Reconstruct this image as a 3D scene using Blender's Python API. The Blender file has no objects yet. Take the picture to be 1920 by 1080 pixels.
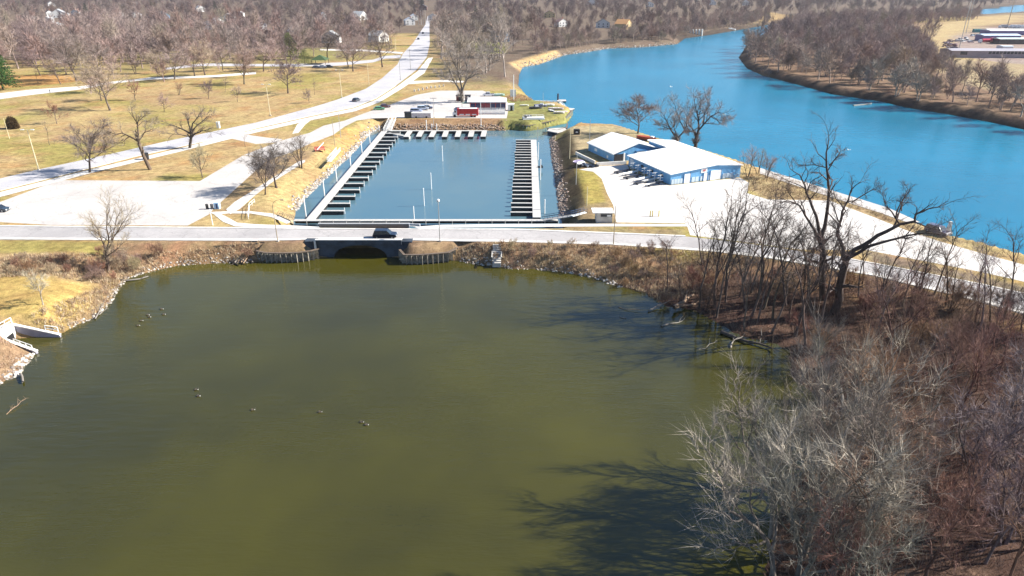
import bpy, bmesh, math, random
import numpy as np
from mathutils import Vector, Matrix
from mathutils.geometry import tessellate_polygon
R = math.radians
rnd = random.Random(7)
nrg = np.random.default_rng(7)
sc = bpy.context.scene

# ---------------------------------------------------------------- camera
F = 1280.0            # focal length in photo pixels (1920 wide)
PITCH = math.atan(583.0 / F)
CH = 53.2             # metres above the water
cam_d = bpy.data.cameras.new('camera'); cam = bpy.data.objects.new('camera', cam_d)
sc.collection.objects.link(cam); sc.camera = cam
cam_d.sensor_width = 36.0; cam_d.lens = F / 1920 * 36.0
cam_d.clip_start = 0.5; cam_d.clip_end = 20000
cam.location = (0, 0, CH); cam.rotation_euler = (R(90) - PITCH, 0, 0)
# ---------------------------------------------------------------- light
SUN_EL, SUN_AZ = 34.0, 5.0        # azimuth from +X towards +Y
w = bpy.data.worlds.new('World'); sc.world = w; w.use_nodes = True
wn = w.node_tree; wn.nodes.clear()
sky = wn.nodes.new('ShaderNodeTexSky'); sky.sky_type = 'NISHITA'; sky.sun_disc = False
sky.sun_elevation = R(SUN_EL); sky.sun_rotation = R(90 - SUN_AZ)
sky.air_density = 1.0; sky.dust_density = 0.0; sky.ozone_density = 5.0
bg = wn.nodes.new('ShaderNodeBackground'); bg.inputs[1].default_value = 0.066
wo = wn.nodes.new('ShaderNodeOutputWorld')
wn.links.new(sky.outputs[0], bg.inputs[0]); wn.links.new(bg.outputs[0], wo.inputs[0])
sd = bpy.data.lights.new('sun', 'SUN'); so = bpy.data.objects.new('sun', sd)
sc.collection.objects.link(so); sd.energy = 5.0; sd.angle = R(0.53); sd.color = (1.0, 0.95, 0.86)
sv = Vector((math.cos(R(SUN_EL)) * math.cos(R(SUN_AZ)), math.cos(R(SUN_EL)) * math.sin(R(SUN_AZ)), math.sin(R(SUN_EL))))
so.rotation_euler = sv.to_track_quat('Z', 'Y').to_euler()
sc.view_settings.view_transform = 'Standard'; sc.view_settings.look = 'None'
sc.view_settings.exposure = 1.3; sc.view_settings.gamma = 1.0
sc.view_settings.use_curve_mapping = False

# ---------------------------------------------------------------- helpers
ZL = 3.2
CT, ST = math.cos(PITCH), math.sin(PITCH)
def P(px, py, z=ZL):
    """point of the place at height z seen at photo pixel (px, py)"""
    u = (px - 960) / F; v = (py - 540) / F
    d = (u, CT - ST * v, -ST - CT * v)
    t = (z - CH) / d[2]
    return Vector((d[0] * t, d[1] * t, z))
def SC(py, z=ZL):
    return CT * (py + 43.0) / (CH - z)          # px per metre
def PY(px, py, Y):
    """point at depth plane Y=const"""
    u = (px - 960) / F; v = (py - 540) / F
    d = (u, CT - ST * v, -ST - CT * v)
    t = Y / d[1]
    return Vector((d[0] * t, Y, CH + d[2] * t))
def P2(pts, z=ZL): return [tuple(P(a, b, z)[:2]) for a, b in pts]

COL = sc.collection
def setp(o, label=None, cat=None, group=None, kind=None):
    if label: o['label'] = label
    if cat: o['category'] = cat
    if group: o['group'] = group
    if kind: o['kind'] = kind
    return o
def empty(name, loc, rz=0.0):
    o = bpy.data.objects.new(name, None); COL.objects.link(o)
    o.location = loc; o.rotation_euler = (0, 0, rz); o.empty_display_size = 0.5
    return o
def mesh_obj(name, verts, faces, mats, parent=None, mi=None, smooth=False):
    me = bpy.data.meshes.new(name)
    me.from_pydata([tuple(v) for v in verts], [], faces)
    if not isinstance(mats, (list, tuple)): mats = [mats]
    for m in mats: me.materials.append(m)
    if mi is not None: me.polygons.foreach_set('material_index', mi)
    if smooth: me.polygons.foreach_set('use_smooth', [True] * len(me.polygons))
    me.update()
    o = bpy.data.objects.new(name, me); COL.objects.link(o)
    if parent: o.parent = parent
    return o
class MB:
    def __init__(s): s.v = []; s.f = []; s.mi = []; s.m = 0
    def add(s, v, f):
        b = len(s.v); s.v += [tuple(p) for p in v]; s.f += [tuple(i + b for i in q) for q in f]; s.mi += [s.m] * len(f)
    def box(s, c, d, rz=0.0, top=None):
        hx, hy, hz = d[0] / 2, d[1] / 2, d[2] / 2
        tx, ty = (top if top else (1, 1))
        vs = []
        for z, kx, ky in ((-hz, 1, 1), (hz, tx, ty)):
            for x, y in ((-hx, -hy), (hx, -hy), (hx, hy), (-hx, hy)):
                x2, y2 = x * kx, y * ky
                vs.append((c[0] + x2 * math.cos(rz) - y2 * math.sin(rz), c[1] + x2 * math.sin(rz) + y2 * math.cos(rz), c[2] + z))
        s.add(vs, [(3, 2, 1, 0), (4, 5, 6, 7), (0, 1, 5, 4), (1, 2, 6, 5), (2, 3, 7, 6), (3, 0, 4, 7)]); return s
    def tube(s, a, b, r0, r1=None, n=6, cap=True):
        r1 = r0 if r1 is None else r1
        a = Vector(a); b = Vector(b); d = (b - a)
        if d.length < 1e-6: return s
        d.normalize(); u = d.orthogonal().normalized(); w_ = d.cross(u)
        vs = []
        for p, r in ((a, r0), (b, r1)):
            for k in range(n):
                t = 2 * math.pi * k / n
                vs.append(p + u * (r * math.cos(t)) + w_ * (r * math.sin(t)))
        fs = [(k, (k + 1) % n, n + (k + 1) % n, n + k) for k in range(n)]
        if cap: fs += [tuple(range(n - 1, -1, -1)), tuple(range(n, 2 * n))]
        s.add(vs, fs); return s
    def path(s, pts, r, n=5):
        for i in range(len(pts) - 1):
            ra = r[i] if isinstance(r, (list, tuple)) else r; rb = r[i + 1] if isinstance(r, (list, tuple)) else r
            s.tube(pts[i], pts[i + 1], ra, rb, n)
        return s
    def prism(s, poly, z0, z1):
        n = len(poly)
        a = sum(poly[i][0] * poly[(i + 1) % n][1] - poly[(i + 1) % n][0] * poly[i][1] for i in range(n))
        if a < 0: poly = poly[::-1]
        vs = [(p[0], p[1], z0) for p in poly] + [(p[0], p[1], z1) for p in poly]
        s.add(vs, [tuple(range(n - 1, -1, -1)), tuple(range(n, 2 * n))] + [(i, (i + 1) % n, n + (i + 1) % n, n + i) for i in range(n)]); return s
    def extr(s, prof, y0, y1, taper=None):
        """profile in XZ extruded along Y"""
        n = len(prof)
        vs = [(p[0], y0, p[1]) for p in prof] + [(p[0], y1, p[1]) for p in prof]
        s.add(vs, [tuple(range(n)), tuple(range(2 * n - 1, n - 1, -1))] + [(i + n, (i + 1) % n + n, (i + 1) % n, i) for i in range(n)]); return s
    def ball(s, c, r, n=8, m=5):
        rx, ry, rz_ = r if isinstance(r, (tuple, list)) else (r, r, r)
        vs = [(c[0], c[1], c[2] - rz_)]
        for j in range(1, m):
            ph = -math.pi / 2 + math.pi * j / m
            for k in range(n):
                t = 2 * math.pi * k / n
                vs.append((c[0] + rx * math.cos(ph) * math.cos(t), c[1] + ry * math.cos(ph) * math.sin(t), c[2] + rz_ * math.sin(ph)))
        vs.append((c[0], c[1], c[2] + rz_))
        fs = [(0, 1 + (k + 1) % n, 1 + k) for k in range(n)]
        for j in range(m - 2):
            b = 1 + j * n
            fs += [(b + k, b + (k + 1) % n, b + n + (k + 1) % n, b + n + k) for k in range(n)]
        b = 1 + (m - 2) * n; t_ = len(vs) - 1
        fs += [(b + k, b + (k + 1) % n, t_) for k in range(n)]
        s.add(vs, fs); return s
    def build(s, name, mats, parent=None, smooth=False):
        return mesh_obj(name, s.v, s.f, mats, parent, s.mi if isinstance(mats, (list, tuple)) else None, smooth)

# ---------------------------------------------------------------- materials
def newmat(name):
    m = bpy.data.materials.new(name); m.use_nodes = True
    nt = m.node_tree; b = nt.nodes['Principled BSDF']; return m, nt, b
def nd(nt, t, **kw):
    n = nt.nodes.new(t)
    for k, v in kw.items():
        setattr(n, k, v)
    return n
def noise(nt, scale, detail=4, vec=None, rough=0.6):
    n = nd(nt, 'ShaderNodeTexNoise'); n.inputs['Scale'].default_value = scale; n.inputs['Detail'].default_value = detail
    n.inputs['Roughness'].default_value = rough
    if vec is not None: nt.links.new(vec, n.inputs['Vector'])
    return n
def wpos(nt, sx=1, sy=1, sz=1):
    g = nd(nt, 'ShaderNodeNewGeometry'); m = nd(nt, 'ShaderNodeMapping')
    m.inputs['Scale'].default_value = (sx, sy, sz); nt.links.new(g.outputs['Position'], m.inputs['Vector']); return m.outputs[0]
def ramp(nt, fac, stops):
    r = nd(nt, 'ShaderNodeValToRGB'); nt.links.new(fac, r.inputs[0])
    while len(r.color_ramp.elements) < len(stops): r.color_ramp.elements.new(0.5)
    for e, (p, c) in zip(r.color_ramp.elements, stops):
        e.position = p; e.color = (c[0], c[1], c[2], 1) if isinstance(c, (tuple, list)) else (c, c, c, 1)
    return r.outputs[0]
def mixc(nt, a, b, fac, mode='MIX'):
    m = nd(nt, 'ShaderNodeMix', data_type='RGBA', blend_type=mode)
    for v, i in ((a, 6), (b, 7)):
        if hasattr(v, 'links'): nt.links.new(v, m.inputs[i])
        else: m.inputs[i].default_value = (*v, 1)
    if hasattr(fac, 'links'): nt.links.new(fac, m.inputs[0])
    else: m.inputs[0].default_value = fac
    return m.outputs[2]
def bump(nt, b, h, strength, dist=0.1):
    n = nd(nt, 'ShaderNodeBump'); n.inputs['Strength'].default_value = strength; n.inputs['Distance'].default_value = dist
    nt.links.new(h, n.inputs['Height']); nt.links.new(n.outputs[0], b.inputs['Normal']); return n
MATS = {}
def paint(name, col, rough=0.6, metal=0.0, var=0.25, scale=1.2, dirt=None, coat=0.0):
    """coloured surface with uneven weathering"""
    if name in MATS: return MATS[name]
    m, nt, b = newmat(name)
    n = noise(nt, scale, 5, wpos(nt))
    lo = tuple(c * (1 - var) for c in col) if dirt is None else dirt
    c = ramp(nt, n.outputs[0], [(0.3, lo), (0.62, col)])
    nt.links.new(c, b.inputs['Base Color'])
    b.inputs['Roughness'].default_value = rough; b.inputs['Metallic'].default_value = metal
    b.inputs['Coat Weight'].default_value = coat
    MATS[name] = m; return m
def glass(name='window glass', col=(0.02, 0.03, 0.045)):
    if name in MATS: return MATS[name]
    m, nt, b = newmat(name); b.inputs['Base Color'].default_value = (*col, 1)
    b.inputs['Roughness'].default_value = 0.08; b.inputs['Specular IOR Level'].default_value = 0.6
    MATS[name] = m; return m
def ribbed(name, col, pitch=0.4, rough=0.5, axis='X', lo=0.78, rib=0.6):
    if name in MATS: return MATS[name]
    m, nt, b = newmat(name)
    tc = nd(nt, 'ShaderNodeTexCoord')
    wv = nd(nt, 'ShaderNodeTexWave', bands_direction=axis); wv.inputs['Scale'].default_value = 0.314 / pitch
    nt.links.new(tc.outputs['Object'], wv.inputs[0])
    n = noise(nt, 0.35, 5, wpos(nt))
    c = ramp(nt, n.outputs[0], [(0.3, tuple(x * lo for x in col)), (0.65, col)])
    c2 = mixc(nt, c, tuple(x * 0.6 for x in col), ramp(nt, wv.outputs[0], [(0.86, 0.0), (0.98, rib)]))
    nt.links.new(c2, b.inputs['Base Color']); b.inputs['Roughness'].default_value = rough
    bump(nt, b, wv.outputs[0], 0.5, 0.05)
    MATS[name] = m; return m

def pavement(name, base, dark, joint=0.0, crack=True):
    m, nt, b = newmat(name)
    p = wpos(nt)
    n1 = noise(nt, 0.09, 6, p, 0.65); n2 = noise(nt, 1.6, 5, p, 0.7); n3 = noise(nt, 9, 3, p)
    c = ramp(nt, n1.outputs[0], [(0.3, dark), (0.6, base)])
    c = mixc(nt, c, tuple(x * 0.72 for x in base), ramp(nt, n2.outputs[0], [(0.42, 0.55), (0.62, 0.0)]))
    c = mixc(nt, c, tuple(min(1, x * 1.15) for x in base), ramp(nt, n3.outputs[0], [(0.5, 0.0), (0.8, 0.4)]))
    if crack:
        v = nd(nt, 'ShaderNodeTexVoronoi', feature='DISTANCE_TO_EDGE'); v.inputs['Scale'].default_value = 0.13
        dn = noise(nt, 0.5, 3, p); mv = nd(nt, 'ShaderNodeVectorMath', operation='MULTIPLY_ADD')
        nt.links.new(dn.outputs[1], mv.inputs[0]); mv.inputs[1].default_value = (3, 3, 3); nt.links.new(p, mv.inputs[2])
        nt.links.new(mv.outputs[0], v.inputs['Vector'])
        c = mixc(nt, c, tuple(x * 0.45 for x in base), ramp(nt, v.outputs[0], [(0.0, 0.75), (0.012, 0.0)]))
    if joint:
        br = nd(nt, 'ShaderNodeTexBrick'); br.offset = 0.0; br.inputs['Scale'].default_value = 1.0
        br.inputs['Brick Width'].default_value = joint; br.inputs['Row Height'].default_value = joint
        br.inputs['Mortar Size'].default_value = 0.02
        nt.links.new(p, br.inputs['Vector'])
        c = mixc(nt, c, tuple(x * 0.6 for x in base), br.outputs['Fac'])
    nt.links.new(c, b.inputs['Base Color']); b.inputs['Roughness'].default_value = 0.9
    bump(nt, b, n3.outputs[0], 0.2, 0.02)
    return m
M_ROAD = pavement('worn asphalt', (0.42, 0.395, 0.385), (0.29, 0.272, 0.27))
M_ROADP = pavement('pale asphalt', (0.50, 0.48, 0.49), (0.36, 0.35, 0.37))
M_LOT = pavement('bleached concrete', (0.55, 0.51, 0.475), (0.40, 0.365, 0.34))
M_GRAV = pavement('pale limestone gravel', (0.64, 0.60, 0.56), (0.46, 0.415, 0.37), crack=False)
M_WALK = pavement('concrete walk', (0.72, 0.68, 0.62), (0.55, 0.51, 0.46), joint=1.8, crack=False)
M_CURB = paint('curb concrete', (0.66, 0.62, 0.57), 0.9, var=0.3, scale=0.6)

def object_tint(name, rough=0.9, bark=False):
    """colour comes from the object itself, varied per object"""
    m, nt, b = newmat(name)
    oi = nd(nt, 'ShaderNodeObjectInfo')
    k = ramp(nt, oi.outputs['Random'], [(0.0, (0.55, 0.52, 0.55)), (0.25, (1.0, 0.9, 0.86)), (0.45, (0.78, 0.8, 0.76)), (0.62, (1.15, 1.1, 1.05)), (0.78, (0.95, 0.78, 0.72)), (0.9, (0.85, 0.9, 0.72)), (1.0, (1.3, 1.2, 1.15))])
    c = mixc(nt, oi.outputs['Color'], k, 1.0, 'MULTIPLY')
    if bark:
        n = noise(nt, 3.0, 4, wpos(nt, 1, 1, 0.25))
        c = mixc(nt, c, ramp(nt, n.outputs[0], [(0.35, 0.45), (0.7, 1.2)]), 1.0, 'MULTIPLY')
    else:
        n = noise(nt, 0.5, 2, wpos(nt))
        c = mixc(nt, c, ramp(nt, n.outputs[0], [(0.3, 0.7), (0.7, 1.25)]), 1.0, 'MULTIPLY')
    nt.links.new(c, b.inputs['Base Color']); b.inputs['Roughness'].default_value = rough
    b.inputs['Specular IOR Level'].default_value = 0.2
    return m
M_TWIG = object_tint('bare twigs')
M_BARK = object_tint('bark', bark=True)
def attr_mat(name, rough=0.95, var=0.0):
    m, nt, b = newmat(name)
    a = nd(nt, 'ShaderNodeAttribute', attribute_name='tint')
    nt.links.new(a.outputs[0], b.inputs['Base Color']); b.inputs['Roughness'].default_value = rough
    b.inputs['Specular IOR Level'].default_value = 0.2
    return m
M_ATTR = attr_mat('dry stems')
M_ROCK = attr_mat('stone', 0.9)
# water: a murky body under a rippled surface
def water_mat(name, near, far, rough, bscale, bstr, stretch=(0.55, 1.0), ior=1.5):
    m, nt, b = newmat(name)
    p = wpos(nt)
    n = noise(nt, 0.02, 4, p, 0.6)
    c = ramp(nt, n.outputs[0], [(0.36, near), (0.64, far)])
    nt.links.new(c, b.inputs['Base Color'])
    b.inputs['Roughness'].default_value = rough; b.inputs['IOR'].default_value = ior
    p2 = wpos(nt, stretch[0], stretch[1], 1)
    r1 = noise(nt, bscale, 3, p2, 0.55); r2 = noise(nt, bscale * 3.7, 2, p2, 0.5)
    patch = noise(nt, 0.035, 3, wpos(nt, 0.6, 1, 1), 0.6)
    k = nd(nt, 'ShaderNodeMath', operation='MULTIPLY_ADD'); k.inputs[1].default_value = 0.35
    nt.links.new(r2.outputs[0], k.inputs[0]); nt.links.new(r1.outputs[0], k.inputs[2])
    bp = bump(nt, b, k.outputs[0], bstr, 0.12)
    s = ramp(nt, patch.outputs[0], [(0.35, 0.25), (0.65, 1.0)])
    k2 = nd(nt, 'ShaderNodeMath', operation='MULTIPLY'); nt.links.new(s, k2.inputs[0]); k2.inputs[1].default_value = bstr
    nt.links.new(k2.outputs[0], bp.inputs['Strength'])
    return m
M_POND = water_mat('pond water', (0.034, 0.032, 0.006), (0.060, 0.055, 0.006), 0.05, 0.9, 0.8, (0.33, 1.1), 1.58)
M_MARINA = water_mat('marina water', (0.07, 0.15, 0.2), (0.10, 0.17, 0.195), 0.08, 0.8, 0.35)
M_RIVER = water_mat('river water', (0.0005, 0.132, 0.225), (0.001, 0.165, 0.28), 0.26, 0.5, 0.5)

# ---------------------------------------------------------------- shores (photo pixel, height used for the ray, bank slope)
def shore(lst): 
    pts = []; sl = []
    for e in lst:
        if len(e) == 4: pts.append(tuple(P(e[0], e[1], e[2])[:2])); sl.append(e[3])
        else: pts.append((e[0], e[1])); sl.append(e[2])
    return np.array(pts), np.array(sl)
YF = P(670, 482, 0).y            # bridge face
XA0, XA1 = P(622, 482, 0).x, P(730, 482, 0).x
YM = P(700, 421, 3.2).y          # marina's near shore
POND = shore([(-150.0, -60.0, 0.3), (-125.0, -20.0, 0.3), (-112.0, 30.0, 0.3), (-98.0, 62.0, 0.3), (-40, 738, 0, 0.3), (0, 720, 0, 0.35), (35, 702, 0, 0.35), (52, 678, 0, 0.5), (64, 664, 0, 0.9),
    (10, 640, 0, 2.0), (28, 634, 0, 2.0), (112, 628, 0, 0.5), (140, 612, 0, 0.45), (180, 594, 0, 0.4), (205, 572, 0, 0.35), (222, 542, 0, 0.25), (240, 522, 0, 0.22), (275, 511, 0, 0.22),
    (330, 498, 0, 0.3), (400, 494, 0, 0.35), (485, 491, 0, 0.5), (500, 489, 0, 3.0), (530, 490, 0, 3.0), (560, 489, 0, 3.0), (585, 485, 0, 3.0), (597, 481.5, 0, 3.0),
    (XA0, YF + 0.3, 3.0), (XA0, YM - 6.0, 2.0), (XA1, YM - 6.0, 2.0), (XA1, YF + 0.3, 3.0),  # channel closed short of the marina to keep the arch dark
    (752, 481.5, 0, 3.0), (760, 492, 0, 3.0), (790, 492, 0, 3.0), (815, 490, 0, 3.0), (838, 488, 0, 2.0), (860, 489, 0, 0.5), (885, 494, 0, 0.35),
    (960, 504, 0, 0.3), (1000, 504, 0, 0.35), (1060, 511, 0, 0.4), (1110, 521, 0, 0.35), (1160, 538, 0, 0.2), (1210, 551, 0, 0.13), (1245, 575, 0, 0.13),
    (1300, 583, 0, 0.12), (1340, 606, 0, 0.12), (1390, 634, 0, 0.1), (1440, 642, 0, 0.1), (1475, 657, 0, 0.1), (1480, 700, 0, 0.1), (1550, 775, 0, 0.1), (1545, 850, 0, 0.1), (1470, 915, 0, 0.1),
    (1440, 1000, 0, 0.1), (1430, 1090, 0, 0.1), (30.0, 30.0, 0.1), (60.0, -60.0, 0.1)])
MARINA = shore([(540, 420.5, 3.2, 1.3), (555, 394, 0, 0.5), (570, 374, 0, 0.42), (600, 344, 0, 0.42), (627, 318, 0, 0.42), (655, 293, 0, 0.42), (695, 249, 0, 0.45), (713, 239, 0, 0.5),
    (722, 243, 0, 0.7), (760, 244.5, 0, 0.55), (850, 245, 0, 0.55), (946, 245, 0, 0.8), (955, 243, 0, 3.0), (990, 246, 0, 3.0), (1020, 241, 0, 3.0), (1062, 231, 0, 3.0), (1078, 234, 0, 0.8), (1060, 247, 0, 0.7), (1031, 258, 0, 0.5),
    (1036, 300, 0, 0.5), (1042, 335, 0, 0.5), (1048, 383, 0, 0.5), (1051, 405, 0, 0.7), (1060, 418, 3.0, 1.0), (1040, 420, 3.2, 1.3), (900, 420.5, 3.2, 1.3), (700, 420.5, 3.2, 1.3)])
RIVER = shore([(1018, 240, 0, 3.0), (1062, 231, 0, 3.0), (1073, 215, 0, 2.0), (1055, 204, 0, 1.0), (1015, 200, 0, 0.8), (1000, 190, 0, 0.5), (985, 176, 0, 0.4), (972, 160, 0, 0.4), (974, 140, 0, 0.4), (980, 126, 0, 0.4),
    (1010, 121, 0, 0.5), (1060, 103, 0, 0.5), (1100, 98, 0, 0.4), (1140, 91, 0, 0.4), (1200, 89, 0, 0.4), (1270, 83, 0, 0.4), (1285, 72, 0, 0.3), (1330, 66, 0, 0.3), (1400, 54, 0, 0.3), (1440, 47, 0, 0.3),
    (1480, 41, 0, 0.3), (1560, 32, 0, 0.3), (1700, 25, 0, 0.3), (1850, 17, 0, 0.3), (1920, 9, 0, 0.3), (2300, -8, 0, 0.3), (2300, 0, 0, 0.3), (1920, 23, 0, 0.3), (1830, 29, 0, 0.3), (1700, 34, 0, 0.3), (1560, 42, 0, 0.3),
    (1480, 52, 0, 0.3), (1430, 64, 0, 0.3), (1400, 84, 0, 0.3), (1384, 108, 0, 0.35), (1400, 128, 0, 0.6), (1430, 142, 0, 0.6), (1500, 160, 0, 0.6), (1560, 177, 0, 0.7), (1650, 190, 0, 0.7), (1700, 202, 0, 0.7), (1780, 215, 0, 0.7),
    (1850, 228, 0, 0.7), (1920, 243, 0, 0.7), (2100, 280, 0, 0.7), (2700, 420, 0, 0.7), (2700, 900, 0, 0.7), (2250, 620, 0.5, 0.8), (2050, 520, 1.5, 0.8), (1920, 474, 2.5, 1.2), (1840, 450, 2.8, 1.4), (1770, 434, 2.8, 1.4), (1665, 388, 2.8, 1.6), (1555, 354, 2.8, 1.6), (1440, 317, 2.8, 1.6),
    (1380, 296, 2.5, 1.0), (1330, 281, 2.5, 1.0), (1240, 258, 2.5, 1.0), (1185, 241, 2.0, 0.7), (1160, 235, 1.5, 0.5), (1100, 233, 1.5, 0.5), (1074, 237, 0.5, 0.6), (1040, 252, 0, 0.6)])
BODIES = [POND, MARINA, RIVER]
def inside(pts, X, Y):
    r = np.zeros(X.shape, bool); n = len(pts)
    for i in range(n):
        x0, y0 = pts[i]; x1, y1 = pts[(i + 1) % n]
        c = ((y0 > Y) != (y1 > Y))
        if y1 != y0: r ^= c & (X < (x1 - x0) * (Y - y0) / (y1 - y0) + x0)
    return r
def sdf(body, X, Y):
    pts, sl = body; n = len(pts)
    best = np.full(X.shape, 1e9); bs = np.zeros(X.shape)
    for i in range(n):
        a = pts[i]; b = pts[(i + 1) % n]; d = b - a; L = max(1e-9, d @ d)
        t = np.clip(((X - a[0]) * d[0] + (Y - a[1]) * d[1]) / L, 0, 1)
        q = (X - a[0] - t * d[0]) ** 2 + (Y - a[1] - t * d[1]) ** 2
        k = q < best
        best = np.where(k, q, best); bs = np.where(k, sl[i] * (1 - t) + sl[(i + 1) % n] * t, bs)
    best = np.sqrt(best)
    return np.where(inside(pts, X, Y), -best, best), bs
def pdist(pts, X, Y):
    """distance to a polygon's area (0 inside)"""
    s, _ = sdf((np.array(pts), np.ones(len(pts))), X, Y)
    return np.maximum(s, 0)
# paved outlines, photo pixels at land height
PV = {}
PV['bridge_road'] = [(-400, 417), (-200, 419), (0, 424), (480, 428), (700, 429.5), (960, 430), (1150, 437), (1280, 443), (1340, 449), (1450, 463), (1640, 494), (1840, 533), (2100, 590), (2100, 640), (1830, 565), (1640, 518),
    (1440, 484), (1340, 472), (1150, 459), (960, 453.5), (850, 452), (700, 449), (600, 449), (480, 451.5), (0, 449), (-200, 446), (-400, 443)]
PV['park_road'] = [(-150, 375), (0, 335), (67, 319), (207, 289), (312, 265), (422, 242), (480, 230), (590, 200), (632, 187), (685, 167), (716, 147), (745, 121), (756, 100), (775, 80), (784, 66), (797, 47), (802, 30),
    (808, 30), (805, 50), (806, 82), (800, 108), (780, 132), (742, 161), (705, 185), (662, 202), (587, 217), (480, 241), (422, 257), (337, 276), (250, 295), (175, 314), (105, 332), (0, 358), (-150, 400)]
PV['sidewalk'] = [(-150, 404), (0, 361), (175, 317), (337, 278.5), (480, 243), (587, 219), (664, 203.5), (706, 187), (745, 162), (783, 134), (803, 109), (812, 108), (796, 137), (756, 165), (712, 192), (666, 209), (587, 225), (480, 249), (337, 285), (175, 324), (0, 370), (-150, 412)]
PV['parking_lot'] = [(-300, 424), (-60, 397), (0, 379), (110, 338), (375, 339.5), (455, 292), (480, 294), (500, 301), (452, 345), (402, 390), (392, 402), (352, 423), (95, 422), (0, 416.5), (-60, 420)]
PV['marina_drive'] = [(457, 291), (530, 263), (581, 249), (606, 236), (647, 226), (687, 211), (730, 197), (780, 178), (825, 170), (905, 170), (945, 183), (955, 196), (950, 222), (740, 221), (700, 222), (669, 226), (647, 237), (625, 253), (585, 268), (540, 288), (502, 300), (481, 293)]
PV['driveway'] = [(412, 253), (440, 249.5), (500, 258), (530, 261), (520, 267), (480, 270), (430, 259)]
PV['path'] = [(574, 221.5), (590, 220), (572, 234), (560, 249), (548, 251), (557, 234)]
PV['path.001'] = [(756, 158), (762, 152.5), (832, 150), (870, 152), (868, 155), (830, 153.5), (765, 158)]
PV['path.002'] = [(-60, 179), (0, 175), (60, 168), (150, 162), (210, 153), (280, 145.5), (400, 141), (480, 135), (480, 139), (400, 145), (280, 149.5), (210, 157), (150, 168), (60, 178), (0, 186), (-60, 192)]
PV['path.003'] = [(310, 127), (380, 119), (480, 120), (560, 120), (640, 117), (700, 112), (720, 105), (752, 103), (750, 109), (722, 110), (700, 117), (640, 123), (560, 125), (480, 124.5), (380, 124), (310, 131)]
PV['path.004'] = [(600, 92), (680, 93), (756, 98), (754, 101), (680, 96), (600, 94.5)]
PV['path.005'] = [(424, 393), (440, 379), (467, 362), (500, 341), (560, 303), (572, 300), (572, 304), (512, 341), (478, 367), (450, 392), (432, 402)]
PV['path.006'] = [(392, 398), (430, 396.5), (470, 396.5), (512, 401), (545, 416), (538, 420), (508, 407), (470, 400.5), (430, 400.5), (402, 402.5)]
PV['sidewalk.001'] = [(402, 403), (415, 402), (425, 407), (445, 418), (480, 421), (545, 423), (600, 425.6), (600, 428.2), (480, 427), (440, 424.5), (418, 416)]
PV['sidewalk.002'] = [(776, 426), (830, 422), (960, 420.5), (1150, 420), (1290, 421), (1295, 425), (1150, 425), (960, 426), (830, 427.5), (790, 429)]
PV['boatyard_lot'] = [(1086, 318), (1120, 312), (1176, 309), (1182, 322), (1255, 348), (1387, 333), (1405, 343), (1400, 362), (1440, 374), (1555, 376), (1640, 408), (1700, 432), (1760, 452), (1840, 475), (1990, 515), (2150, 560), (2150, 586), (1990, 544), (1840, 510), (1625, 469),
    (1500, 468), (1450, 461), (1340, 447), (1294, 441), (1290, 428), (1285, 419), (1156, 417), (1152, 400), (1150, 385), (1138, 362), (1128, 335), (1112, 322)]
PV['river_walk'] = [(1425, 315), (1555, 356), (1665, 390), (1725, 417), (1700, 417), (1648, 399), (1545, 366), (1425, 326)]
PVW = {k: P2(v) for k, v in PV.items()}

def land(X, Y):
    """ground height over arrays"""
    best = np.full(X.shape, 1e9); sl = np.zeros(X.shape)
    for bdy in BODIES:
        s, k = sdf(bdy, X, Y)
        c = s < best; best = np.where(c, s, best); sl = np.where(c, k, sl)
    h = np.where(best < 0, np.maximum(-3.0, 0.7 * best), np.minimum(ZL, sl * best))
    low = (best > 0) & (h < ZL)
    pd = np.full(X.shape, 1e9)
    for k in ('bridge_road', 'boatyard_lot', 'marina_drive', 'sidewalk.001', 'sidewalk.002', 'river_walk', 'path.006'):
        pd = np.minimum(pd, pdist(PVW[k], X, Y))
    fill = np.minimum(ZL, ZL - 0.35 * (pd - 1.6))
    fill = np.minimum(fill, np.maximum(best, 0) * np.maximum(sl, 0.9))
    h = np.where(low, np.maximum(h, fill), h)
    # soft mounds on the banks, none under paving
    und = (np.sin(X * 0.31 + 1.3) * np.cos(Y * 0.27) + 0.6 * np.sin(X * 0.83 + Y * 0.61)) * 0.10
    h = np.where((best > 2) & (pd > 4) & (h < ZL - 0.3), h + und, h)
    return h, best
def LH(x, y):
    h, b = land(np.array([float(x)]), np.array([float(y)])); return float(h[0])

# ---------------------------------------------------------------- terrain
def axis(lim, steps):
    """steps: list of (until, step)"""
    a = [steps[0][0]]
    for u, st in steps[1:]:
        while a[-1] + st < u - 1e-6: a.append(a[-1] + st)
        a.append(u)
    return np.array(a)
def grow_to(a0, a1, s0, g):
    r = [a0]; s = s0
    while abs(r[-1] - a0) < abs(a1 - a0): s *= g; r.append(r[-1] + (s if a1 > a0 else -s))
    return r[1:]
xs = np.concatenate([np.array(grow_to(-240, -9000, 3, 1.22))[::-1], axis(0, [(-240, 0), (-110, 3.0), (120, 1.25), (330, 3.0)]), grow_to(330, 9000, 3.2, 1.13)])
ys = np.concatenate([np.array(grow_to(20, -600, 2, 1.35))[::-1], axis(0, [(20, 0), (345, 1.2), (720, 3.0)]), grow_to(720, 11000, 3.2, 1.045)])
XX, YY = np.meshgrid(xs, ys)
HH, BB = land(XX.ravel(), YY.ravel())
Xf, Yf = XX.ravel(), YY.ravel()
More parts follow.
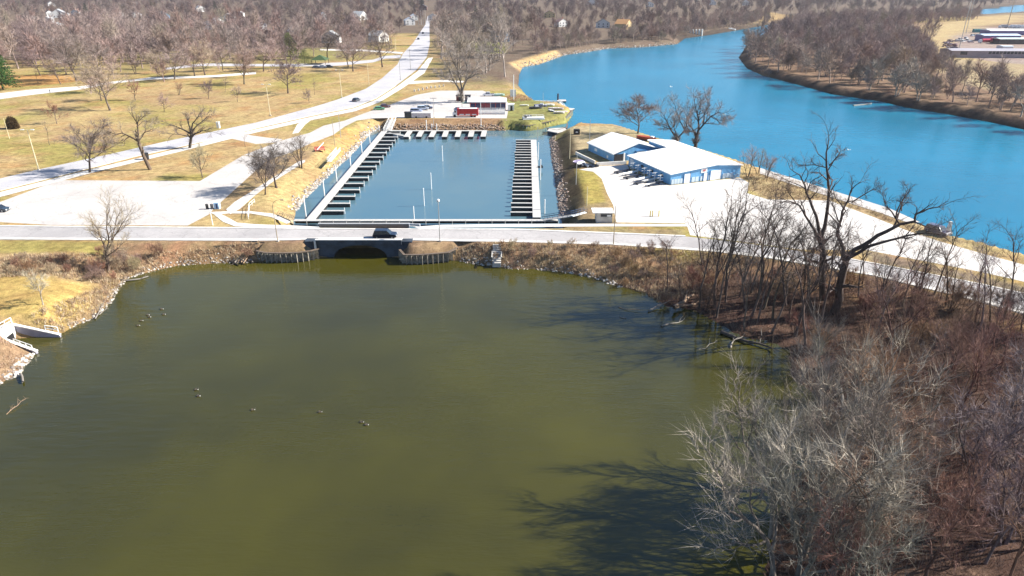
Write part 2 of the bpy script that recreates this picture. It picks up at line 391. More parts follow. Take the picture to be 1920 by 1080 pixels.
def vnoise(X, Y, s, seed):
    """cheap smooth value noise 0..1"""
    g = np.random.default_rng(seed).random((64, 64))
    u = X / s; v = Y / s; i = np.floor(u).astype(int); j = np.floor(v).astype(int); fu = u - i; fv = v - j
    fu = fu * fu * (3 - 2 * fu); fv = fv * fv * (3 - 2 * fv)
    a = g[i % 64, j % 64]; b = g[(i + 1) % 64, j % 64]; c = g[i % 64, (j + 1) % 64]; d = g[(i + 1) % 64, (j + 1) % 64]
    return (a * (1 - fu) + b * fu) * (1 - fv) + (c * (1 - fu) + d * fu) * fv
def fbm(X, Y, s, seed): return (vnoise(X, Y, s, seed) + 0.5 * vnoise(X, Y, s / 2.3, seed + 1) + 0.25 * vnoise(X, Y, s / 5.1, seed + 2)) / 1.75
TAN = np.array((0.385, 0.285, 0.145)); GRN = np.array((0.29, 0.245, 0.085)); ORG = np.array((0.42, 0.26, 0.12))
n1 = fbm(Xf, Yf, 22, 11)[:, None]; n2 = fbm(Xf, Yf, 7, 21)[:, None]; n3 = fbm(Xf, Yf, 3, 31)[:, None]
t = np.clip((n1 - 0.47) * 5, 0, 1); CC = TAN * (1 - t) + GRN * t
t = np.clip((n2 - 0.62) * 5, 0, 1); CC = CC * (1 - t) + ORG * 0.9 * t
def region(poly, col, feather=4.0, amt=1.0, z=ZL, mod=None, wpoly=None):
    global CC
    pp = wpoly if wpoly is not None else P2(poly, z)
    m = np.clip(1 - pdist(pp, Xf, Yf) / feather, 0, 1)[:, None] * amt
    if mod is not None: m = m * mod
    CC = CC * (1 - m) + np.array(col) * m
rough_ = np.clip((n3 - 0.3) * 2.2, 0, 1)
# far woods
region([(-900, -42.5), (3000, -42.5), (3000, 30), (1440, 30), (1300, 75), (1000, 118), (960, 150), (880, 150), (830, 60), (700, 62), (640, 100), (300, 95), (100, 110), (-300, 95), (-900, 60)], (0.15, 0.115, 0.09), 25)
region([(1400, 60), (1700, 45), (2100, 20), (2700, 40), (2700, 300), (2100, 280), (1920, 240), (1700, 200), (1560, 175), (1384, 110)], (0.20, 0.135, 0.095), 6)
region(None, (0.06, 0.045, 0.04), 5, 0.9, wpoly=np.array(P2([(1384, 108), (1400, 126), (1430, 141), (1500, 159), (1560, 175), (1650, 188), (1780, 213), (1920, 241), (2100, 278), (2100, 290), (1920, 247), (1780, 219), (1650, 194), (1500, 164), (1400, 132)], 0.5)))  # shade along the right river bank put into the ground colour
region([(1715, 78), (1705, 62), (1742, 46), (1815, 35), (1925, 24), (1925, 40), (1835, 48), (1792, 65), (1772, 82), (1774, 102), (1840, 114), (1925, 124), (2200, 140), (2200, 190), (1925, 152), (1865, 142), (1752, 110), (1742, 86)], (0.40, 0.31, 0.17), 6)
region([(1792, 68), (1860, 50), (2300, 60), (2300, 140), (1900, 120), (1800, 105)], (0.30, 0.24, 0.22), 4)
region([(1745, 118), (1800, 112), (2100, 135), (2300, 190), (2100, 205), (1900, 178), (1790, 150)], (0.33, 0.26, 0.165), 5)
region([(1420, 20), (1480, 30), (1470, 40), (1440, 45)], (0.34, 0.24, 0.12), 12)
# park: fallen leaves and darker turf
region([(0, 165), (90, 158), (160, 150), (100, 140), (-200, 150), (-200, 180)], (0.46, 0.24, 0.09), 5, 0.8)
region([(250, 178), (430, 170), (420, 190), (280, 200)], (0.25, 0.16, 0.10), 8, 0.6, mod=rough_)
region([(230, 135), (700, 110), (700, 100), (560, 90), (230, 100)], (0.22, 0.19, 0.08), 8, 0.7)
region([(500, 95), (600, 90), (640, 110), (560, 118)], (0.25, 0.24, 0.09), 8, 0.6)
region([(800, 130), (960, 150), (960, 165), (880, 168), (800, 150), (770, 150)], (0.22, 0.18, 0.09), 6, 0.7, mod=rough_)
region([(1040, 95), (960, 118), (985, 125), (1060, 102)], (0.42, 0.30, 0.16), 5)
region([(880, 78), (945, 78), (940, 100), (905, 100)], (0.24, 0.25, 0.06), 5)
# marina banks
region([(455, 398), (570, 300), (690, 222), (735, 223), (716, 240), (560, 395), (545, 412)], (0.36, 0.27, 0.135), 2.5, 1.0)
region([(585, 268), (650, 240), (735, 223), (722, 238), (640, 300)], (0.46, 0.27, 0.09), 3, 0.7, mod=rough_)
region([(548, 394), (627, 314), (700, 243), (712, 238), (652, 289), (566, 372), (562, 378)], (0.46, 0.39, 0.31), 2, 0.8)
region([(722, 224), (948, 222), (950, 246), (722, 246)], (0.27, 0.17, 0.10), 1.6, 0.95)
region([(945, 185), (1000, 186), (1060, 205), (1072, 212), (1060, 232), (1000, 240), (955, 240), (945, 225)], (0.22, 0.22, 0.08), 1.5, 1.0)
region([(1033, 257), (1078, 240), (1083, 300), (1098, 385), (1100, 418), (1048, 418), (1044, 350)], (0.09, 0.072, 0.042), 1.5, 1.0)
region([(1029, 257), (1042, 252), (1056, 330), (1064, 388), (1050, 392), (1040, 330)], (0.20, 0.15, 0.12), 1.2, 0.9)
region([(1072, 238), (1160, 236), (1230, 262), (1110, 272), (1086, 300), (1084, 270)], (0.36, 0.30, 0.19), 2, 0.9)
region([(1085, 318), (1118, 318), (1132, 380), (1108, 385), (1095, 350)], (0.34, 0.29, 0.08), 1.5, 0.9)
region([(1096, 386), (1135, 380), (1160, 420), (1060, 422)], (0.24, 0.18, 0.11), 1.5, 0.8)
region([(1390, 340), (1440, 325), (1560, 366), (1720, 420), (1850, 470), (1700, 428), (1555, 374), (1440, 372)], (0.36, 0.28, 0.16), 2.0, 0.9)
region([(1150, 429), (1280, 432), (1280, 440), (1150, 436), (960, 429), (960, 427)], (0.26, 0.21, 0.12), 0.8, 0.9)
region([(1620, 470), (2150, 590), (2150, 612), (1840, 530), (1640, 490)], (0.20, 0.16, 0.12), 1.0, 0.9)
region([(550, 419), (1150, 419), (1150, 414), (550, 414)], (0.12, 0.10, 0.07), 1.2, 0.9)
region([(400, 395), (452, 346), (500, 302), (560, 290), (590, 280), (570, 300), (500, 340), (440, 378), (424, 394)], (0.27, 0.19, 0.125), 1.5, 0.85, mod=rough_ * 0.5 + 0.5)
# pond banks
pd_, _ = sdf(POND, Xf, Yf)
m = ((pd_ > -2) & (Yf < YF + 4)).astype(float)[:, None]
bw = np.clip((15 - pd_) / 5, 0, 1)[:, None] * m * np.clip((n2 + 0.25), 0, 1)
CC = CC * (1 - bw) + np.array((0.26, 0.175, 0.115)) * bw
region([(-200, 490), (0, 492), (200, 505), (190, 480), (330, 478), (480, 462), (480, 455), (200, 470), (-200, 470)], (0.31, 0.17, 0.10), 2.5, 0.7, z=2.2, mod=rough_)
region([(-200, 530), (0, 526), (150, 528), (150, 560), (110, 590), (-200, 605)], (0.40, 0.29, 0.10), 2.5, 0.85, z=2.6)
region([(-200, 452), (0, 452), (190, 455), (190, 470), (-200, 474)], (0.26, 0.23, 0.07), 1.5, 0.8)
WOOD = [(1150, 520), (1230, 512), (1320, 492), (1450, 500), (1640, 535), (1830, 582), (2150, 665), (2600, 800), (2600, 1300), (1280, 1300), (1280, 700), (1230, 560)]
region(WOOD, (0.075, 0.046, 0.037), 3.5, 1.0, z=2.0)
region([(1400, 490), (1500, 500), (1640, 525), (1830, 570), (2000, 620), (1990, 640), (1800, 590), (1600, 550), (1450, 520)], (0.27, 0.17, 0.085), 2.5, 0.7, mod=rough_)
# lighter streaks over the wood floor litter
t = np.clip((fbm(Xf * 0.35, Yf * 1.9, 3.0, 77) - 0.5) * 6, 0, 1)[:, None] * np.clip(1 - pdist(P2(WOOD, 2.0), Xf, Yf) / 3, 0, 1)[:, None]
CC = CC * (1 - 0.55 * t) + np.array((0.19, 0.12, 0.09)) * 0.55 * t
m_ = ((HH < 2.8) & (Xf > 150) & (Yf > 225)).astype(float)[:, None] * np.clip((3.0 - HH) / 0.5, 0, 1)[:, None]; CC = CC * (1 - 0.8 * m_) + np.array((0.045, 0.036, 0.033)) * 0.8 * m_  # painted shade: slope of the right bank darkened in the colour
# wet rim and lake bed
wet = np.clip((0.35 - HH) / 0.5, 0, 1)[:, None]; CC = CC * (1 - 0.55 * wet)
CC = np.clip(CC * (0.82 + 0.36 * n3), 0, 1)
nx, ny = len(xs), len(ys)
ii = (np.arange(ny - 1)[:, None] * nx + np.arange(nx - 1)[None, :]).ravel()
quads = np.stack([ii, ii + 1, ii + nx + 1, ii + nx], 1)
me = bpy.data.meshes.new('ground')
me.vertices.add(nx * ny); me.vertices.foreach_set('co', np.stack([Xf, Yf, HH], 1).ravel())
me.loops.add(len(quads) * 4); me.loops.foreach_set('vertex_index', quads.ravel())
me.polygons.add(len(quads)); me.polygons.foreach_set('loop_start', np.arange(len(quads)) * 4)
me.polygons.foreach_set('use_smooth', [True] * len(quads))
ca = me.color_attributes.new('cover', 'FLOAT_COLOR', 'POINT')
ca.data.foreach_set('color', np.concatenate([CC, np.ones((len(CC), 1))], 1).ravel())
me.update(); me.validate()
M_GROUND, nt, b = newmat('turf, litter and soil')
a = nd(nt, 'ShaderNodeAttribute', attribute_name='cover'); p = wpos(nt)
na = noise(nt, 0.7, 6, p, 0.7); nb_ = noise(nt, 4.0, 5, p, 0.7); nc_ = noise(nt, 0.13, 5, p, 0.65)
c = mixc(nt, a.outputs[0], ramp(nt, na.outputs[0], [(0.3, 0.55), (0.7, 1.35)]), 1.0, 'MULTIPLY')
c = mixc(nt, c, ramp(nt, nb_.outputs[0], [(0.3, 0.62), (0.7, 1.3)]), 1.0, 'MULTIPLY')
c = mixc(nt, c, ramp(nt, nc_.outputs[0], [(0.35, (0.9, 0.8, 0.78)), (0.6, (1.05, 1.05, 0.95))]), 1.0, 'MULTIPLY')
nt.links.new(c, b.inputs['Base Color']); b.inputs['Roughness'].default_value = 1.0; b.inputs['Specular IOR Level'].default_value = 0.1
bump(nt, b, nb_.outputs[0], 0.7, 0.15)
me.materials.append(M_GROUND)
ground = bpy.data.objects.new('ground', me); COL.objects.link(ground); setp(ground, 'tan winter turf and leaf litter', None, None, 'structure')

def flat(name, wpts, z, mat, label=None):
    v = [(x, y, z) for x, y in wpts]
    ar = sum(v[i][0] * v[(i + 1) % len(v)][1] - v[(i + 1) % len(v)][0] * v[i][1] for i in range(len(v)))
    if ar < 0: v = v[::-1]
    tri = tessellate_polygon([[Vector(q) for q in v]])
    tri = [t_ if (Vector(v[t_[1]]) - Vector(v[t_[0]])).cross(Vector(v[t_[2]]) - Vector(v[t_[0]])).z > 0 else tuple(t_)[::-1] for t_ in tri]
    me = bpy.data.meshes.new(name); me.from_pydata(v, [], [tuple(t_) for t_ in tri]); me.update()
    me.materials.append(mat); o = bpy.data.objects.new(name, me); COL.objects.link(o)
    o['kind'] = 'structure'
    if label: o['label'] = label
    return o
ZP = {'bridge_road': (0.030, M_ROAD), 'park_road': (0.034, M_ROADP), 'sidewalk': (0.10, M_WALK), 'parking_lot': (0.022, M_LOT), 'marina_drive': (0.026, M_LOT), 'driveway': (0.018, M_LOT),
      'path': (0.042, M_WALK), 'path.001': (0.046, M_WALK), 'path.002': (0.05, M_WALK), 'path.003': (0.054, M_ROADP), 'path.004': (0.058, M_WALK), 'path.005': (0.062, M_GRAV), 'path.006': (0.066, M_WALK),
      'sidewalk.001': (0.07, M_WALK), 'sidewalk.002': (0.074, M_WALK), 'boatyard_lot': (0.014, M_GRAV), 'river_walk': (0.08, M_LOT)}
for k, (dz, mt) in ZP.items():
    pts = PVW[k]
    if k in ('path.006',): pass
    nm = k.split('.')[0]
    flat(nm, pts, ZL + dz, mt)
# kerbs along the bridge road and park road
def kerb(name, pts, wd, h, mat, z0=ZL):
    m_ = MB(); v = []; n = len(pts)
    for i, p_ in enumerate(pts):
        a_ = Vector(pts[max(0, i - 1)]); b_ = Vector(pts[min(n - 1, i + 1)]); d = (b_ - a_); d.normalize(); nn = Vector((-d.y, d.x))
        q = Vector(p_)
        for s_, zz in ((-1, 0), (-1, h), (1, h), (1, 0)):
            v.append((q.x + nn.x * wd / 2 * s_, q.y + nn.y * wd / 2 * s_, z0 + zz))
    fs = []
    for i in range(n - 1):
        for k in range(3): fs.append((i * 4 + k, i * 4 + k + 1, i * 4 + 4 + k + 1, i * 4 + 4 + k))
    m_.add(v, fs); o = m_.build(name, mat); o['kind'] = 'structure'; return o
kerb('kerb', P2(PV['bridge_road'][18:33][::-1]) if False else P2([(-300, 444), (-200, 445), (0, 448), (480, 450.5), (600, 448.2), (700, 448), (850, 451), (960, 452.7), (1150, 458), (1340, 471), (1440, 482.5), (1640, 516), (1830, 562), (2100, 636)]), 1.15, 0.13, M_CURB)
kerb('kerb', P2([(-300, 418), (0, 424), (480, 428), (700, 430), (960, 430.5), (1150, 437.5), (1285, 443)]), 0.7, 0.13, M_CURB)
kerb('kerb', P2([(1560, 480), (1640, 494.5), (1840, 533.5), (2100, 590.5)]), 0.5, 0.13, M_CURB)
kerb('kerb', P2([(0, 357.5), (105, 331.5), (175, 313.6), (250, 294.6), (337, 275.6), (422, 256.6), (480, 240.6), (587, 216.6), (662, 201.7), (705, 184.7), (742, 160.7)]), 0.45, 0.12, M_CURB)

# water
def quad(name, x0, x1, y0, y1, z, mat, label):
    o = mesh_obj(name, [(x0, y0, z), (x1, y0, z), (x1, y1, z), (x0, y1, z)], [(0, 1, 2, 3)], mat); setp(o, label, None, None, 'structure'); return o
YSPL = (YF + YM) / 2
quad('pond_water', -400, 100, -300, YSPL, 0.0, M_POND, 'olive green pond below the bridge')
flat('river_water', [(-40, YSPL), (100.2, YSPL), (100.2, -300), (3500, -300), (3500, 4000), (-40, 4000)], -0.012, M_RIVER, 'bright blue river beyond the marina')
flat('marina_water', [(P(500, 425, 0).x - 8, YSPL), (P(1075, 425, 0).x, YSPL), tuple(P(1052, 248, 0)[:2]), tuple(P(1005, 230, 0)[:2]), tuple(P(690, 230, 0)[:2])], 0.0, M_MARINA, 'grey blue water of the marina basin')

# ---------------------------------------------------------------- trees
def ring_tube(V, Fc, pts, rad, n):
    base = len(V); m_ = len(pts)
    prev = None
    for i in range(m_):
        a_ = pts[max(0, i - 1)]; c_ = pts[min(m_ - 1, i + 1)]
        d = c_ - a_; L = np.linalg.norm(d); d = d / (L + 1e-9)
        if prev is None:
            u = np.cross(d, (0.31, 0.77, 0.55)); 
        else: u = prev - d * (prev @ d)
        u = u / (np.linalg.norm(u) + 1e-9); prev = u; w_ = np.cross(d, u)
        for k in range(n):
            t_ = 2 * math.pi * k / n
            V.append(pts[i] + rad[i] * (math.cos(t_) * u + math.sin(t_) * w_))
    for i in range(m_ - 1):
        for k in range(n):
            Fc.append((base + i * n + k, base + i * n + (k + 1) % n, base + (i + 1) * n + (k + 1) % n, base + (i + 1) * n + k))
def unit(v): return v / (np.linalg.norm(v) + 1e-9)
class TreeGen:
    def __init__(s, seed, par):
        s.g = np.random.default_rng(seed); s.p = par; s.br = []; s.tw = []
    def limb(s, p0, d, L, r, lvl, pts=None, rad=None):
        p = s.p; g = s.g; n = p['seg'][lvl]
        if pts is None:
            pts = [np.array(p0, float)]; d = unit(np.array(d, float))
            for i in range(n):
                d = unit(d + g.normal(0, p['wig'][lvl], 3) + np.array((0, 0, p['up'][lvl])))
                pts.append(pts[-1] + d * (L / n))
            r1 = r * (0.45 if lvl < p['max'] else 0.25)
            rad = [r + (r1 - r) * i / n for i in range(n + 1)]
            if lvl == 0: rad[0] *= 1.35
        else:
            pts = [np.array(q, float) for q in pts]; L = sum(np.linalg.norm(pts[i + 1] - pts[i]) for i in range(len(pts) - 1)); n = len(pts) - 1
        s.br.append((pts, rad, lvl))
        def at(t):
            q = t * n; i = min(n - 1, int(q)); f = q - i
            return pts[i] * (1 - f) + pts[i + 1] * f, rad[i] * (1 - f) + rad[i + 1] * f, unit(pts[i + 1] - pts[i])
        if lvl < p['max']:
            nc = p['nc'][lvl]; nc = max(2, int(round(nc * (0.8 + 0.4 * g.random())))); az = g.random() * 6.28
            for k in range(nc):
                t_ = p['t0'][lvl] + (1 - p['t0'][lvl]) * (k + 0.5 * g.random() + 0.4) / nc; t_ = min(1.0, t_)
                q, rr, dd = at(t_); az += 2.4 + g.normal(0, 0.35)
                u = unit(np.cross(dd, (0.2, 0.3, 0.93))); w_ = np.cross(dd, u)
                side = math.cos(az) * u + math.sin(az) * w_
                ang = R(p['ang'][lvl]) * (1 - 0.45 * t_) * (0.8 + 0.4 * g.random())
                nd_ = dd * math.cos(ang) + side * math.sin(ang)
                cl = L * p['ratio'][lvl] * (1.15 - 0.55 * t_ if lvl == 0 else 1.0 - 0.35 * t_) * (0.75 + 0.5 * g.random())
                s.limb(q, nd_, cl, max(rr * p['rr'], p['rmin']), lvl + 1)
            q, rr, dd = at(1.0); s.limb(q, unit(dd + g.normal(0, 0.25, 3)), L * p['ratio'][lvl] * 0.8, max(rr * 0.8, p['rmin']), lvl + 1)
        else:
            for k in range(p['ntw']):
                t_ = 0.15 + 0.85 * (k + g.random()) / p['ntw']; q, rr, dd = at(min(1, t_))
                v = unit(dd * 1.1 + g.normal(0, 0.55, 3) + np.array((0, 0, p['tup'])))
                s.tw.append((q, v, p['tl'] * (0.55 + 0.8 * g.random())))
                if p.get('sub'):
                    for j in range(p['sub']):
                        f = g.random(); s.tw.append((q + v * f * p['tl'] * 0.6, unit(v + g.normal(0, 0.6, 3)), p['tl'] * 0.5 * (0.5 + g.random())))
    def meshes(s, name):
        V = []; Fc = []; sides = (8, 6, 5, 4, 3)
        for pts, rad, lvl in s.br:
            if lvl <= 2: ring_tube(V, Fc, pts, rad, sides[lvl] if not s.p.get('lowp') else 4)
        a = bpy.data.meshes.new(name + ' trunk'); a.from_pydata([tuple(v) for v in V], [], Fc); a.materials.append(M_BARK)
        a.polygons.foreach_set('use_smooth', [True] * len(a.polygons))
        V2 = []; F2 = []
        for pts, rad, lvl in s.br:
            if lvl > 2: ring_tube(V2, F2, pts, rad, 3)
        nb = len(V2); n = len(s.tw); wd = s.p['tw']
        if n:
            Q = np.array([t_[0] for t_ in s.tw]); D = np.array([t_[1] for t_ in s.tw]); L = np.array([t_[2] for t_ in s.tw])[:, None]
            S = np.cross(D, s.g.normal(0, 1, (n, 3))); S /= np.linalg.norm(S, axis=1)[:, None]
            vv = np.stack([Q - S * wd, Q + S * wd, Q + D * L], 1).reshape(-1, 3)
            V2 = np.concatenate([np.array(V2).reshape(-1, 3), vv]) if nb else vv
            F2 = F2 + [(nb + 3 * i, nb + 3 * i + 1, nb + 3 * i + 2) for i in range(n)]
        c_ = bpy.data.meshes.new(name + ' crown'); c_.from_pydata([tuple(v) for v in V2], [], F2); c_.materials.append(M_TWIG)
        return a, c_
BASEP = dict(max=3, seg=[6, 5, 4, 3], wig=[0.07, 0.16, 0.2, 0.22], up=[0.02, 0.06, 0.04, 0.05], nc=[8, 6, 4, 0], t0=[0.3, 0.25, 0.2, 0], ang=[60, 55, 50, 0],
             ratio=[0.62, 0.5, 0.5, 0.5], rr=0.62, rmin=0.02, ntw=9, tl=1.2, tup=0.15, tw=0.02)
def par(**k):
    d = dict(BASEP); d.update(k); return d
def gen(seed, H, r, p, lean=(0, 0), stems=1, fork=0.0):
    """H total height ~; trunk makes about half"""
    t_ = TreeGen(seed, p); g = t_.g
    for k in range(stems):
        az = 6.28 * k / stems + g.random(); tl = 0.0 if stems == 1 else 0.16 + 0.22 * g.random()
        d = (math.cos(az) * tl + lean[0], math.sin(az) * tl + lean[1], 1)
        off = (0, 0, 0) if stems == 1 else (math.cos(az) * 0.35, math.sin(az) * 0.35, 0)
        t_.limb(np.array(off) + np.array((0, 0, -0.25)), d, H * p.get('tfrac', 0.62) * (1 if stems == 1 else 0.8 + 0.3 * g.random()), r, 0)
    return t_
TREES = {}
def proto(key, tg): TREES[key] = tg.meshes(key)
# broad park trees
for i in range(5):
    proto('park%d' % i, gen(100 + i, 14, 0.24, par(nc=[9, 6, 4, 0], ratio=[0.75, 0.52, 0.5, .5], ang=[68, 55, 50, 0], t0=[0.32, 0.2, 0.2, 0], ntw=12, tl=1.6, tw=0.021, rmin=0.016)))
# rounder small trees
for i in range(3):
    proto('small%d' % i, gen(140 + i, 8, 0.14, par(nc=[8, 5, 4, 0], ratio=[0.7, 0.5, 0.5, .5], ang=[58, 50, 45, 0], t0=[0.3, 0.2, 0.2, 0], ntw=6, tl=0.9, tw=0.02, rmin=0.012)))
# multi stem, rising
for i in range(4):
    proto('multi%d' % i, gen(180 + i, 14, 0.17, par(nc=[5, 4, 3, 0], ratio=[0.5, 0.5, 0.5, .5], ang=[40, 42, 42, 0], t0=[0.25, 0.25, 0.2, 0], ntw=5, tl=1.2, tw=0.016, rmin=0.016), stems=3 + i % 3))
# thin woodland poles
for i in range(5):
    proto('pole%d' % i, gen(220 + i, 14, 0.15, par(nc=[7, 4, 2, 0], ratio=[0.33, 0.5, 0.5, .5], ang=[42, 40, 40, 0], t0=[0.42, 0.3, 0.2, 0], wig=[0.1, 0.16, 0.2, 0.22], ntw=5, tl=1.1, tw=0.012, tfrac=0.82, rmin=0.012), lean=(0.1 * (i - 2), 0.05)))
# silvery crowns seen from above
for i in range(5):
    proto('silver%d' % i, gen(260 + i, 13, 0.19, par(nc=[7, 6, 4, 0], ratio=[0.72, 0.52, 0.55, .5], ang=[62, 46, 40, 0], t0=[0.28, 0.25, 0.2, 0], up=[0.02, 0.12, 0.12, 0.12], wig=[0.12, 0.2, 0.22, 0.22], ntw=6, tl=1.4, tw=0.011, rmin=0.019, tup=0.35), lean=(-0.15 + 0.07 * i, 0)))
# shrubs
for i in range(3):
    proto('shrub%d' % i, gen(300 + i, 4.5, 0.05, par(nc=[4, 4, 3, 0], ratio=[0.5, 0.5, 0.5, .5], ang=[38, 40, 40, 0], t0=[0.2, 0.2, 0.2, 0], ntw=5, tl=0.7, tw=0.012, rmin=0.008, tfrac=0.7), stems=7))
def tinted(o, c): o.color = (*c, 1); return o
NTREE = 0
def put_tree(key, x, y, z, H, Hp, rz, bark, twig, label, group=None, name='bare_tree', sxy=None, cat='tree'):
    t_ = empty(name, (x, y, z), rz); s_ = H / Hp
    t_.scale = ((sxy or s_), (sxy or s_), s_)
    setp(t_, label, cat, group)
    a, c_ = TREES[key]
    for nm, me_, cl in (('trunk', a, bark), ('crown', c_, twig)):
        o = bpy.data.objects.new(nm, me_); COL.objects.link(o); o.parent = t_; o.color = (*cl, 1)
    return t_
HP = dict(park=14.0, small=8.0, multi=14.0, pole=14.0, silver=13.0, shrub=4.5)
GREY = (0.20, 0.175, 0.16); MAUVE = (0.33, 0.255, 0.24); RED = (0.22, 0.115, 0.09); TANT = (0.37, 0.30, 0.235); SILV = (0.36, 0.33, 0.275); DARK = (0.09, 0.07, 0.065); OLIV = (0.19, 0.18, 0.12)
def fam(key): return HP[key.rstrip('0123456789')]

# ---- hand shaped trees: limbs given as points on the trunk's depth plane, pushed in depth
def skeleton(key, base, limbs, seed, p, z=None):
    B = P(base[0], base[1], ZL if z is None else z)
    t_ = TreeGen(seed, p); g = t_.g
    for pts, r0, r1, dy in limbs:
        n = len(pts) - 1; q = []
        for i, (a_, b_) in enumerate(pts):
            w_ = PY(a_, b_, B.y) - B
            k = i / max(1, n)
            q.append(np.array((w_.x, w_.y + dy * (k if len(pts) > 2 else k) + g.normal(0, 0.12) * (i > 0), w_.z)))
        # refine
        qq = [q[0]]
        for i in range(n):
            m_ = (q[i] + q[i + 1]) / 2 + g.normal(0, 0.03 * np.linalg.norm(q[i + 1] - q[i]), 3); qq += [m_, q[i + 1]]
        rad = [r0 + (r1 - r0) * i / (len(qq) - 1) for i in range(len(qq))]
        t_.limb(None, None, None, None, p.get('slvl', 1), pts=qq, rad=rad)
    TREES[key] = t_.meshes(key)
    return B
def put_skel(key, B, bark, twig, label, group=None):
    return put_tree(key, B.x, B.y, B.z, 1, 1, 0, bark, twig, label, group)
SK = par(nc=[0, 7, 5, 0], ratio=[0, 0.30, 0.5, .5], ang=[0, 55, 50, 0], t0=[0, 0.35, 0.2, 0], wig=[0.1, 0.22, 0.26, 0.25], ntw=6, tl=0.9, tw=0.015, rmin=0.014)
def hz(px, py, z=2.0): return LH(*P(px, py, z)[:2])
zc = hz(1545, 562)
B = skeleton('cottonwood one', (1543, 562), [
    ([(1543, 564), (1541, 520), (1543, 480), (1539, 455)], 0.62, 0.46, 0),
    ([(1539, 455), (1548, 425), (1555, 380), (1556, 335), (1555, 290), (1562, 262)], 0.36, 0.06, 1.5),
    ([(1556, 335), (1551, 315), (1530, 311), (1502, 312)], 0.13, 0.04, 1.0),
    ([(1555, 310), (1570, 300), (1583, 288)], 0.12, 0.04, 1.5),
    ([(1539, 455), (1532, 420), (1520, 385), (1510, 362), (1505, 345), (1495, 325), (1475, 312)], 0.30, 0.05, -1.5),
    ([(1510, 362), (1520, 352), (1540, 348)], 0.1, 0.03, 1.5),
    ([(1538, 458), (1525, 430), (1505, 400), (1492, 380), (1470, 370), (1448, 373)], 0.27, 0.05, -2.5),
    ([(1492, 380), (1478, 362), (1470, 350)], 0.1, 0.03, -1.0)], 501, SK, z=zc)
put_skel('cottonwood one', B, (0.10, 0.078, 0.068), GREY, 'tall dark leafless tree with one upright leader, left of the tree bent to the right')
zc = hz(1572, 590)
B = skeleton('cottonwood two', (1568, 588), [
    ([(1562, 590), (1574, 560), (1578, 520), (1585, 492)], 0.72, 0.55, 0),
    ([(1585, 492), (1582, 465), (1573, 440), (1577, 425), (1583, 400), (1597, 380), (1603, 362), (1622, 346)], 0.36, 0.05, 1.5),
    ([(1577, 425), (1568, 395), (1560, 378)], 0.13, 0.04, 1.0),
    ([(1574, 436), (1562, 425), (1552, 418)], 0.12, 0.04, -1.0),
    ([(1597, 380), (1625, 368), (1650, 356)], 0.13, 0.035, 1.5),
    ([(1585, 492), (1600, 468), (1630, 450), (1660, 432), (1685, 418), (1710, 412), (1712, 398), (1735, 388), (1762, 382)], 0.46, 0.05, -1.0),
    ([(1685, 418), (1676, 400), (1666, 390), (1664, 368)], 0.16, 0.04, 1.5),
    ([(1680, 410), (1690, 392), (1706, 376), (1718, 362)], 0.14, 0.035, 2.5),
    ([(1690, 395), (1705, 385), (1722, 378)], 0.1, 0.03, 3.0),
    ([(1590, 484), (1625, 460), (1660, 446), (1690, 434), (1720, 428), (1745, 428)], 0.3, 0.05, -3.0),
    ([(1583, 495), (1572, 470), (1555, 440)], 0.14, 0.04, -2.0)], 502, SK, z=zc)
put_skel('cottonwood two', B, (0.10, 0.078, 0.068), GREY, 'thick black leafless tree whose main limb bends far out to the right')
SP = par(nc=[0, 6, 5, 0], ratio=[0, 0.38, 0.5, .5], ang=[0, 55, 50, 0], t0=[0, 0.3, 0.2, 0], wig=[0.1, 0.2, 0.24, 0.25], ntw=7, tl=1.2, tw=0.026, rmin=0.02)
B = skeleton('leaning', (282, 318), [
    ([(282, 319), (270, 292), (262, 272), (259, 262)], 0.5, 0.36, 0),
    ([(259, 262), (258, 245), (255, 232), (246, 218), (243, 208)], 0.26, 0.06, 1), ([(262, 262), (272, 248), (290, 240)], 0.22, 0.05, -1),
    ([(259, 265), (245, 255), (232, 248), (222, 250), (208, 243)], 0.26, 0.05, -2), ([(255, 232), (265, 222), (270, 215)], 0.13, 0.04, 1),
    ([(245, 255), (235, 265), (218, 262)], 0.14, 0.04, -3), ([(256, 238), (262, 230), (278, 232)], 0.12, 0.04, 3)], 503, SP)
put_skel('leaning', B, (0.17, 0.14, 0.11), TANT, 'leafless tree leaning left over the park road beside a black bin')
B = skeleton('roadside spread', (356, 278), [
    ([(356, 279), (358, 262), (359, 250)], 0.5, 0.42, 0), ([(359, 252), (345, 243), (335, 238), (322, 232)], 0.3, 0.06, -1),
    ([(359, 250), (360, 232), (368, 222), (372, 214)], 0.3, 0.06, 1), ([(357, 262), (367, 250), (382, 243), (400, 246)], 0.32, 0.06, -1), ([(358, 248), (350, 232), (346, 220)], 0.25, 0.05, 2),
    ([(360, 246), (378, 228), (388, 218)], 0.22, 0.05, 2), ([(356, 256), (340, 250), (318, 246)], 0.2, 0.05, -3)], 504, SP)
put_skel('roadside spread', B, (0.12, 0.10, 0.09), GREY, 'wide low-branched leafless tree standing on the edge of the park road')
SP = par(nc=[0, 9, 6, 0], ratio=[0, 0.42, 0.5, .5], ang=[0, 58, 50, 0], t0=[0, 0.22, 0.2, 0], wig=[0.1, 0.2, 0.24, 0.25], ntw=9, tl=1.4, tw=0.024, rmin=0.02)
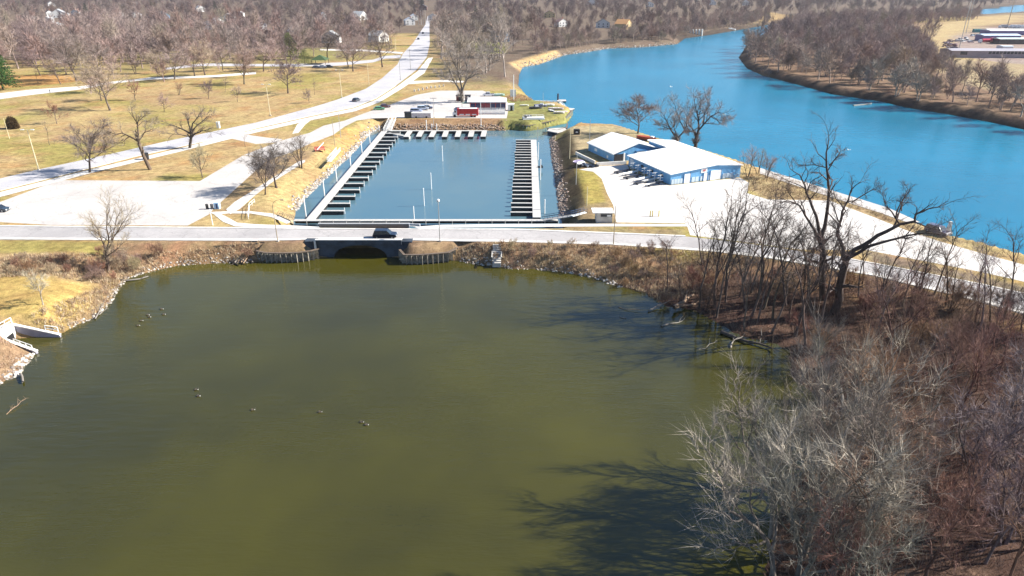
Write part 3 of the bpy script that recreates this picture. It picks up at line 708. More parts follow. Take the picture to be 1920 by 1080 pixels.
B = skeleton('island elm', (1271, 273), [
    ([(1271, 275), (1270, 262), (1268, 258)], 0.5, 0.42, 0), ([(1268, 258), (1258, 244), (1252, 232), (1245, 218), (1238, 208)], 0.32, 0.06, -1),
    ([(1270, 260), (1282, 248), (1288, 236), (1290, 220), (1296, 208)], 0.32, 0.06, 1), ([(1256, 242), (1244, 236), (1234, 232)], 0.18, 0.04, -2), ([(1284, 244), (1276, 228), (1270, 210), (1268, 196)], 0.22, 0.05, 3),
    ([(1269, 254), (1262, 238), (1262, 220)], 0.2, 0.05, -3)], 505, SP)
put_skel('island elm', B, (0.14, 0.115, 0.10), (0.30, 0.26, 0.24), 'forked leafless tree behind the blue sheds, left of the taller one')
B = skeleton('island tall', (1304, 277), [
    ([(1304, 279), (1305, 266), (1306, 256)], 0.6, 0.5, 0), ([(1306, 256), (1300, 245), (1290, 232), (1286, 220)], 0.32, 0.06, -2),
    ([(1306, 256), (1310, 240), (1310, 222), (1306, 205), (1303, 190)], 0.36, 0.06, 1), ([(1308, 246), (1320, 232), (1332, 218), (1345, 210), (1356, 212)], 0.32, 0.06, -1),
    ([(1318, 234), (1322, 215), (1334, 200), (1332, 186)], 0.22, 0.05, 3), ([(1310, 230), (1316, 208), (1318, 192)], 0.2, 0.05, 4), ([(1300, 246), (1284, 246)], 0.2, 0.1, -2), ([(1332, 218), (1348, 224), (1360, 222)], 0.14, 0.04, -3)], 506, SP)
put_skel('island tall', B, (0.14, 0.115, 0.10), (0.30, 0.26, 0.24), 'tallest leafless tree behind the blue sheds, spreading against the river')
B = skeleton('shore fork', (203, 511), [
    ([(203, 512), (201, 490), (199, 476)], 0.34, 0.26, 0), ([(199, 476), (196, 458), (190, 440), (186, 425), (178, 412)], 0.17, 0.03, -1), ([(200, 474), (202, 455), (198, 430), (198, 405), (200, 386)], 0.18, 0.03, 1),
    ([(201, 470), (212, 445), (224, 425), (236, 405)], 0.17, 0.03, 1), ([(200, 480), (216, 470), (236, 452)], 0.12, 0.03, -1), ([(197, 462), (184, 446), (168, 436)], 0.11, 0.03, 1.5), ([(206, 456), (210, 430), (216, 400)], 0.12, 0.03, 2)],
    507, par(nc=[0, 10, 6, 0], ratio=[0, 0.42, 0.5, .5], ang=[0, 48, 45, 0], t0=[0, 0.2, 0.2, 0], up=[0, .05, .08, .08], ntw=8, tl=1.0, tw=0.013, rmin=0.012), z=hz(203, 511))
put_skel('shore fork', B, (0.19, 0.15, 0.12), TANT, 'vase-shaped leafless tree on the brushy bank above the pond, left of the bridge')
B = skeleton('marina elm', (867, 192), [
    ([(867, 194), (866, 182), (864, 174)], 0.85, 0.7, 0), ([(864, 174), (858, 162), (850, 150), (846, 135), (838, 118)], 0.45, 0.1, -2), ([(866, 176), (870, 160), (876, 148), (890, 140), (905, 137)], 0.45, 0.1, -1),
    ([(866, 172), (862, 150), (858, 130), (856, 105)], 0.4, 0.1, 2), ([(872, 158), (874, 135), (878, 112), (884, 92)], 0.4, 0.1, 2), ([(852, 152), (838, 146), (826, 136)], 0.25, 0.06, -4), ([(858, 130), (846, 108), (836, 86)], 0.25, 0.06, 5),
    ([(876, 148), (892, 126), (904, 106)], 0.3, 0.06, 4)], 508, par(nc=[0, 9, 6, 0], ratio=[0, 0.42, 0.5, .5], ang=[0, 60, 50, 0], t0=[0, 0.2, 0.2, 0], wig=[0.1, 0.2, 0.24, 0.25], ntw=9, tl=1.8, tw=0.04, rmin=0.03))
put_skel('marina elm', B, (0.18, 0.16, 0.14), (0.31, 0.275, 0.25), 'huge pale leafless tree beside the white-roofed marina store')
# ---- park trees one by one (photo pixel of the foot, height, family, bark, twig, label)
PARK = [
 (144, 152, 25, 'park0', MAUVE, 'tallest park tree at the left, its broad crown above a long bare trunk'),
 (114, 158, 12, 'park1', TANT, 'round leafless tree just left of the tallest park tree trunk'),
 (76, 142, 15, 'park2', MAUVE, 'leafless tree with a fan crown right of the green pine'),
 (72, 156, 9, 'pole1', MAUVE, 'thin sapling right of the green pine, in front of a fan-shaped tree'),
 (171, 175, 12, 'park3', MAUVE, 'leafless tree at the end of the white footpath'),
 (190, 189, 11, 'park4', MAUVE, 'short leafless tree left of the pale-trunked park tree'),
 (207, 207, 19, 'park1', TANT, 'pale-trunked leafless tree in the middle of the left lawn'),
 (254, 188, 9, 'small0', RED, 'small reddish tree in front of the lawn path'),
 (327, 149, 17, 'park2', MAUVE, 'leafless tree beside the park loop road, left of a forked one'),
 (296, 138, 12, 'park0', TANT, 'low leafless tree behind the park loop road, leftmost there'),
 (365, 143, 16, 'park4', MAUVE, 'leafless tree in front of the loop road, left of the forked tree'),
 (385, 141, 18, 'park3', TANT, 'forked leafless tree on the near edge of the loop road'),
 (418, 132, 15, 'park1', MAUVE, 'leafless tree standing behind the loop road near its middle'),
 (458, 158, 17, 'park0', MAUVE, 'round-crowned tree at the left of two on the yellow lawn'),
 (336, 178, 7, 'multi0', RED, 'low reddish many-stemmed tree on the lawn'),
 (308, 209, 7, 'small1', MAUVE, 'young tree on the lawn below the reddish many-stemmed tree'),
 (391, 185, 8, 'small2', MAUVE, 'young tree right of the reddish many-stemmed tree'),
 (422, 173, 8, 'pole2', MAUVE, 'slender sapling below the round-crowned lawn tree'),
 (446, 191, 7, 'small0', MAUVE, 'small sapling left of the pair of T-shaped lamps'),
 (107, 232, 8, 'small1', RED, 'small round reddish tree above the tall yellow lamp'),
 (93, 272, 8, 'pole3', TANT, 'thin bare sapling right of the tall yellow lamp'),
 (168, 324, 14, 'park2', GREY, 'dark leafless tree at the road edge above the white parking lot'),
 (380, 333, 8.5, 'small2', TANT, 'small vase-shaped tree at the top edge of the white parking lot'),
 (80, 570, 6.5, 'small0', (0.42, 0.38, 0.33), 'small pale tree on the grass by the concrete outfall'),
 (540, 175, 16, 'park4', MAUVE, 'round-crowned tree at the right of two on the yellow lawn'),
 (494, 134, 17, 'park2', MAUVE, 'leafless tree beyond the lawn, left of the shelter'),
 (614, 108, 18, 'park3', DARK, 'dark leaning tree behind the picnic shelter'),
 (662, 134, 18, 'park1', MAUVE, 'leafless tree with a reddish trunk on the lawn left of the black-trunked one'),
 (653, 126, 15, 'park0', MAUVE, 'leafless tree close behind the reddish-trunked lawn tree'),
 (717, 126, 20, 'park4', DARK, 'black-trunked tree on the lawn where the side street meets the road'),
 (580, 193, 6, 'small1', MAUVE, 'small sapling on the lawn between the two T-shaped lamps'),
 (590, 178, 7, 'pole0', MAUVE, 'slender sapling left of the tallest T-shaped lamp'),
 (497, 365, 10, 'small2', GREY, 'leafless tree at the parking lot corner, nearest the pond road'),
 (518, 350, 12.5, 'park3', GREY, 'leafless tree between the lot and the marina bank, middle one of three'),
 (564, 313, 11.5, 'multi1', DARK, 'dark wide many-stemmed tree beside the red bench at the marina bank'),
 (460, 276, 5, 'pole2', MAUVE, 'tiny sapling on the grass triangle below the park road'),
 (1196, 250, 13.5, 'park2', (0.22, 0.14, 0.13), 'rounded reddish-topped tree at the river edge behind the left shed'),
 (1402, 331, 9, 'multi3', (0.33, 0.27, 0.26), 'pale pinkish shrub tree right behind the big blue shed corner'),
 (1420, 326, 8, 'multi0', (0.33, 0.27, 0.26), 'pale pinkish shrub tree by the river walk, second from the shed'),
 (1437, 334, 8, 'multi1', (0.30, 0.25, 0.24), 'pale grey shrub tree by the river walk, third from the shed'),
 (1317, 499, 14, 'pole4', GREY, 'slim tree with one dark trunk between road and pond, leftmost by the lot'),
 (1363, 506, 16, 'pole0', GREY, 'slim tall tree in front of the white lot, second of the roadside pair'),
 (1251, 549, 12, 'pole1', GREY, 'thin tree at the tip of the wooded shore where branches lie in the water'),
 (1266, 572, 9, 'pole2', GREY, 'thin tree leaning left over the fallen logs on the shore'),
]
T_IX = 0
for (a_, b_, H, key, tw_, lab) in PARK:
    q = P(a_, b_, ZL if b_ < 420 or b_ > 800 else 2.5); z = LH(q.x, q.y)
    if b_ > 420: q = P(a_, b_, z)
    bk = DARK if tw_ in (DARK, GREY) else (0.17, 0.14, 0.12)
    if tw_[0] > 0.4: bk = (0.40, 0.35, 0.29)
    tw2 = tuple(x * 1.15 for x in tw_)
    put_tree(key, q.x, q.y, z, H, fam(key), rnd.random() * 6.28, bk, GREY if tw_ == DARK else tw2, lab, sxy=H / fam(key) * (1.25 if key.startswith('park') else 1.0))
for i, (a_, b_, H, l_) in enumerate(((1448, 1000, 17, 'middle'), (1462, 925, 15, 'farthest'), (1450, 1085, 17, 'nearest'), (1505, 1040, 18, 'rightmost'))):
    q = P(a_, b_, 0.5); put_tree('silver%d' % (i % 2), q.x, q.y, max(0.2, LH(q.x, q.y)), H, fam('silver0'), 0.5 * (i % 3) - 0.4, (0.24, 0.22, 0.19), (0.38, 0.35, 0.30), 'big pale tree leaning over the lower right edge of the pond, %s of four' % l_, 'big pale trees leaning over the pond', sxy=H / 13 * 1.2)
def scatter(poly, n, z=ZL, seed=1, mind=0.0):
    g = np.random.default_rng(seed); wp = np.array(P2(poly, z)); lo = wp.min(0); hi = wp.max(0); out = []
    while len(out) < n:
        q = lo + (hi - lo) * g.random((4000, 2)); q = q[inside(wp, q[:, 0], q[:, 1])]
        for a_ in q:
            if mind and any((a_[0] - o[0]) ** 2 + (a_[1] - o[1]) ** 2 < mind * mind for o in out[-400:]): continue
            out.append(a_)
            if len(out) >= n: break
        if mind: mind *= 0.93
    return np.array(out)
def plant(poly, n, keys, hr, twigs, label, group, z=ZL, seed=1, mind=3.0, name='bare_tree', cat='tree', bark=None, filt=None):
    q = scatter(poly, n, z, seed, mind); h, bb = land(q[:, 0], q[:, 1]); g = random.Random(seed); k = 0
    for (x, y), zz, b_ in zip(q, h, bb):
        if b_ < 0.6: continue
        if any(pdist(PVW[v], np.array([x]), np.array([y]))[0] < 1.5 for v in ('bridge_road', 'boatyard_lot')): continue
        key = g.choice(keys); H = g.uniform(*hr); tw_ = g.choice(twigs)
        s_ = g.uniform(0.85, 1.15)
        bk = bark or tuple(c * 0.62 for c in tw_)
        put_tree(key, x, y, zz, H, fam(key), g.random() * 6.28, bk, tuple(c * s_ for c in tw_), label, group, name, cat=cat); k += 1
    return k
# wood right of the pond
FG1 = [(1455, 940), (1530, 890), (1600, 880), (1600, 1180), (1425, 1180), (1430, 1000)]
FG0 = [(1470, 655), (1560, 645), (1640, 720), (1650, 860), (1560, 880), (1570, 790), (1500, 700)]
FG2 = [(1560, 650), (1930, 640), (2100, 760), (2100, 1150), (1560, 1150), (1600, 900), (1600, 700)]
FG3 = [(1290, 560), (1400, 535), (1480, 550), (1525, 590), (1540, 630), (1500, 640), (1440, 640), (1390, 625)]
FG4 = [(1600, 590), (1700, 560), (1830, 590), (1960, 640), (2060, 700), (1960, 720), (1760, 650), (1600, 640)]
FG5 = [(1500, 520), (1640, 532), (1830, 578), (1990, 630), (1980, 655), (1830, 610), (1640, 570), (1500, 560)]
print('wood', plant(FG0, 8, ['silver0', 'silver1', 'silver2', 'silver3', 'silver4'], (6, 9), [SILV, (0.21, 0.20, 0.185), (0.18, 0.17, 0.16)], 'low silvery tree behind the shore, above the water of the inlet', 'low silvery trees above the inlet', 1.5, 60, 4.5),
 plant(FG1, 14, ['silver0', 'silver1', 'silver2', 'silver3', 'silver4'], (14, 20), [SILV, (0.30, 0.28, 0.24), (0.25, 0.235, 0.21)], 'silvery leafless tree in the thicket at the pond edge, lower right', 'silvery trees along the pond edge', 1.5, 61, 4.2),
 plant(FG2, 50, ['multi0', 'multi1', 'silver1', 'pole1', 'pole3', 'pole4', 'pole2', 'multi3'], (9, 16), [(0.26, 0.15, 0.125), (0.33, 0.22, 0.16), (0.27, 0.22, 0.23), (0.40, 0.27, 0.17), (0.24, 0.19, 0.18)], 'reddish brown leafless tree in the dense thicket, lower right', 'reddish trees of the dense thicket', 1.5, 62, 4.0),
 plant(FG3, 28, ['pole0', 'pole1', 'pole2', 'pole3', 'pole4'], (13, 21), [GREY, DARK, (0.16, 0.12, 0.11)], 'slim dark-stemmed tree on the leaf-strewn shore left of the two big dark trees', 'slim trees on the leaf-strewn shore', 1.5, 63, 2.6, bark=(0.17, 0.135, 0.12)),
 plant(FG4, 26, ['pole0', 'pole3', 'multi2', 'shrub1', 'pole4'], (5, 10), [RED, (0.25, 0.17, 0.13), TANT, GREY], 'brownish leafless tree in the scrub between road and thicket', 'trees in the scrub below the road', 1.8, 64, 3.4),
 plant(FG5, 20, ['pole0', 'pole1', 'pole4', 'pole2'], (9, 15), [GREY, (0.18, 0.13, 0.11), (0.2, 0.15, 0.12)], 'slim leafless tree along the near edge of the road, right side', 'slim trees along the near road edge', 2.4, 65, 3.6))
# scrub in the wood, shrubs on the pond banks
plant([(1150, 535), (1300, 510), (1500, 530), (1700, 555), (1900, 610), (1950, 700), (1500, 650), (1400, 628), (1240, 570)], 22, ['shrub0', 'shrub1', 'shrub2'], (2.2, 4.8), [RED, (0.26, 0.18, 0.13), (0.3, 0.2, 0.12)], 'reddish brown shrub under the trees between road and pond', 'shrubs under the roadside trees', 2.0, 66, 2.2, name='bare_shrub', cat='shrub')
plant([(0, 500), (190, 492), (190, 478), (330, 476), (480, 465), (478, 486), (330, 493), (240, 510), (180, 520), (0, 528)], 46, ['shrub0', 'shrub1', 'shrub2'], (1.4, 3.0), [(0.30, 0.17, 0.12), (0.28, 0.2, 0.17), (0.40, 0.31, 0.22)], 'leafless shrub on the reddish bank between road and pond, left of the bridge', 'shrubs on the bank left of the bridge', 2.2, 67, 1.8, name='bare_shrub', cat='shrub')
plant([(860, 466), (1000, 462), (1150, 468), (1300, 478), (1200, 520), (1060, 498), (960, 488), (870, 478)], 40, ['shrub0', 'shrub1', 'shrub2'], (1.2, 2.6), [(0.34, 0.22, 0.13), (0.28, 0.2, 0.17), (0.42, 0.33, 0.22)], 'dry brown shrub on the bank between road and pond, right of the bridge', 'shrubs on the bank right of the bridge', 2.4, 68, 1.8, name='bare_shrub', cat='shrub')
# ---- trees on the far bank: lighter meshes, one object each
def far_mesh(key, seed, H, r, p, stems=1):
    p = dict(p); p['lowp'] = True; t_ = gen(seed, H, r, p, stems=stems)
    a, c_ = t_.meshes(key)
    bm = bmesh.new(); bm.from_mesh(a)
    for f in bm.faces: f.material_index = 0
    n0 = len(bm.faces); bm.from_mesh(c_); bm.faces.ensure_lookup_table()
    for i in range(n0, len(bm.faces)): bm.faces[i].material_index = 1
    m_ = bpy.data.meshes.new(key); bm.to_mesh(m_); bm.free(); m_.materials.append(M_TWIG); m_.materials.append(M_TWIG)
    return m_
FARP = par(max=2, nc=[9, 7, 0, 0], ratio=[0.66, 0.5, 0.5, .5], ang=[62, 55, 0, 0], t0=[0.3, 0.2, 0, 0], ntw=11, tl=2.6, tw=0.06, rmin=0.045, seg=[5, 3, 2, 2], tup=0.3)
FAR = [far_mesh('far tree %d' % i, 700 + i, 14, 0.28, FARP) for i in range(4)] + [far_mesh('far tall %d' % i, 740 + i, 19, 0.3, par(max=2, nc=[10, 6, 0, 0], ratio=[0.42, 0.5, 0.5, .5], ang=[46, 50, 0, 0], t0=[0.35, 0.2, 0, 0], ntw=9, tl=2.6, tw=0.055, rmin=0.045, seg=[6, 3, 2, 2], tup=0.35, tfrac=0.75)) for i in range(2)] + [far_mesh('far tree %d' % (4 + i), 720 + i, 13, 0.2, par(max=2, nc=[6, 5, 0, 0], ratio=[0.5, 0.5, 0.5, .5], ang=[42, 45, 0, 0], t0=[0.3, 0.2, 0, 0], ntw=8, tl=2.2, tw=0.075, rmin=0.035, seg=[5, 3, 2, 2]), stems=3) for i in range(2)]
def plant_far(poly, n, hr, cols, label, group, seed, mind, keep=1.0):
    q = scatter(poly, n, ZL, seed, mind); h, bb = land(q[:, 0], q[:, 1]); g = random.Random(seed); out = []
    for (x, y), zz, b_ in zip(q, h, bb):
        if b_ < 3: continue
        H = g.uniform(*hr); o = bpy.data.objects.new('bare_tree', g.choice(FAR)); COL.objects.link(o)
        o.location = (x, y, zz - 0.1); s_ = H / 15.0; o.scale = (s_ * g.uniform(.95, 1.25),) * 2 + (s_,); o.rotation_euler = (0, 0, g.random() * 6.28)
        o.color = (*g.choice(cols), 1); setp(o, label, 'tree', group); out.append(o)
    return out
FC = [(0.26, 0.20, 0.19), (0.30, 0.235, 0.215), (0.25, 0.21, 0.18), (0.24, 0.18, 0.185)]
plant_far([(1405, 132), (1500, 158), (1650, 188), (1780, 212), (1920, 240), (2010, 262), (2010, 215), (1900, 200), (1740, 165), (1600, 138), (1480, 115), (1400, 108)], 62, (12, 19), [(0.33, 0.27, 0.24), (0.29, 0.23, 0.2), (0.38, 0.32, 0.28)], 'leafless tree on the right river bank, close to the water', 'trees along the right river bank', 81, 8)
plant_far([(800, 62), (960, 52), (985, 112), (968, 160), (930, 150), (880, 145), (815, 120), (812, 90)], 34, (16, 26), [(0.33, 0.275, 0.25), (0.37, 0.31, 0.28), (0.28, 0.235, 0.2)], 'leafless tree in the grove between the far street and the river', 'trees of the grove between street and river', 82, 9)

# ---------------------------------------------------------------- woodland masses (uncountable)
def woodland(name, wpts, zz, scl, label, col, group=None):
    me_ = bpy.data.meshes.new(name); me_.from_pydata([(x, y, z) for (x, y), z in zip(wpts, zz)], [], [])
    at_ = me_.attributes.new('scl', 'FLOAT', 'POINT'); at_.data.foreach_set('value', list(scl)); me_.update()
    o = bpy.data.objects.new(name, me_); COL.objects.link(o); o.color = (*col, 1)
    setp(o, label, 'trees', None, 'stuff')
    ng = bpy.data.node_groups.new(name, 'GeometryNodeTree')
    ng.interface.new_socket('Geometry', in_out='INPUT', socket_type='NodeSocketGeometry'); ng.interface.new_socket('Geometry', in_out='OUTPUT', socket_type='NodeSocketGeometry')
    N = ng.nodes; Lk = ng.links; gi = N.new('NodeGroupInput'); go = N.new('NodeGroupOutput')
    iop = N.new('GeometryNodeInstanceOnPoints'); jn = N.new('GeometryNodeJoinGeometry')
    done = set()
    for ob in list(COL.objects):
        if ob.type == 'MESH' and ob.data in FAR and ob.data.name not in done:
            done.add(ob.data.name); oi = N.new('GeometryNodeObjectInfo'); oi.inputs[0].default_value = ob; oi.inputs['As Instance'].default_value = True
            oi.transform_space = 'ORIGINAL'; Lk.new(oi.outputs['Geometry'], jn.inputs[0])
    Lk.new(gi.outputs[0], iop.inputs['Points']); Lk.new(jn.outputs[0], iop.inputs['Instance']); iop.inputs['Pick Instance'].default_value = True
    r1 = N.new('FunctionNodeRandomValue'); r1.data_type = 'INT'; r1.inputs['Min'].default_value = 0; r1.inputs['Max'].default_value = len(done) - 1
    for s_ in r1.inputs:
        if s_.name == 'Max' and s_.type == 'INT': s_.default_value = len(done) - 1
        if s_.name == 'Min' and s_.type == 'INT': s_.default_value = 0
    Lk.new([q for q in r1.outputs if q.type == 'INT'][0], iop.inputs['Instance Index'])
    r2 = N.new('FunctionNodeRandomValue'); r2.data_type = 'FLOAT_VECTOR'
    v_ = [s_ for s_ in r2.inputs if s_.type == 'VECTOR']; v_[0].default_value = (0, 0, 0); v_[1].default_value = (0.05, 0.05, 6.28)
    Lk.new([q for q in r2.outputs if q.type == 'VECTOR'][0], iop.inputs['Rotation'])
    na_ = N.new('GeometryNodeInputNamedAttribute'); na_.data_type = 'FLOAT'; na_.inputs['Name'].default_value = 'scl'
    Lk.new([q for q in na_.outputs if q.type == 'VALUE'][0], iop.inputs['Scale'])
    Lk.new(iop.outputs[0], go.inputs[0])
    md = o.modifiers.new('trees', 'NODES'); md.node_group = ng
    return o
HOUSES = [ # px, py, width, depth, rz deg, wall, roof, label
 (112, 33, 22, 14, 20, 'w', 'g', 'large white house with a long pale roof on the wooded hill, upper left'),
 (97, 12, 12, 10, 40, 'w', 'g', 'small white house above the large pale-roofed one, near the top edge'),
 (58, 40, 10, 8, 10, 'w', 'g', 'small white house alone at the far upper left'),
 (93, 30, 8, 8, 45, 'w', 'd', 'tiny white gabled house just left of the large pale-roofed one'),
 (93, 44, 9, 7, 0, 'w', 'g', 'small white house below the tiny gabled one, upper left'),
 (110, 60, 14, 9, 5, 'w', 'g', 'white house half hidden by the tallest park tree crown'),
 (145, 29, 12, 9, 0, 'w', 'r', 'white house with brown roof right of the large pale-roofed one'),
 (184, 31, 9, 8, -30, 'w', 'd', 'small white-gabled house beside a dark conifer'),
 (225, 34, 9, 8, 10, 'w', 'g', 'small white house above the park ball field'),
 (258, 34, 11, 9, 35, 'w', 'g', 'white gabled house alone in the grey trees'),
 (249, 10, 14, 9, 0, 'w', 'g', 'pale house at the top edge, left part of the hill'),
 (303, 36, 18, 10, 0, 'b', 'b', 'low blue-green roofed house in the dark trees'),
 (333, 66, 12, 8, 0, 'y', 'g', 'low tan house beyond the pink trees'),
 (376, 22, 14, 10, 40, 'w', 'g', 'white house with crossed gables near the top edge'),
 (392, 55, 11, 9, 0, 'w', 'd', 'tall white house left of the white gabled one'),
 (409, 47, 10, 9, 50, 'w', 'g', 'tall white gabled house above the reddish bush'),
 (429, 40, 17, 8, 5, 'w', 'w', 'long low white house right of the tall gabled one'),
 (453, 32, 7, 7, 0, 'w', 'g', 'tiny white house near the top, left of centre'),
 (494, 55, 8, 7, 20, 'w', 'd', 'small white house under dark conifers'),
 (507, 76, 16, 9, 0, 'n', 'n', 'dark red-brown house behind the green pine'),
 (542, 73, 8, 6, 0, 'w', 'w', 'small white shed right of the dark red-brown house'),
 (550, 64, 8, 6, 0, 'w', 'w', 'upper of two small white sheds by the dark red-brown house'),
 (607, 36, 11, 9, 30, 'w', 'g', 'white house high in the trees left of the grey-roofed one'),
 (622, 80, 15, 8, 0, 'w', 'g', 'white house behind the dark leaning tree'),
 (636, 22, 12, 9, 10, 'n', 'd', 'dark house at the top edge above the grey-roofed house'),
 (674, 37, 20, 14, 70, 'w', 'g', 'big white-gabled house with a wide grey roof'),
 (710, 78, 13, 12, 60, 'w', 'g', 'white house behind bare trees at the corner of the side street'),
 (768, 47, 11, 9, 20, 'w', 'w', 'lower of two white houses left of the far street'),
 (776, 38, 8, 8, 20, 'w', 'w', 'upper of two white houses left of the far street'),
 (793, 19, 14, 8, 0, 'n', 'd', 'dark house at the far end of the street'),
 (811, 38, 10, 7, 0, 'w', 'g', 'small pale house right of the far street'),
 (938, 78, 9, 13, 60, 'b', 'b', 'steep blue house among the grove trees'),
 (915, 60, 12, 9, 0, 'n', 'r', 'brick-coloured house behind the steep blue one'),
 (1030, 33, 15, 9, 0, 'y', 'r', 'tan house with a pinkish roof above the river bank'),
 (1052, 50, 12, 9, 30, 'w', 'r', 'pinkish-roofed house nearest the tall bank tree'),
 (1130, 52, 14, 7, 0, 'w', 'd', 'low dark-roofed house left of the yellow one'),
 (1168, 54, 15, 13, 60, 'y', 'o', 'yellow house with an orange-brown roof on the far bank'),
 (1110, 10, 26, 10, 0, 'w', 'd', 'long dark-roofed building at the top edge'),
 (1218, 13, 12, 9, 10, 'w', 'g', 'pale house at the top edge above the river'),
 (1335, 9, 14, 8, 0, 'w', 'g', 'left one of two pale houses at the top edge right of centre'),
 (1398, 10, 14, 8, 0, 'w', 'g', 'right one of two pale houses at the top edge right of centre'),
]
HW = [(tuple(P(h[0], h[1])[:2]), h[2]) for h in HOUSES]
CLEAR = [(tuple(P(602, 120)[:2]), 16), (tuple(P(20, 166)[:2]), 6)]
def clear_ok(x, y):
    for (hx, hy), w_ in HW:
        D = math.hypot(hx, hy); ax, ay = hx / D, hy / D
        al = (x - hx) * ax + (y - hy) * ay; ac = abs((x - hx) * ay - (y - hy) * ax)
        if -0.26 * D * 0.5 - 8 < al < w_ * 0.7 + 2 and ac < w_ * (0.42 if al < -6 else 0.75): return False
    for (hx, hy), r_ in CLEAR:
        if math.hypot(x - hx, y - hy) < r_: return False
    return True
FARST = P2([(795, 48), (812, 48), (818, 5), (803, 5)])
def wood_pts(poly, sp, seed, smin, smax, edge=4):
    wp = np.array(P2(poly)); lo, hi = wp.min(0), wp.max(0); g = np.random.default_rng(seed)
    gx = np.arange(lo[0], hi[0], sp); gy = np.arange(lo[1], hi[1], sp); A, B_ = np.meshgrid(gx, gy)
    q = np.stack([A.ravel(), B_.ravel()], 1) + g.uniform(-sp * 0.45, sp * 0.45, (A.size, 2))
    q = q[inside(wp, q[:, 0], q[:, 1])]
    if len(q) > 30000: q = q[g.permutation(len(q))[:30000]]
    h, bb = land(q[:, 0], q[:, 1]); ok = bb > edge
    for k in ('park_road', 'path.002', 'path.003', 'path.004', 'marina_drive', 'path.001'): ok &= pdist(PVW[k], q[:, 0], q[:, 1]) > 5
    ok &= pdist(FARST, q[:, 0], q[:, 1]) > 3
    ok &= vnoise(q[:, 0], q[:, 1], 70, seed) > 0.12
    q = q[ok]; h = h[ok]
    k = np.array([clear_ok(*a_) for a_ in q], bool) if len(q) else np.zeros(0, bool)
    q = q[k]; h = h[k]
    return q, h - 0.1, g.uniform(smin, smax, len(q))
def wood(name, specs, label, col):
    Q = []; Hh = []; S = []
    for s_ in specs:
        q, h, s2 = wood_pts(*s_); Q.append(q); Hh.append(h); S.append(s2)
    Q = np.concatenate(Q); Hh = np.concatenate(Hh); S = np.concatenate(S); print(name, len(Q))
    return woodland(name, Q, Hh, S, label, col)
wood('woodland', [([(-1300, -26), (3300, -26), (3300, -5), (2400, -18), (1920, 5), (1850, 14), (1700, 21), (1560, 28), (1440, 40), (1400, 46), (1285, 60), (1180, 78), (1050, 92), (985, 104), (960, 58), (820, 56), (818, 46), (790, 46), (760, 62), (-900, 62)], 12.5, 91, 0.75, 1.3)],
     'dense leafless woods and gardens covering the far valley', (0.20, 0.155, 0.15))
wood('parkwood', [([(-700, 62), (700, 62), (740, 84), (640, 93), (560, 112), (420, 114), (300, 120), (190, 140), (100, 132), (-300, 128)], 15, 92, 0.95, 1.55), ([(40, 140), (190, 134), (300, 118), (560, 112), (640, 114), (560, 134), (460, 150), (300, 164), (200, 172), (110, 160)], 24, 98, 0.8, 1.15)],
     'pinkish leafless trees at the back of the park', (0.32, 0.255, 0.24))
wood('bankwood', [([(1400, 106), (1480, 116), (1600, 134), (1740, 160), (1900, 196), (2500, 300), (2600, 262), (1920, 186), (1800, 158), (1748, 122), (1735, 88), (1690, 75), (1700, 58), (1730, 46), (1500, 56), (1430, 76), (1402, 90)], 11.5, 93, 0.8, 1.25), ([(1425, 70), (1480, 55), (1560, 45), (1700, 37), (1838, 31), (1835, 38), (1740, 43), (1500, 58)], 9, 95, 0.7, 1.1), ([(1420, 118), (1500, 150), (1560, 164), (1650, 178), (1780, 203), (1920, 230), (2100, 265), (2100, 250), (1900, 196), (1740, 160), (1600, 134), (1480, 116)], 15, 96, 0.5, 0.9), ([(1380, 108), (1400, 130), (1430, 144), (1500, 162), (1650, 192), (1780, 218), (1920, 246), (2100, 280), (2100, 262), (1920, 230), (1780, 204), (1650, 180), (1500, 152), (1410, 120)], 5.5, 97, 0.16, 0.42, 0.3)],
     'leafless woods of the right river bank behind the shore trees', (0.30, 0.24, 0.23))
wood('edgewood', [([(1000, 108), (1060, 97), (1140, 86), (1270, 78), (1330, 62), (1440, 42), (1440, 30), (1300, 50), (1150, 74), (1000, 92)], 8.5, 94, 0.6, 0.95)],
     'leafless trees and scrub lining the far river bank', (0.31, 0.245, 0.22))

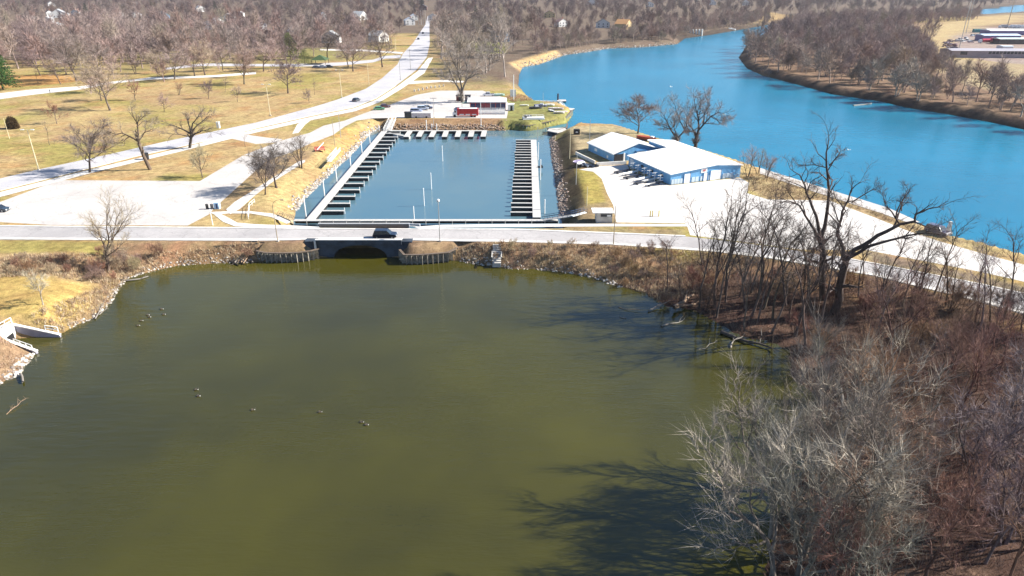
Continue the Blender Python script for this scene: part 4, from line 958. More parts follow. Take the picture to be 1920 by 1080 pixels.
# ---------------------------------------------------------------- ground cover made of single stems and stones
def stems(name, pts, zz, n, hr, wr, cols, label, seed, spread=0.5, cat='plants'):
    g = np.random.default_rng(seed); N = len(pts); B_ = np.repeat(np.column_stack([pts, zz]), n, 0)
    M_ = len(B_); B_[:, :2] += g.normal(0, spread * 0.35, (M_, 2)); d = g.normal(0, 0.42, (M_, 3)); d[:, 2] = 1
    d /= np.linalg.norm(d, axis=1)[:, None]; h = g.uniform(hr[0], hr[1], M_)[:, None]; w_ = g.uniform(wr[0], wr[1], M_)[:, None]
    s_ = g.normal(0, 1, (M_, 3)); s_[:, 2] *= 0.2; s_ /= np.linalg.norm(s_, axis=1)[:, None]
    B_[:, 2] -= 0.08
    V = np.stack([B_ - s_ * w_, B_ + s_ * w_, B_ + d * h], 1).reshape(-1, 3)
    me_ = bpy.data.meshes.new(name); me_.vertices.add(3 * M_); me_.vertices.foreach_set('co', V.ravel())
    me_.loops.add(3 * M_); me_.loops.foreach_set('vertex_index', np.arange(3 * M_)); me_.polygons.add(M_); me_.polygons.foreach_set('loop_start', np.arange(M_) * 3)
    c_ = np.array(cols)[g.integers(0, len(cols), N)]; c_ = np.repeat(c_, n, 0) * g.uniform(0.7, 1.3, (M_, 1))
    ca_ = me_.color_attributes.new('tint', 'FLOAT_COLOR', 'POINT'); ca_.data.foreach_set('color', np.repeat(np.column_stack([np.clip(c_, 0, 1), np.ones(M_)]), 3, 0).ravel())
    me_.update(); me_.materials.append(M_ATTR); o = bpy.data.objects.new(name, me_); COL.objects.link(o)
    setp(o, label, cat, None, 'stuff'); return o
def on_land(poly, n, z, seed, lo=0.3, hi=99, hmax=99):
    q = scatter(poly, n, z, seed); h, bb = land(q[:, 0], q[:, 1]); k = (bb > lo) & (bb < hi) & (h < hmax)
    for nm in ('bridge_road', 'boatyard_lot', 'sidewalk.001', 'sidewalk.002'): k &= pdist(PVW[nm], q[:, 0], q[:, 1]) > 0.8
    return q[k], h[k]
BANKC = [(0.46, 0.34, 0.21), (0.36, 0.22, 0.13), (0.32, 0.23, 0.16), (0.56, 0.46, 0.32), (0.22, 0.15, 0.11), (0.48, 0.38, 0.24)]
q, h = on_land([(-120, 496), (0, 492), (190, 480), (330, 472), (485, 460), (500, 490), (330, 498), (240, 512), (205, 570), (150, 610), (110, 618), (60, 600), (130, 560), (190, 520), (0, 530), (-120, 536)], 5200, 2.2, 301)
stems('dry_brush', q, h, 7, (0.35, 1.1), (0.02, 0.05), BANKC, 'dry reddish and straw coloured weeds on the pond bank left of the bridge', 302)
q, h = on_land([(850, 462), (960, 458), (1150, 464), (1340, 478), (1450, 492), (1300, 540), (1200, 548), (1110, 518), (960, 500), (860, 486)], 5200, 2.2, 303)
stems('dry_brush', q, h, 7, (0.35, 1.1), (0.02, 0.05), BANKC, 'dry straw and rust coloured weeds on the pond bank right of the bridge', 304)
q, h = on_land([(1240, 565), (1340, 520), (1460, 520), (1640, 545), (1830, 588), (1990, 640), (2200, 800), (2200, 1200), (1400, 1200), (1440, 950), (1530, 850), (1470, 680), (1390, 630)], 9000, 1.5, 305)
stems('undergrowth', q, h, 6, (0.3, 1.7), (0.012, 0.03), [(0.16, 0.095, 0.07), (0.22, 0.14, 0.1), (0.10, 0.07, 0.065), (0.3, 0.22, 0.17), (0.18, 0.08, 0.065)], 'reddish brown undergrowth on the floor of the wood right of the pond', 306, 0.9)
q, h = on_land([(-60, 640), (50, 662), (60, 690), (0, 725), (-60, 745)], 900, 1.0, 307)
stems('dry_brush', q, h, 7, (0.2, 0.6), (0.02, 0.04), [(0.46, 0.34, 0.24), (0.4, 0.26, 0.18)], 'short dry weeds on the bank below the concrete outfall', 308)
q, h = on_land([(1385, 335), (1440, 322), (1560, 362), (1700, 420), (1840, 466), (1700, 428), (1555, 376), (1440, 374)], 1500, ZL, 309)
stems('dry_brush', q, h, 6, (0.3, 0.9), (0.02, 0.05), [(0.42, 0.32, 0.18), (0.30, 0.2, 0.12)], 'tan weeds between the white lot and the river walk', 310)
q, h = on_land([(945, 182), (985, 176), (1000, 188), (960, 192)], 300, ZL, 311)
stems('dry_brush', q, h, 6, (0.5, 1.4), (0.03, 0.06), [(0.42, 0.28, 0.17), (0.36, 0.2, 0.12)], 'orange brown weeds on the point beside the white flagpole', 312)
def stones(name, pts, zz, sr, cols, label, seed):
    g = np.random.default_rng(seed); ph = (1 + 5 ** .5) / 2
    ico = np.array([(-1, ph, 0), (1, ph, 0), (-1, -ph, 0), (1, -ph, 0), (0, -1, ph), (0, 1, ph), (0, -1, -ph), (0, 1, -ph), (ph, 0, -1), (ph, 0, 1), (-ph, 0, -1), (-ph, 0, 1)]) / 1.9
    fc = np.array([(0, 11, 5), (0, 5, 1), (0, 1, 7), (0, 7, 10), (0, 10, 11), (1, 5, 9), (5, 11, 4), (11, 10, 2), (10, 7, 6), (7, 1, 8), (3, 9, 4), (3, 4, 2), (3, 2, 6), (3, 6, 8), (3, 8, 9), (4, 9, 5), (2, 4, 11), (6, 2, 10), (8, 6, 7), (9, 8, 1)])
    N = len(pts); s_ = g.uniform(sr[0], sr[1], (N, 1, 1)) * g.uniform(0.6, 1.3, (N, 1, 3)); V = ico[None] * s_ * g.uniform(0.75, 1.2, (N, 12, 1)) * (1, 1, 0.7)
    V = V + np.column_stack([pts, zz])[:, None, :]; Fq = (fc[None] + (np.arange(N) * 12)[:, None, None]).reshape(-1, 3)
    me_ = bpy.data.meshes.new(name); me_.from_pydata(V.reshape(-1, 3).tolist(), [], Fq.tolist())
    c_ = np.array(cols)[g.integers(0, len(cols), N)] * g.uniform(0.7, 1.2, (N, 1)); c_ = np.repeat(np.column_stack([c_, np.ones(N)]), 12, 0)
    ca_ = me_.color_attributes.new('tint', 'FLOAT_COLOR', 'POINT'); ca_.data.foreach_set('color', np.clip(c_, 0, 1).ravel()); me_.materials.append(M_ROCK)
    o = bpy.data.objects.new(name, me_); COL.objects.link(o); setp(o, label, 'rocks', None, 'stuff'); return o
STC = [(0.46, 0.42, 0.37), (0.34, 0.30, 0.27), (0.55, 0.5, 0.44), (0.26, 0.22, 0.19)]
def rim(body, pxs, n, seed, w_, z=0.0):
    """random points along given shore pixels"""
    g = np.random.default_rng(seed); wp = np.array(P2(pxs, z)); L = np.linalg.norm(np.diff(wp, axis=0), axis=1); c_ = np.concatenate([[0], np.cumsum(L)]); t_ = g.random(n) * c_[-1]
    q = np.stack([np.interp(t_, c_, wp[:, 0]), np.interp(t_, c_, wp[:, 1])], 1) + g.normal(0, w_, (n, 2)); h, bb = land(q[:, 0], q[:, 1]); k = (bb > -0.5) & (bb < 4.5)
    return q[k], h[k]
q, h = rim(None, [(555, 396), (570, 376), (600, 346), (627, 320), (655, 295), (695, 250), (713, 240)], 2200, 401, 1.0)
stones('rubble_bank', q, h, (0.15, 0.5), STC, 'pale broken stone along the left bank of the marina', 402)
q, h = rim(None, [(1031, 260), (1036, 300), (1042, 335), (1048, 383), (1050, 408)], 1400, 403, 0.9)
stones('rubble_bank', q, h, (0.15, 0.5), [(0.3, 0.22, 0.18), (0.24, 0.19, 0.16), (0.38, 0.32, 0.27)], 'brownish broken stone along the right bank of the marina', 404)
q, h = rim(None, [(722, 243), (946, 244)], 700, 405, 0.8)
stones('rubble_bank', q, h, (0.15, 0.45), [(0.3, 0.2, 0.15), (0.4, 0.3, 0.22)], 'brown rubble along the far bank of the marina', 406)
q, h = rim(None, [(972, 128), (980, 126), (1010, 121), (1060, 103), (1100, 98), (1140, 91), (1200, 89), (1270, 83)], 900, 407, 2.0)
stones('rubble_bank', q, h, (0.3, 0.85), [(0.36, 0.31, 0.27), (0.26, 0.22, 0.19), (0.44, 0.4, 0.35)], 'pale boulders along the far left bank of the river', 408)
q, h = rim(None, [(0, 722), (35, 704), (52, 680), (64, 666)], 160, 409, 0.7)
stones('rubble_bank', q, h, (0.1, 0.4), STC + [(0.65, 0.6, 0.52)], 'pale stones at the foot of the bank below the outfall', 410)
q, h = rim(None, [(130, 616), (180, 594), (205, 572), (222, 542), (240, 522), (275, 511), (330, 498), (400, 494), (485, 491)], 700, 411, 0.5)
stones('rubble_bank', q, h, (0.06, 0.28), STC, 'small stones along the pond edge left of the bridge', 412)
q, h = rim(None, [(860, 489), (885, 494), (960, 504), (1060, 511), (1110, 521), (1160, 538)], 380, 413, 0.6)
stones('rubble_bank', q, h, (0.08, 0.35), STC, 'small stones along the pond edge right of the bridge', 414)

# ---------------------------------------------------------------- houses
WALLC = dict(w=(0.62, 0.61, 0.59), b=(0.10, 0.22, 0.34), y=(0.52, 0.40, 0.2), n=(0.16, 0.09, 0.08))
ROOFC = dict(g=(0.36, 0.37, 0.38), d=(0.07, 0.07, 0.075), r=(0.34, 0.20, 0.16), w=(0.78, 0.78, 0.78), b=(0.06, 0.13, 0.17), n=(0.12, 0.08, 0.07), o=(0.48, 0.25, 0.10))
def gable(name, loc, rz, W, D, H, RH, wm, rm, ov=0.4, parent=None, ridge='y', thick=0.18):
    """walls with gables; ridge runs along local y; origin at floor centre"""
    t_ = parent or empty(name, loc, rz)
    m = MB(); w2, d2 = W / 2, D / 2
    m.extr([(-w2, -0.3), (w2, -0.3), (w2, H), (0, H + RH), (-w2, H)], -d2, d2); m.build('wall', wm, t_)
    m = MB(); sl = RH / w2
    for s_ in (-1, 1):
        a_ = (s_ * (w2 + ov), H - sl * ov); b_ = (0, H + RH)
        m.extr([(a_[0], a_[1] + 0.02), (b_[0], b_[1] + 0.02), (b_[0], b_[1] + thick), (a_[0], a_[1] + thick)][::s_], -d2 - ov, d2 + ov)
    r = m.build('roof', rm, t_); return t_, r
M_GLASS = glass()
for (px, py, W, D, rz, wc, rc, lab) in HOUSES:
    q = P(px, py); wm = paint('siding ' + wc, WALLC[wc], 0.7, var=0.12); rm = paint('shingles ' + rc, ROOFC[rc], 0.85, var=0.2)
    H = 5.2 if W < 16 else 4.6; t_, rf = gable('house', (q.x, q.y, ZL), R(rz), W, D, H, W * 0.28, wm, rm); setp(t_, lab, 'house')
    k = max(2, int(W / 4))
    for i in range(k):
        x = -W / 2 + W * (i + 0.5) / k
        for zz in ((1.5, 3.9) if H > 5 else (1.7,)):
            m = MB(); m.box((x, -D / 2 - 0.02, zz), (1.1, 0.1, 1.3)); m.build('window', M_GLASS, t_)
    m = MB(); m.box((W * 0.2, D * 0.15, H + W * 0.28 + 0.2), (0.8, 0.8, 1.8)); m.build('chimney', paint('brick', (0.35, 0.16, 0.11)), rf)
# picnic shelter
q = P(601, 120); t_ = empty('picnic_shelter', (q.x, q.y, ZL)); setp(t_, 'open picnic shelter with a dark green pyramid roof, beside parked cars', 'shelter')
m = MB(); m.add([(-5, -5, 2.8), (5, -5, 2.8), (5, 5, 2.8), (-5, 5, 2.8), (0, 0, 5.6)], [(0, 1, 4), (1, 2, 4), (2, 3, 4), (3, 0, 4), (3, 2, 1, 0)]); m.build('roof', paint('green metal', (0.05, 0.09, 0.03)), t_)
for x, y in ((-4.2, -4.2), (4.2, -4.2), (4.2, 4.2), (-4.2, 4.2)):
    m = MB(); m.box((x, y, 1.4), (0.3, 0.3, 2.9)); m.build('post', paint('brown post', (0.16, 0.1, 0.06)), t_)

# ---------------------------------------------------------------- the blue boat sheds
M_BLUE = ribbed('blue steel siding', (0.13, 0.36, 0.62), 0.45)
M_BLUED = ribbed('deep blue steel siding', (0.07, 0.22, 0.45), 0.45)
M_WROOF = ribbed('white steel roof', (0.92, 0.91, 0.89), 0.6, 0.5, 'X', 0.93, 0.15)
M_WHITE = paint('white paint', (0.80, 0.80, 0.78), 0.5, var=0.08)
ANG = math.atan2(8.2, 20.8); U = Vector((math.cos(ANG), math.sin(ANG), 0)); W_ = Vector((-math.sin(ANG), math.cos(ANG), 0))
G0 = P(1256, 347)
def shed(name, label, u0, u1, w0, w1, hl, hr, ut, ha, extra=True, closed=True):
    o = G0 + U * u0 + W_ * w0; t_ = empty(name, (o.x, o.y, ZL), ANG); setp(t_, label, 'shed'); W = u1 - u0; D = w1 - w0; a_ = ut - u0
    m = MB(); m.extr([(0, -0.3), (W, -0.3), (W, hr), (a_, ha), (0, hl)], 0, D); wl = m.build('wall', M_BLUE, t_)
    m = MB(); ov = 0.45
    for (xa, za, xb, zb) in ((0, hl, a_, ha), (a_, ha, W, hr)):
        dz = (zb - za) / (xb - xa)
        x0_, z0_ = (xa - ov, za - dz * ov) if xa == 0 else (xa, za); x1_, z1_ = (xb + ov, zb + dz * ov) if xb == W else (xb, zb)
        m.extr([(x0_, z0_ + 0.03), (x1_, z1_ + 0.03), (x1_, z1_ + 0.25), (x0_, z0_ + 0.25)], -ov, D + ov)
    rf = m.build('roof', M_WROOF, t_)
    return t_, rf
tB, rB = shed('boat_shed', 'largest blue steel shed with a white roof and white doors facing the gravel lot', 0, 22.4, 0, 21.5, 2.9, 3.25, 14.2, 4.1)
tD, rD = shed('boat_shed', 'white-roofed rear extension of the largest blue shed, nearest the tall trees', 13.6, 22.4, 21.75, 32.7, 4.05, 3.2, 14.0, 4.08)
tA, rA = shed('boat_shed', 'blue shed with a white gable roof behind and left of the largest one', -1.8, 14.9, 27.2, 43.2, 2.4, 2.4, 6.4, 4.9)
def front(t_, x, z, w, h, mat, name, d=0.08, y=-0.0, parent=None):
    m = MB(); m.box((x, y - d / 2 + 0.0, z + h / 2), (w, d, h)); return m.build(name, mat, parent or t_)
# front wall fittings of the largest shed
def frame_door(t_, x, w, h, nm='door'):
    d = front(t_, x, 0.02, w, h, M_WHITE, nm, 0.14)
    front(t_, x - w / 2 - 0.1, 0.02, 0.16, h + 0.15, M_BLUED, 'frame', 0.2, parent=d); front(t_, x + w / 2 + 0.1, 0.02, 0.16, h + 0.15, M_BLUED, 'frame', 0.2, parent=d)
    return d
frame_door(tB, 5.2, 1.9, 2.5); frame_door(tB, 11.0, 1.1, 2.15); frame_door(tB, 14.3, 3.4, 2.6)
sg = front(tB, 10.4, 2.35, 1.9, 1.15, M_WHITE, 'sign', 0.12); front(tB, 10.4, 2.75, 0.8, 0.45, paint('faded red', (0.45, 0.12, 0.12)), 'emblem', 0.2, parent=sg)
M_PALE = paint('pale translucent panel', (0.50, 0.60, 0.68), 0.4, var=0.2)
for x0, x1 in ((0.3, 3.9), (6.6, 9.0), (9.4, 10.1), (12.0, 12.4), (16.6, 20.2)):
    n = max(1, int((x1 - x0) / 0.9))
    for i in range(n):
        w = (x1 - x0) / n; front(tB, x0 + w * (i + .5), 0.1, w * 0.86, 1.35, M_PALE, 'panel', 0.1)
# side wall of it
m = MB(); m.box((-0.06, 19.6, 1.2), (0.12, 2.0, 2.4)); m.build('side_door', M_PALE, tB)
for y in (4, 9, 14): m = MB(); m.box((-0.05, y, 1.7), (0.1, 1.2, 0.7)); m.build('window', M_GLASS, tB)
# stair and rail at the right front corner
st = empty('wooden_stairs', G0 + U * 19.4 - W_ * 0.1, ANG); setp(st, 'blue-grey wooden stairs with handrails at the right front corner of the largest shed', 'stairs')
m = MB()
for i in range(6): m.box((0.35 * i, -0.8, 0.12 + 0.2 * i), (0.36, 1.2, 0.12 + 0.0))
m.build('treads', paint('blue grey timber', (0.28, 0.38, 0.5)), st)
for yy in (-1.4, -0.25):
    m = MB(); m.tube((0, yy, 1.0), (1.9, yy, 2.2), 0.05); m.tube((0, yy, 0), (0, yy, 1.0), 0.05); m.tube((1.9, yy, 0), (1.9, yy, 2.2), 0.05); m.tube((0, yy, 0.1), (1.9, yy, 1.2), 0.05); m.build('handrail', paint('blue grey timber', (0.28, 0.38, 0.5)), st)
# fittings of the rear shed: flat dark panel painted as the porch's shade at left, big door
front(tA, 9.2, 0.02, 2.6, 2.4, M_WHITE, 'door', 0.14); front(tA, 9.2, 2.45, 3.6, 0.35, M_BLUED, 'door_header', 0.2); front(tA, 7.4, 0.02, 0.5, 2.3, M_BLUED, 'door_post', 0.16); front(tA, 11.0, 0.02, 0.5, 2.3, M_BLUED, 'door_post', 0.16)
front(tA, 1.7, 0.02, 2.9, 2.2, paint('dark porch shade', (0.015, 0.018, 0.025), 0.9), 'porch_shade', 0.1); front(tA, 3.6, 0.02, 0.5, 2.4, M_WHITE, 'corner_board', 0.16); front(tA, 4.6, 0.3, 0.5, 2.0, M_BLUED, 'side_window', 0.12)
for y, z in ((11.0, 0.9), (3.5, 0.4)):
    m = MB(); m.box((-0.05, y, z + 0.4), (0.1, 1.6 if y > 5 else 0.8, 0.8)); m.build('window', M_WHITE, tA)
# low white barrier walls
def barrier(pts, h, th, mat, name, label, cat, z=ZL):
    t_ = MB()
    for i in range(len(pts) - 1):
        a_ = Vector(pts[i][:2]); b_ = Vector(pts[i + 1][:2]); d = b_ - a_
        t_.box(((a_.x + b_.x) / 2, (a_.y + b_.y) / 2, z + h / 2 + 0.01 * (i % 2)), (d.length + th * 0.98, th, h), math.atan2(d.y, d.x))
    o = t_.build(name, mat); setp(o, label, cat); return o
M_CONC = paint('bare concrete', (0.52, 0.49, 0.45), 0.85, var=0.35, scale=0.7)
M_CONCL = paint('white concrete', (0.74, 0.71, 0.66), 0.8, var=0.2, scale=0.8)
barrier([P(1080, 290), P(1115, 307)], 0.9, 0.3, M_CONCL, 'barrier_wall', 'white barrier wall slanting along the shaded yard left of the sheds', 'wall')
barrier([P(1119, 311), P(1173, 308)], 1.0, 0.35, M_CONCL, 'barrier_wall', 'white barrier wall closing the yard between the two blue sheds', 'wall')
# storage racks of slender boats beside the large shed
M_HULLD = paint('dark hull', (0.03, 0.035, 0.05), 0.3); M_HULLW = paint('pale hull', (0.72, 0.72, 0.70), 0.3, var=0.1)
ordn = ['first', 'second', 'third', 'fourth', 'fifth', 'sixth', 'seventh', 'eighth', 'ninth', 'tenth', 'eleventh', 'twelfth']
for i, (u, w) in enumerate(((-1.9, 14.5), (-1.9, 8.5), (-1.9, 3.2))):
    o = G0 + U * u + W_ * w; t_ = empty('boat_rack', (o.x, o.y, ZL), ANG); setp(t_, 'white boat rack against the shaded blue wall, ' + ('farthest', 'middle', 'nearest')[i] + ' of three', 'rack', 'white boat racks by the shed')
    for yy in (-1.3, 1.3): m = MB(); m.box((0, yy, 1.25), (0.12, 0.12, 2.5)); m.build('post', M_WHITE, t_)
    for zz in (0.9, 1.7, 2.4):
        for yy in (-1.3, 1.3): m = MB(); m.box((0, yy + 0.0, zz), (1.7, 0.1, 0.1)); m.build('arm', M_WHITE, t_)
def hull(L, bw, h, n=9):
    m = MB(); v = []; 
    for i in range(n):
        t_ = i / (n - 1); x = (t_ - 0.5) * L; k = math.sin(math.pi * min(1, max(0.0, t_))) ** 0.55 if 0 < t_ < 1 else 0.04
        b_ = bw / 2 * k; v += [(x, -b_, h), (x, -b_ * 0.75, h * 0.35), (x, 0, 0), (x, b_ * 0.75, h * 0.35), (x, b_, h), (x, 0, h * 0.8)]
    f = []
    for i in range(n - 1):
        for k in range(6): f.append((i * 6 + k, i * 6 + (k + 1) % 6, i * 6 + 6 + (k + 1) % 6, i * 6 + 6 + k))
    f += [tuple(range(5, -1, -1)), tuple(range((n - 1) * 6, n * 6))]; m.add(v, f); return m
SH = [(-5.4, 15.5, 'dark', 0.0), (-4.4, 13, 'pale', 0.05), (-5.8, 9.5, 'dark', -0.04), (-4.5, 6.5, 'pale', 0.0), (-6.2, 4.0, 'dark', 0.08), (-4.2, 1.2, 'dark', 0.0), (-3.2, 4.6, 'pale', 0.03)]
for i, (u, w, c, a_) in enumerate(SH):
    o = G0 + U * u + W_ * w; b_ = hull(6.5, 0.7, 0.45).build('rowing_boat', M_HULLD if c == 'dark' else M_HULLW); b_.location = (o.x, o.y, ZL + 0.35); b_.rotation_euler = (0.5 * (i % 2), 0, ANG + 0.2 + a_)
    setp(b_, '%s slender boat on trestles by the blue wall, %s from the back' % (c, ordn[i]), 'boat', 'slender boats laid out beside the shed')
    for s_ in (-1.8, 1.8):
        m = MB(); m.box((s_, 0, -0.15), (0.12, 0.9, 0.3)); m.build('trestle', M_HULLD, b_)
# heap of gear left of the barrier
for i, (px, py, cc) in enumerate(((1084, 306, (0.3, 0.25, 0.4)), (1088, 309, (0.75, 0.75, 0.75)), (1092, 312, (0.05, 0.05, 0.06)), (1098, 312, (0.7, 0.72, 0.75)), (1105, 313, (0.04, 0.06, 0.1)), (1111, 313, (0.03, 0.03, 0.04)))):
    q = P(px, py); b_ = hull(3.6, 1.3, 0.7).build('small_boat', paint('gear %d' % i, cc, 0.4)); b_.location = (q.x, q.y, ZL + 0.1); b_.rotation_euler = (0.5, 0, 0.3 + i * 0.5)
    m = MB(); m.box((0, 0, 0.5), (0.25, 1.0, 0.08)); m.build('seat', M_WHITE, b_)
    setp(b_, 'small dinghy in the row left of the white barrier walls, %s from the left' % ordn[i], 'boat', 'dinghies parked left of the barrier walls')
# low concrete shed beside the road
a_ = P(1118, 418); b_ = P(1147, 417); t_ = empty('pump_house', ((a_.x + b_.x) / 2, a_.y + 1.4, ZL)); setp(t_, 'small grey concrete hut with a flat white roof between road and lot', 'hut')
Wd = (b_.x - a_.x); m = MB(); m.box((0, 0, 1.15), (Wd, 2.8, 2.3)); m.build('wall', M_CONC, t_); m = MB(); m.box((-0.3, 0, 2.42), (Wd + 1.2, 3.4, 0.22)); m.build('roof', M_WROOF, t_)
m = MB(); m.box((0.4, -1.43, 1.75), (Wd * 0.7, 0.06, 0.6)); m.build('opening', paint('opening shade', (0.03, 0.035, 0.045)), t_); m = MB(); m.box((1.0, -1.47, 1.7), (0.9, 0.05, 0.35)); m.build('vent', M_WHITE, t_)  # dark panel paints the unlit inside of an opening
for i, px in enumerate((1219, 1223, 1235)):
    q = P(px, 406); m = MB(); m.tube((0, 0, 0), (0, 0, 1.35), 0.13, n=8); m.ball((0, 0, 1.35), 0.13); o = m.build('bollard', paint('yellow bollard', (0.72, 0.55, 0.16))); o.location = q
    setp(o, 'pale yellow bollard at the front edge of the gravel lot, %s of three' % ('left', 'middle', 'right')[i], 'bollard', 'yellow bollards at the lot')
q = P(1081, 252); t_ = empty('grill_box', q); setp(t_, 'black steel box with a white label standing alone on the tan point', 'box'); m = MB(); m.box((0, 0, 0.95), (2.1, 1.5, 1.7)); m.build('body', paint('black steel', (0.015, 0.015, 0.018)), t_)
m = MB(); m.box((0, -0.78, 0.95), (0.8, 0.05, 0.35)); m.build('label_plate', M_WHITE, t_)
for x in (-.9, .9): m = MB(); m.box((x, 0, 0.05), (0.15, 1.3, 0.14)); m.build('foot', M_CONC, t_)
# red boat or cover behind the sheds
q = P(1211, 263); b_ = hull(7, 2.2, 1.3).build('red_boat', paint('red hull', (0.5, 0.1, 0.06), 0.4)); b_.location = (q.x, q.y, ZL); b_.rotation_euler = (0, 0, -0.6); setp(b_, 'red upturned boat lying behind the blue sheds under the trees', 'boat')
m = MB(); m.box((2.2, 0, 1.35), (1.0, 1.0, 0.5)); m.build('hatch', M_WHITE, b_)

# ---------------------------------------------------------------- bridge
M_BR = paint('stained shade dark concrete', (0.055, 0.075, 0.105), 0.85, var=0.7, scale=0.5)  # shade of the bridge face put into the concrete colour, over mottling
YB0, YB1 = YF + 0.0, P(700, 429, ZL).y + 0.8
br = empty('bridge', ((XA0 + XA1) / 2, YB0, 0)); setp(br, 'low concrete arch bridge carrying the road between pond and marina', 'bridge')
cx = (XA0 + XA1) / 2; x0, x1 = P(597, 482, 0).x - cx, P(755, 482, 0).x - cx; hw = (XA1 - XA0) / 2 * 0.93; zt = ZL - 0.05
n = 14; arch = [(hw * math.cos(math.pi * (1 - k / n)), -0.4 + 3.0 * math.sin(math.pi * k / n) ** 0.8) for k in range(n + 1)]
v = []; f = []
for yy in (0.0, YB1 - YB0):
    b0 = len(v); v += [(a_, yy, z) for a_, z in arch] + [(a_, yy, zt) for a_, z in arch] + [(x0, yy, -1.5), (x0, yy, zt), (x1, yy, -1.5), (x1, yy, zt), (-hw, yy, -1.5), (hw, yy, -1.5)]
N = n + 1; K = 2 * N + 6
for s_ in (0, K):
    fl = [(s_ + i, s_ + i + 1, s_ + N + i + 1, s_ + N + i) for i in range(n)] + [(s_ + 2 * N, s_ + 2 * N + 4, s_, s_ + N, s_ + 2 * N + 1), (s_ + 2 * N + 5, s_ + 2 * N + 2, s_ + 2 * N + 3, s_ + N + n, s_ + n)]
    f += fl if s_ == 0 else [q[::-1] for q in fl]
f += [(i + 1, i, K + i, K + i + 1) for i in range(n)] + [(2 * N, 2 * N + 1, K + 2 * N + 1, K + 2 * N), (2 * N + 3, 2 * N + 2, K + 2 * N + 2, K + 2 * N + 3)]
f += [(2 * N + 4, K + 2 * N + 4, K, 0), (2 * N + 5, n, K + n, K + 2 * N + 5)]
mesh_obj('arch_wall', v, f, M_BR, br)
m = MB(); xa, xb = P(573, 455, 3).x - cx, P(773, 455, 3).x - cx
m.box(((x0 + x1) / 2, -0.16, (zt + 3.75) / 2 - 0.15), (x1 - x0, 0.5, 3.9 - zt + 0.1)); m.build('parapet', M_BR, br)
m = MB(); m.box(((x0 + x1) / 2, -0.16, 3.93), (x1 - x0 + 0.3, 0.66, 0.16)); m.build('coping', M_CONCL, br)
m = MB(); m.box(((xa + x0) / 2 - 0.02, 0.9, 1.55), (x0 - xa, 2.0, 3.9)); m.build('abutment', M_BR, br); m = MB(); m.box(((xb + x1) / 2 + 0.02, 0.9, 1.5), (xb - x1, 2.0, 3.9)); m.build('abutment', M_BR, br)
m = MB(); m.box((x0 - 0.25, -0.32, 1.6), (0.35, 0.35, 4.2)); m.build('pier_strip', M_CONCL, br)
# sheet pile bulkheads
def sheetpile(name, pxs, top, label, mats, z0=-1.2, per=1.05, amp=0.4, base=None):
    pts = [Vector(P(a_, b_, 0)[:2]) for a_, b_ in pxs]; out = []
    L = [(pts[i + 1] - pts[i]).length for i in range(len(pts) - 1)]; T = sum(L); nn = int(T / (per / 4))
    for k in range(nn + 1):
        s_ = T * k / nn; i = 0
        while i < len(L) - 1 and s_ > L[i]: s_ -= L[i]; i += 1
        d = (pts[i + 1] - pts[i]).normalized(); q = pts[i] + d * min(s_, L[i]); nr = Vector((d.y, -d.x))
        out.append(q + nr * (amp if k % 4 == 1 else -amp))
    v = [(q.x, q.y, z0) for q in out] + [(q.x, q.y, top(k / nn) if callable(top) else top) for k, q in enumerate(out)]; n_ = len(out)
    t_ = empty(name, (pts[0].x, pts[0].y, 0)); setp(t_, label, 'bulkhead'); o = t_.location.copy()
    v = [(a_[0] - o.x, a_[1] - o.y, a_[2]) for a_ in v]
    mesh_obj('sheet_piles', v, [(k, k + 1, n_ + k + 1, n_ + k) for k in range(n_ - 1)], mats, t_)
    m = MB(); 
    for i in range(len(pts) - 1):
        a_, b_ = pts[i] - o.xy, pts[i + 1] - o.xy; d = b_ - a_; zt_ = (top(sum(L[:i]) / T + L[i] / T / 2) if callable(top) else top) + 0.08
        m.box(((a_.x + b_.x) / 2, (a_.y + b_.y) / 2, zt_ + 0.004 * i), (d.length + 0.2, 0.5, 0.16), math.atan2(d.y, d.x))
    m.build('cap', paint('rusty cap', (0.16, 0.12, 0.09)), t_); return t_
M_PILE = paint('weathered steel piling', (0.38, 0.34, 0.28), 0.6, scale=1.6, dirt=(0.04, 0.033, 0.03))
sheetpile('bulkhead', [(484, 488), (500, 491.5), (530, 492.5), (560, 491.5), (585, 488), (599, 484)], 2.0, 'curved sheet pile wall on the left of the bridge', M_PILE)
sheetpile('bulkhead', [(751, 486), (759, 495.5), (790, 495.5), (815, 493.5), (841, 491), (854, 484), (864, 475)], 2.0, 'curved sheet pile wall on the right of the bridge', M_PILE)
sheetpile('bulkhead', [(950, 240), (958, 242), (990, 245.5), (1025, 238), (1060, 229.5), (1073, 215)], 1.9, 'sheet pile wall round the grassy boat launch point', paint('mossy piling', (0.50, 0.50, 0.38), 0.7, var=0.6, scale=1.2), amp=0.32, per=1.5)
sheetpile('bulkhead', [(1026, 247), (1045, 251), (1062, 246), (1064, 238)], 1.3, 'short dark sheet pile wall across the marina mouth from the boat launch', paint('dark piling', (0.10, 0.11, 0.14), 0.7, var=0.5), per=1.0, amp=0.15)
m = MB(); m.prism([tuple(P(a_, b_, 1.3)[:2]) for a_, b_ in ((1026, 246), (1045, 249.5), (1063, 244), (1058, 240), (1030, 241))], 1.2, 1.45); o = m.build('landing_slab', M_CONC); setp(o, 'grey concrete slab on the short dark wall at the marina mouth', 'slab')
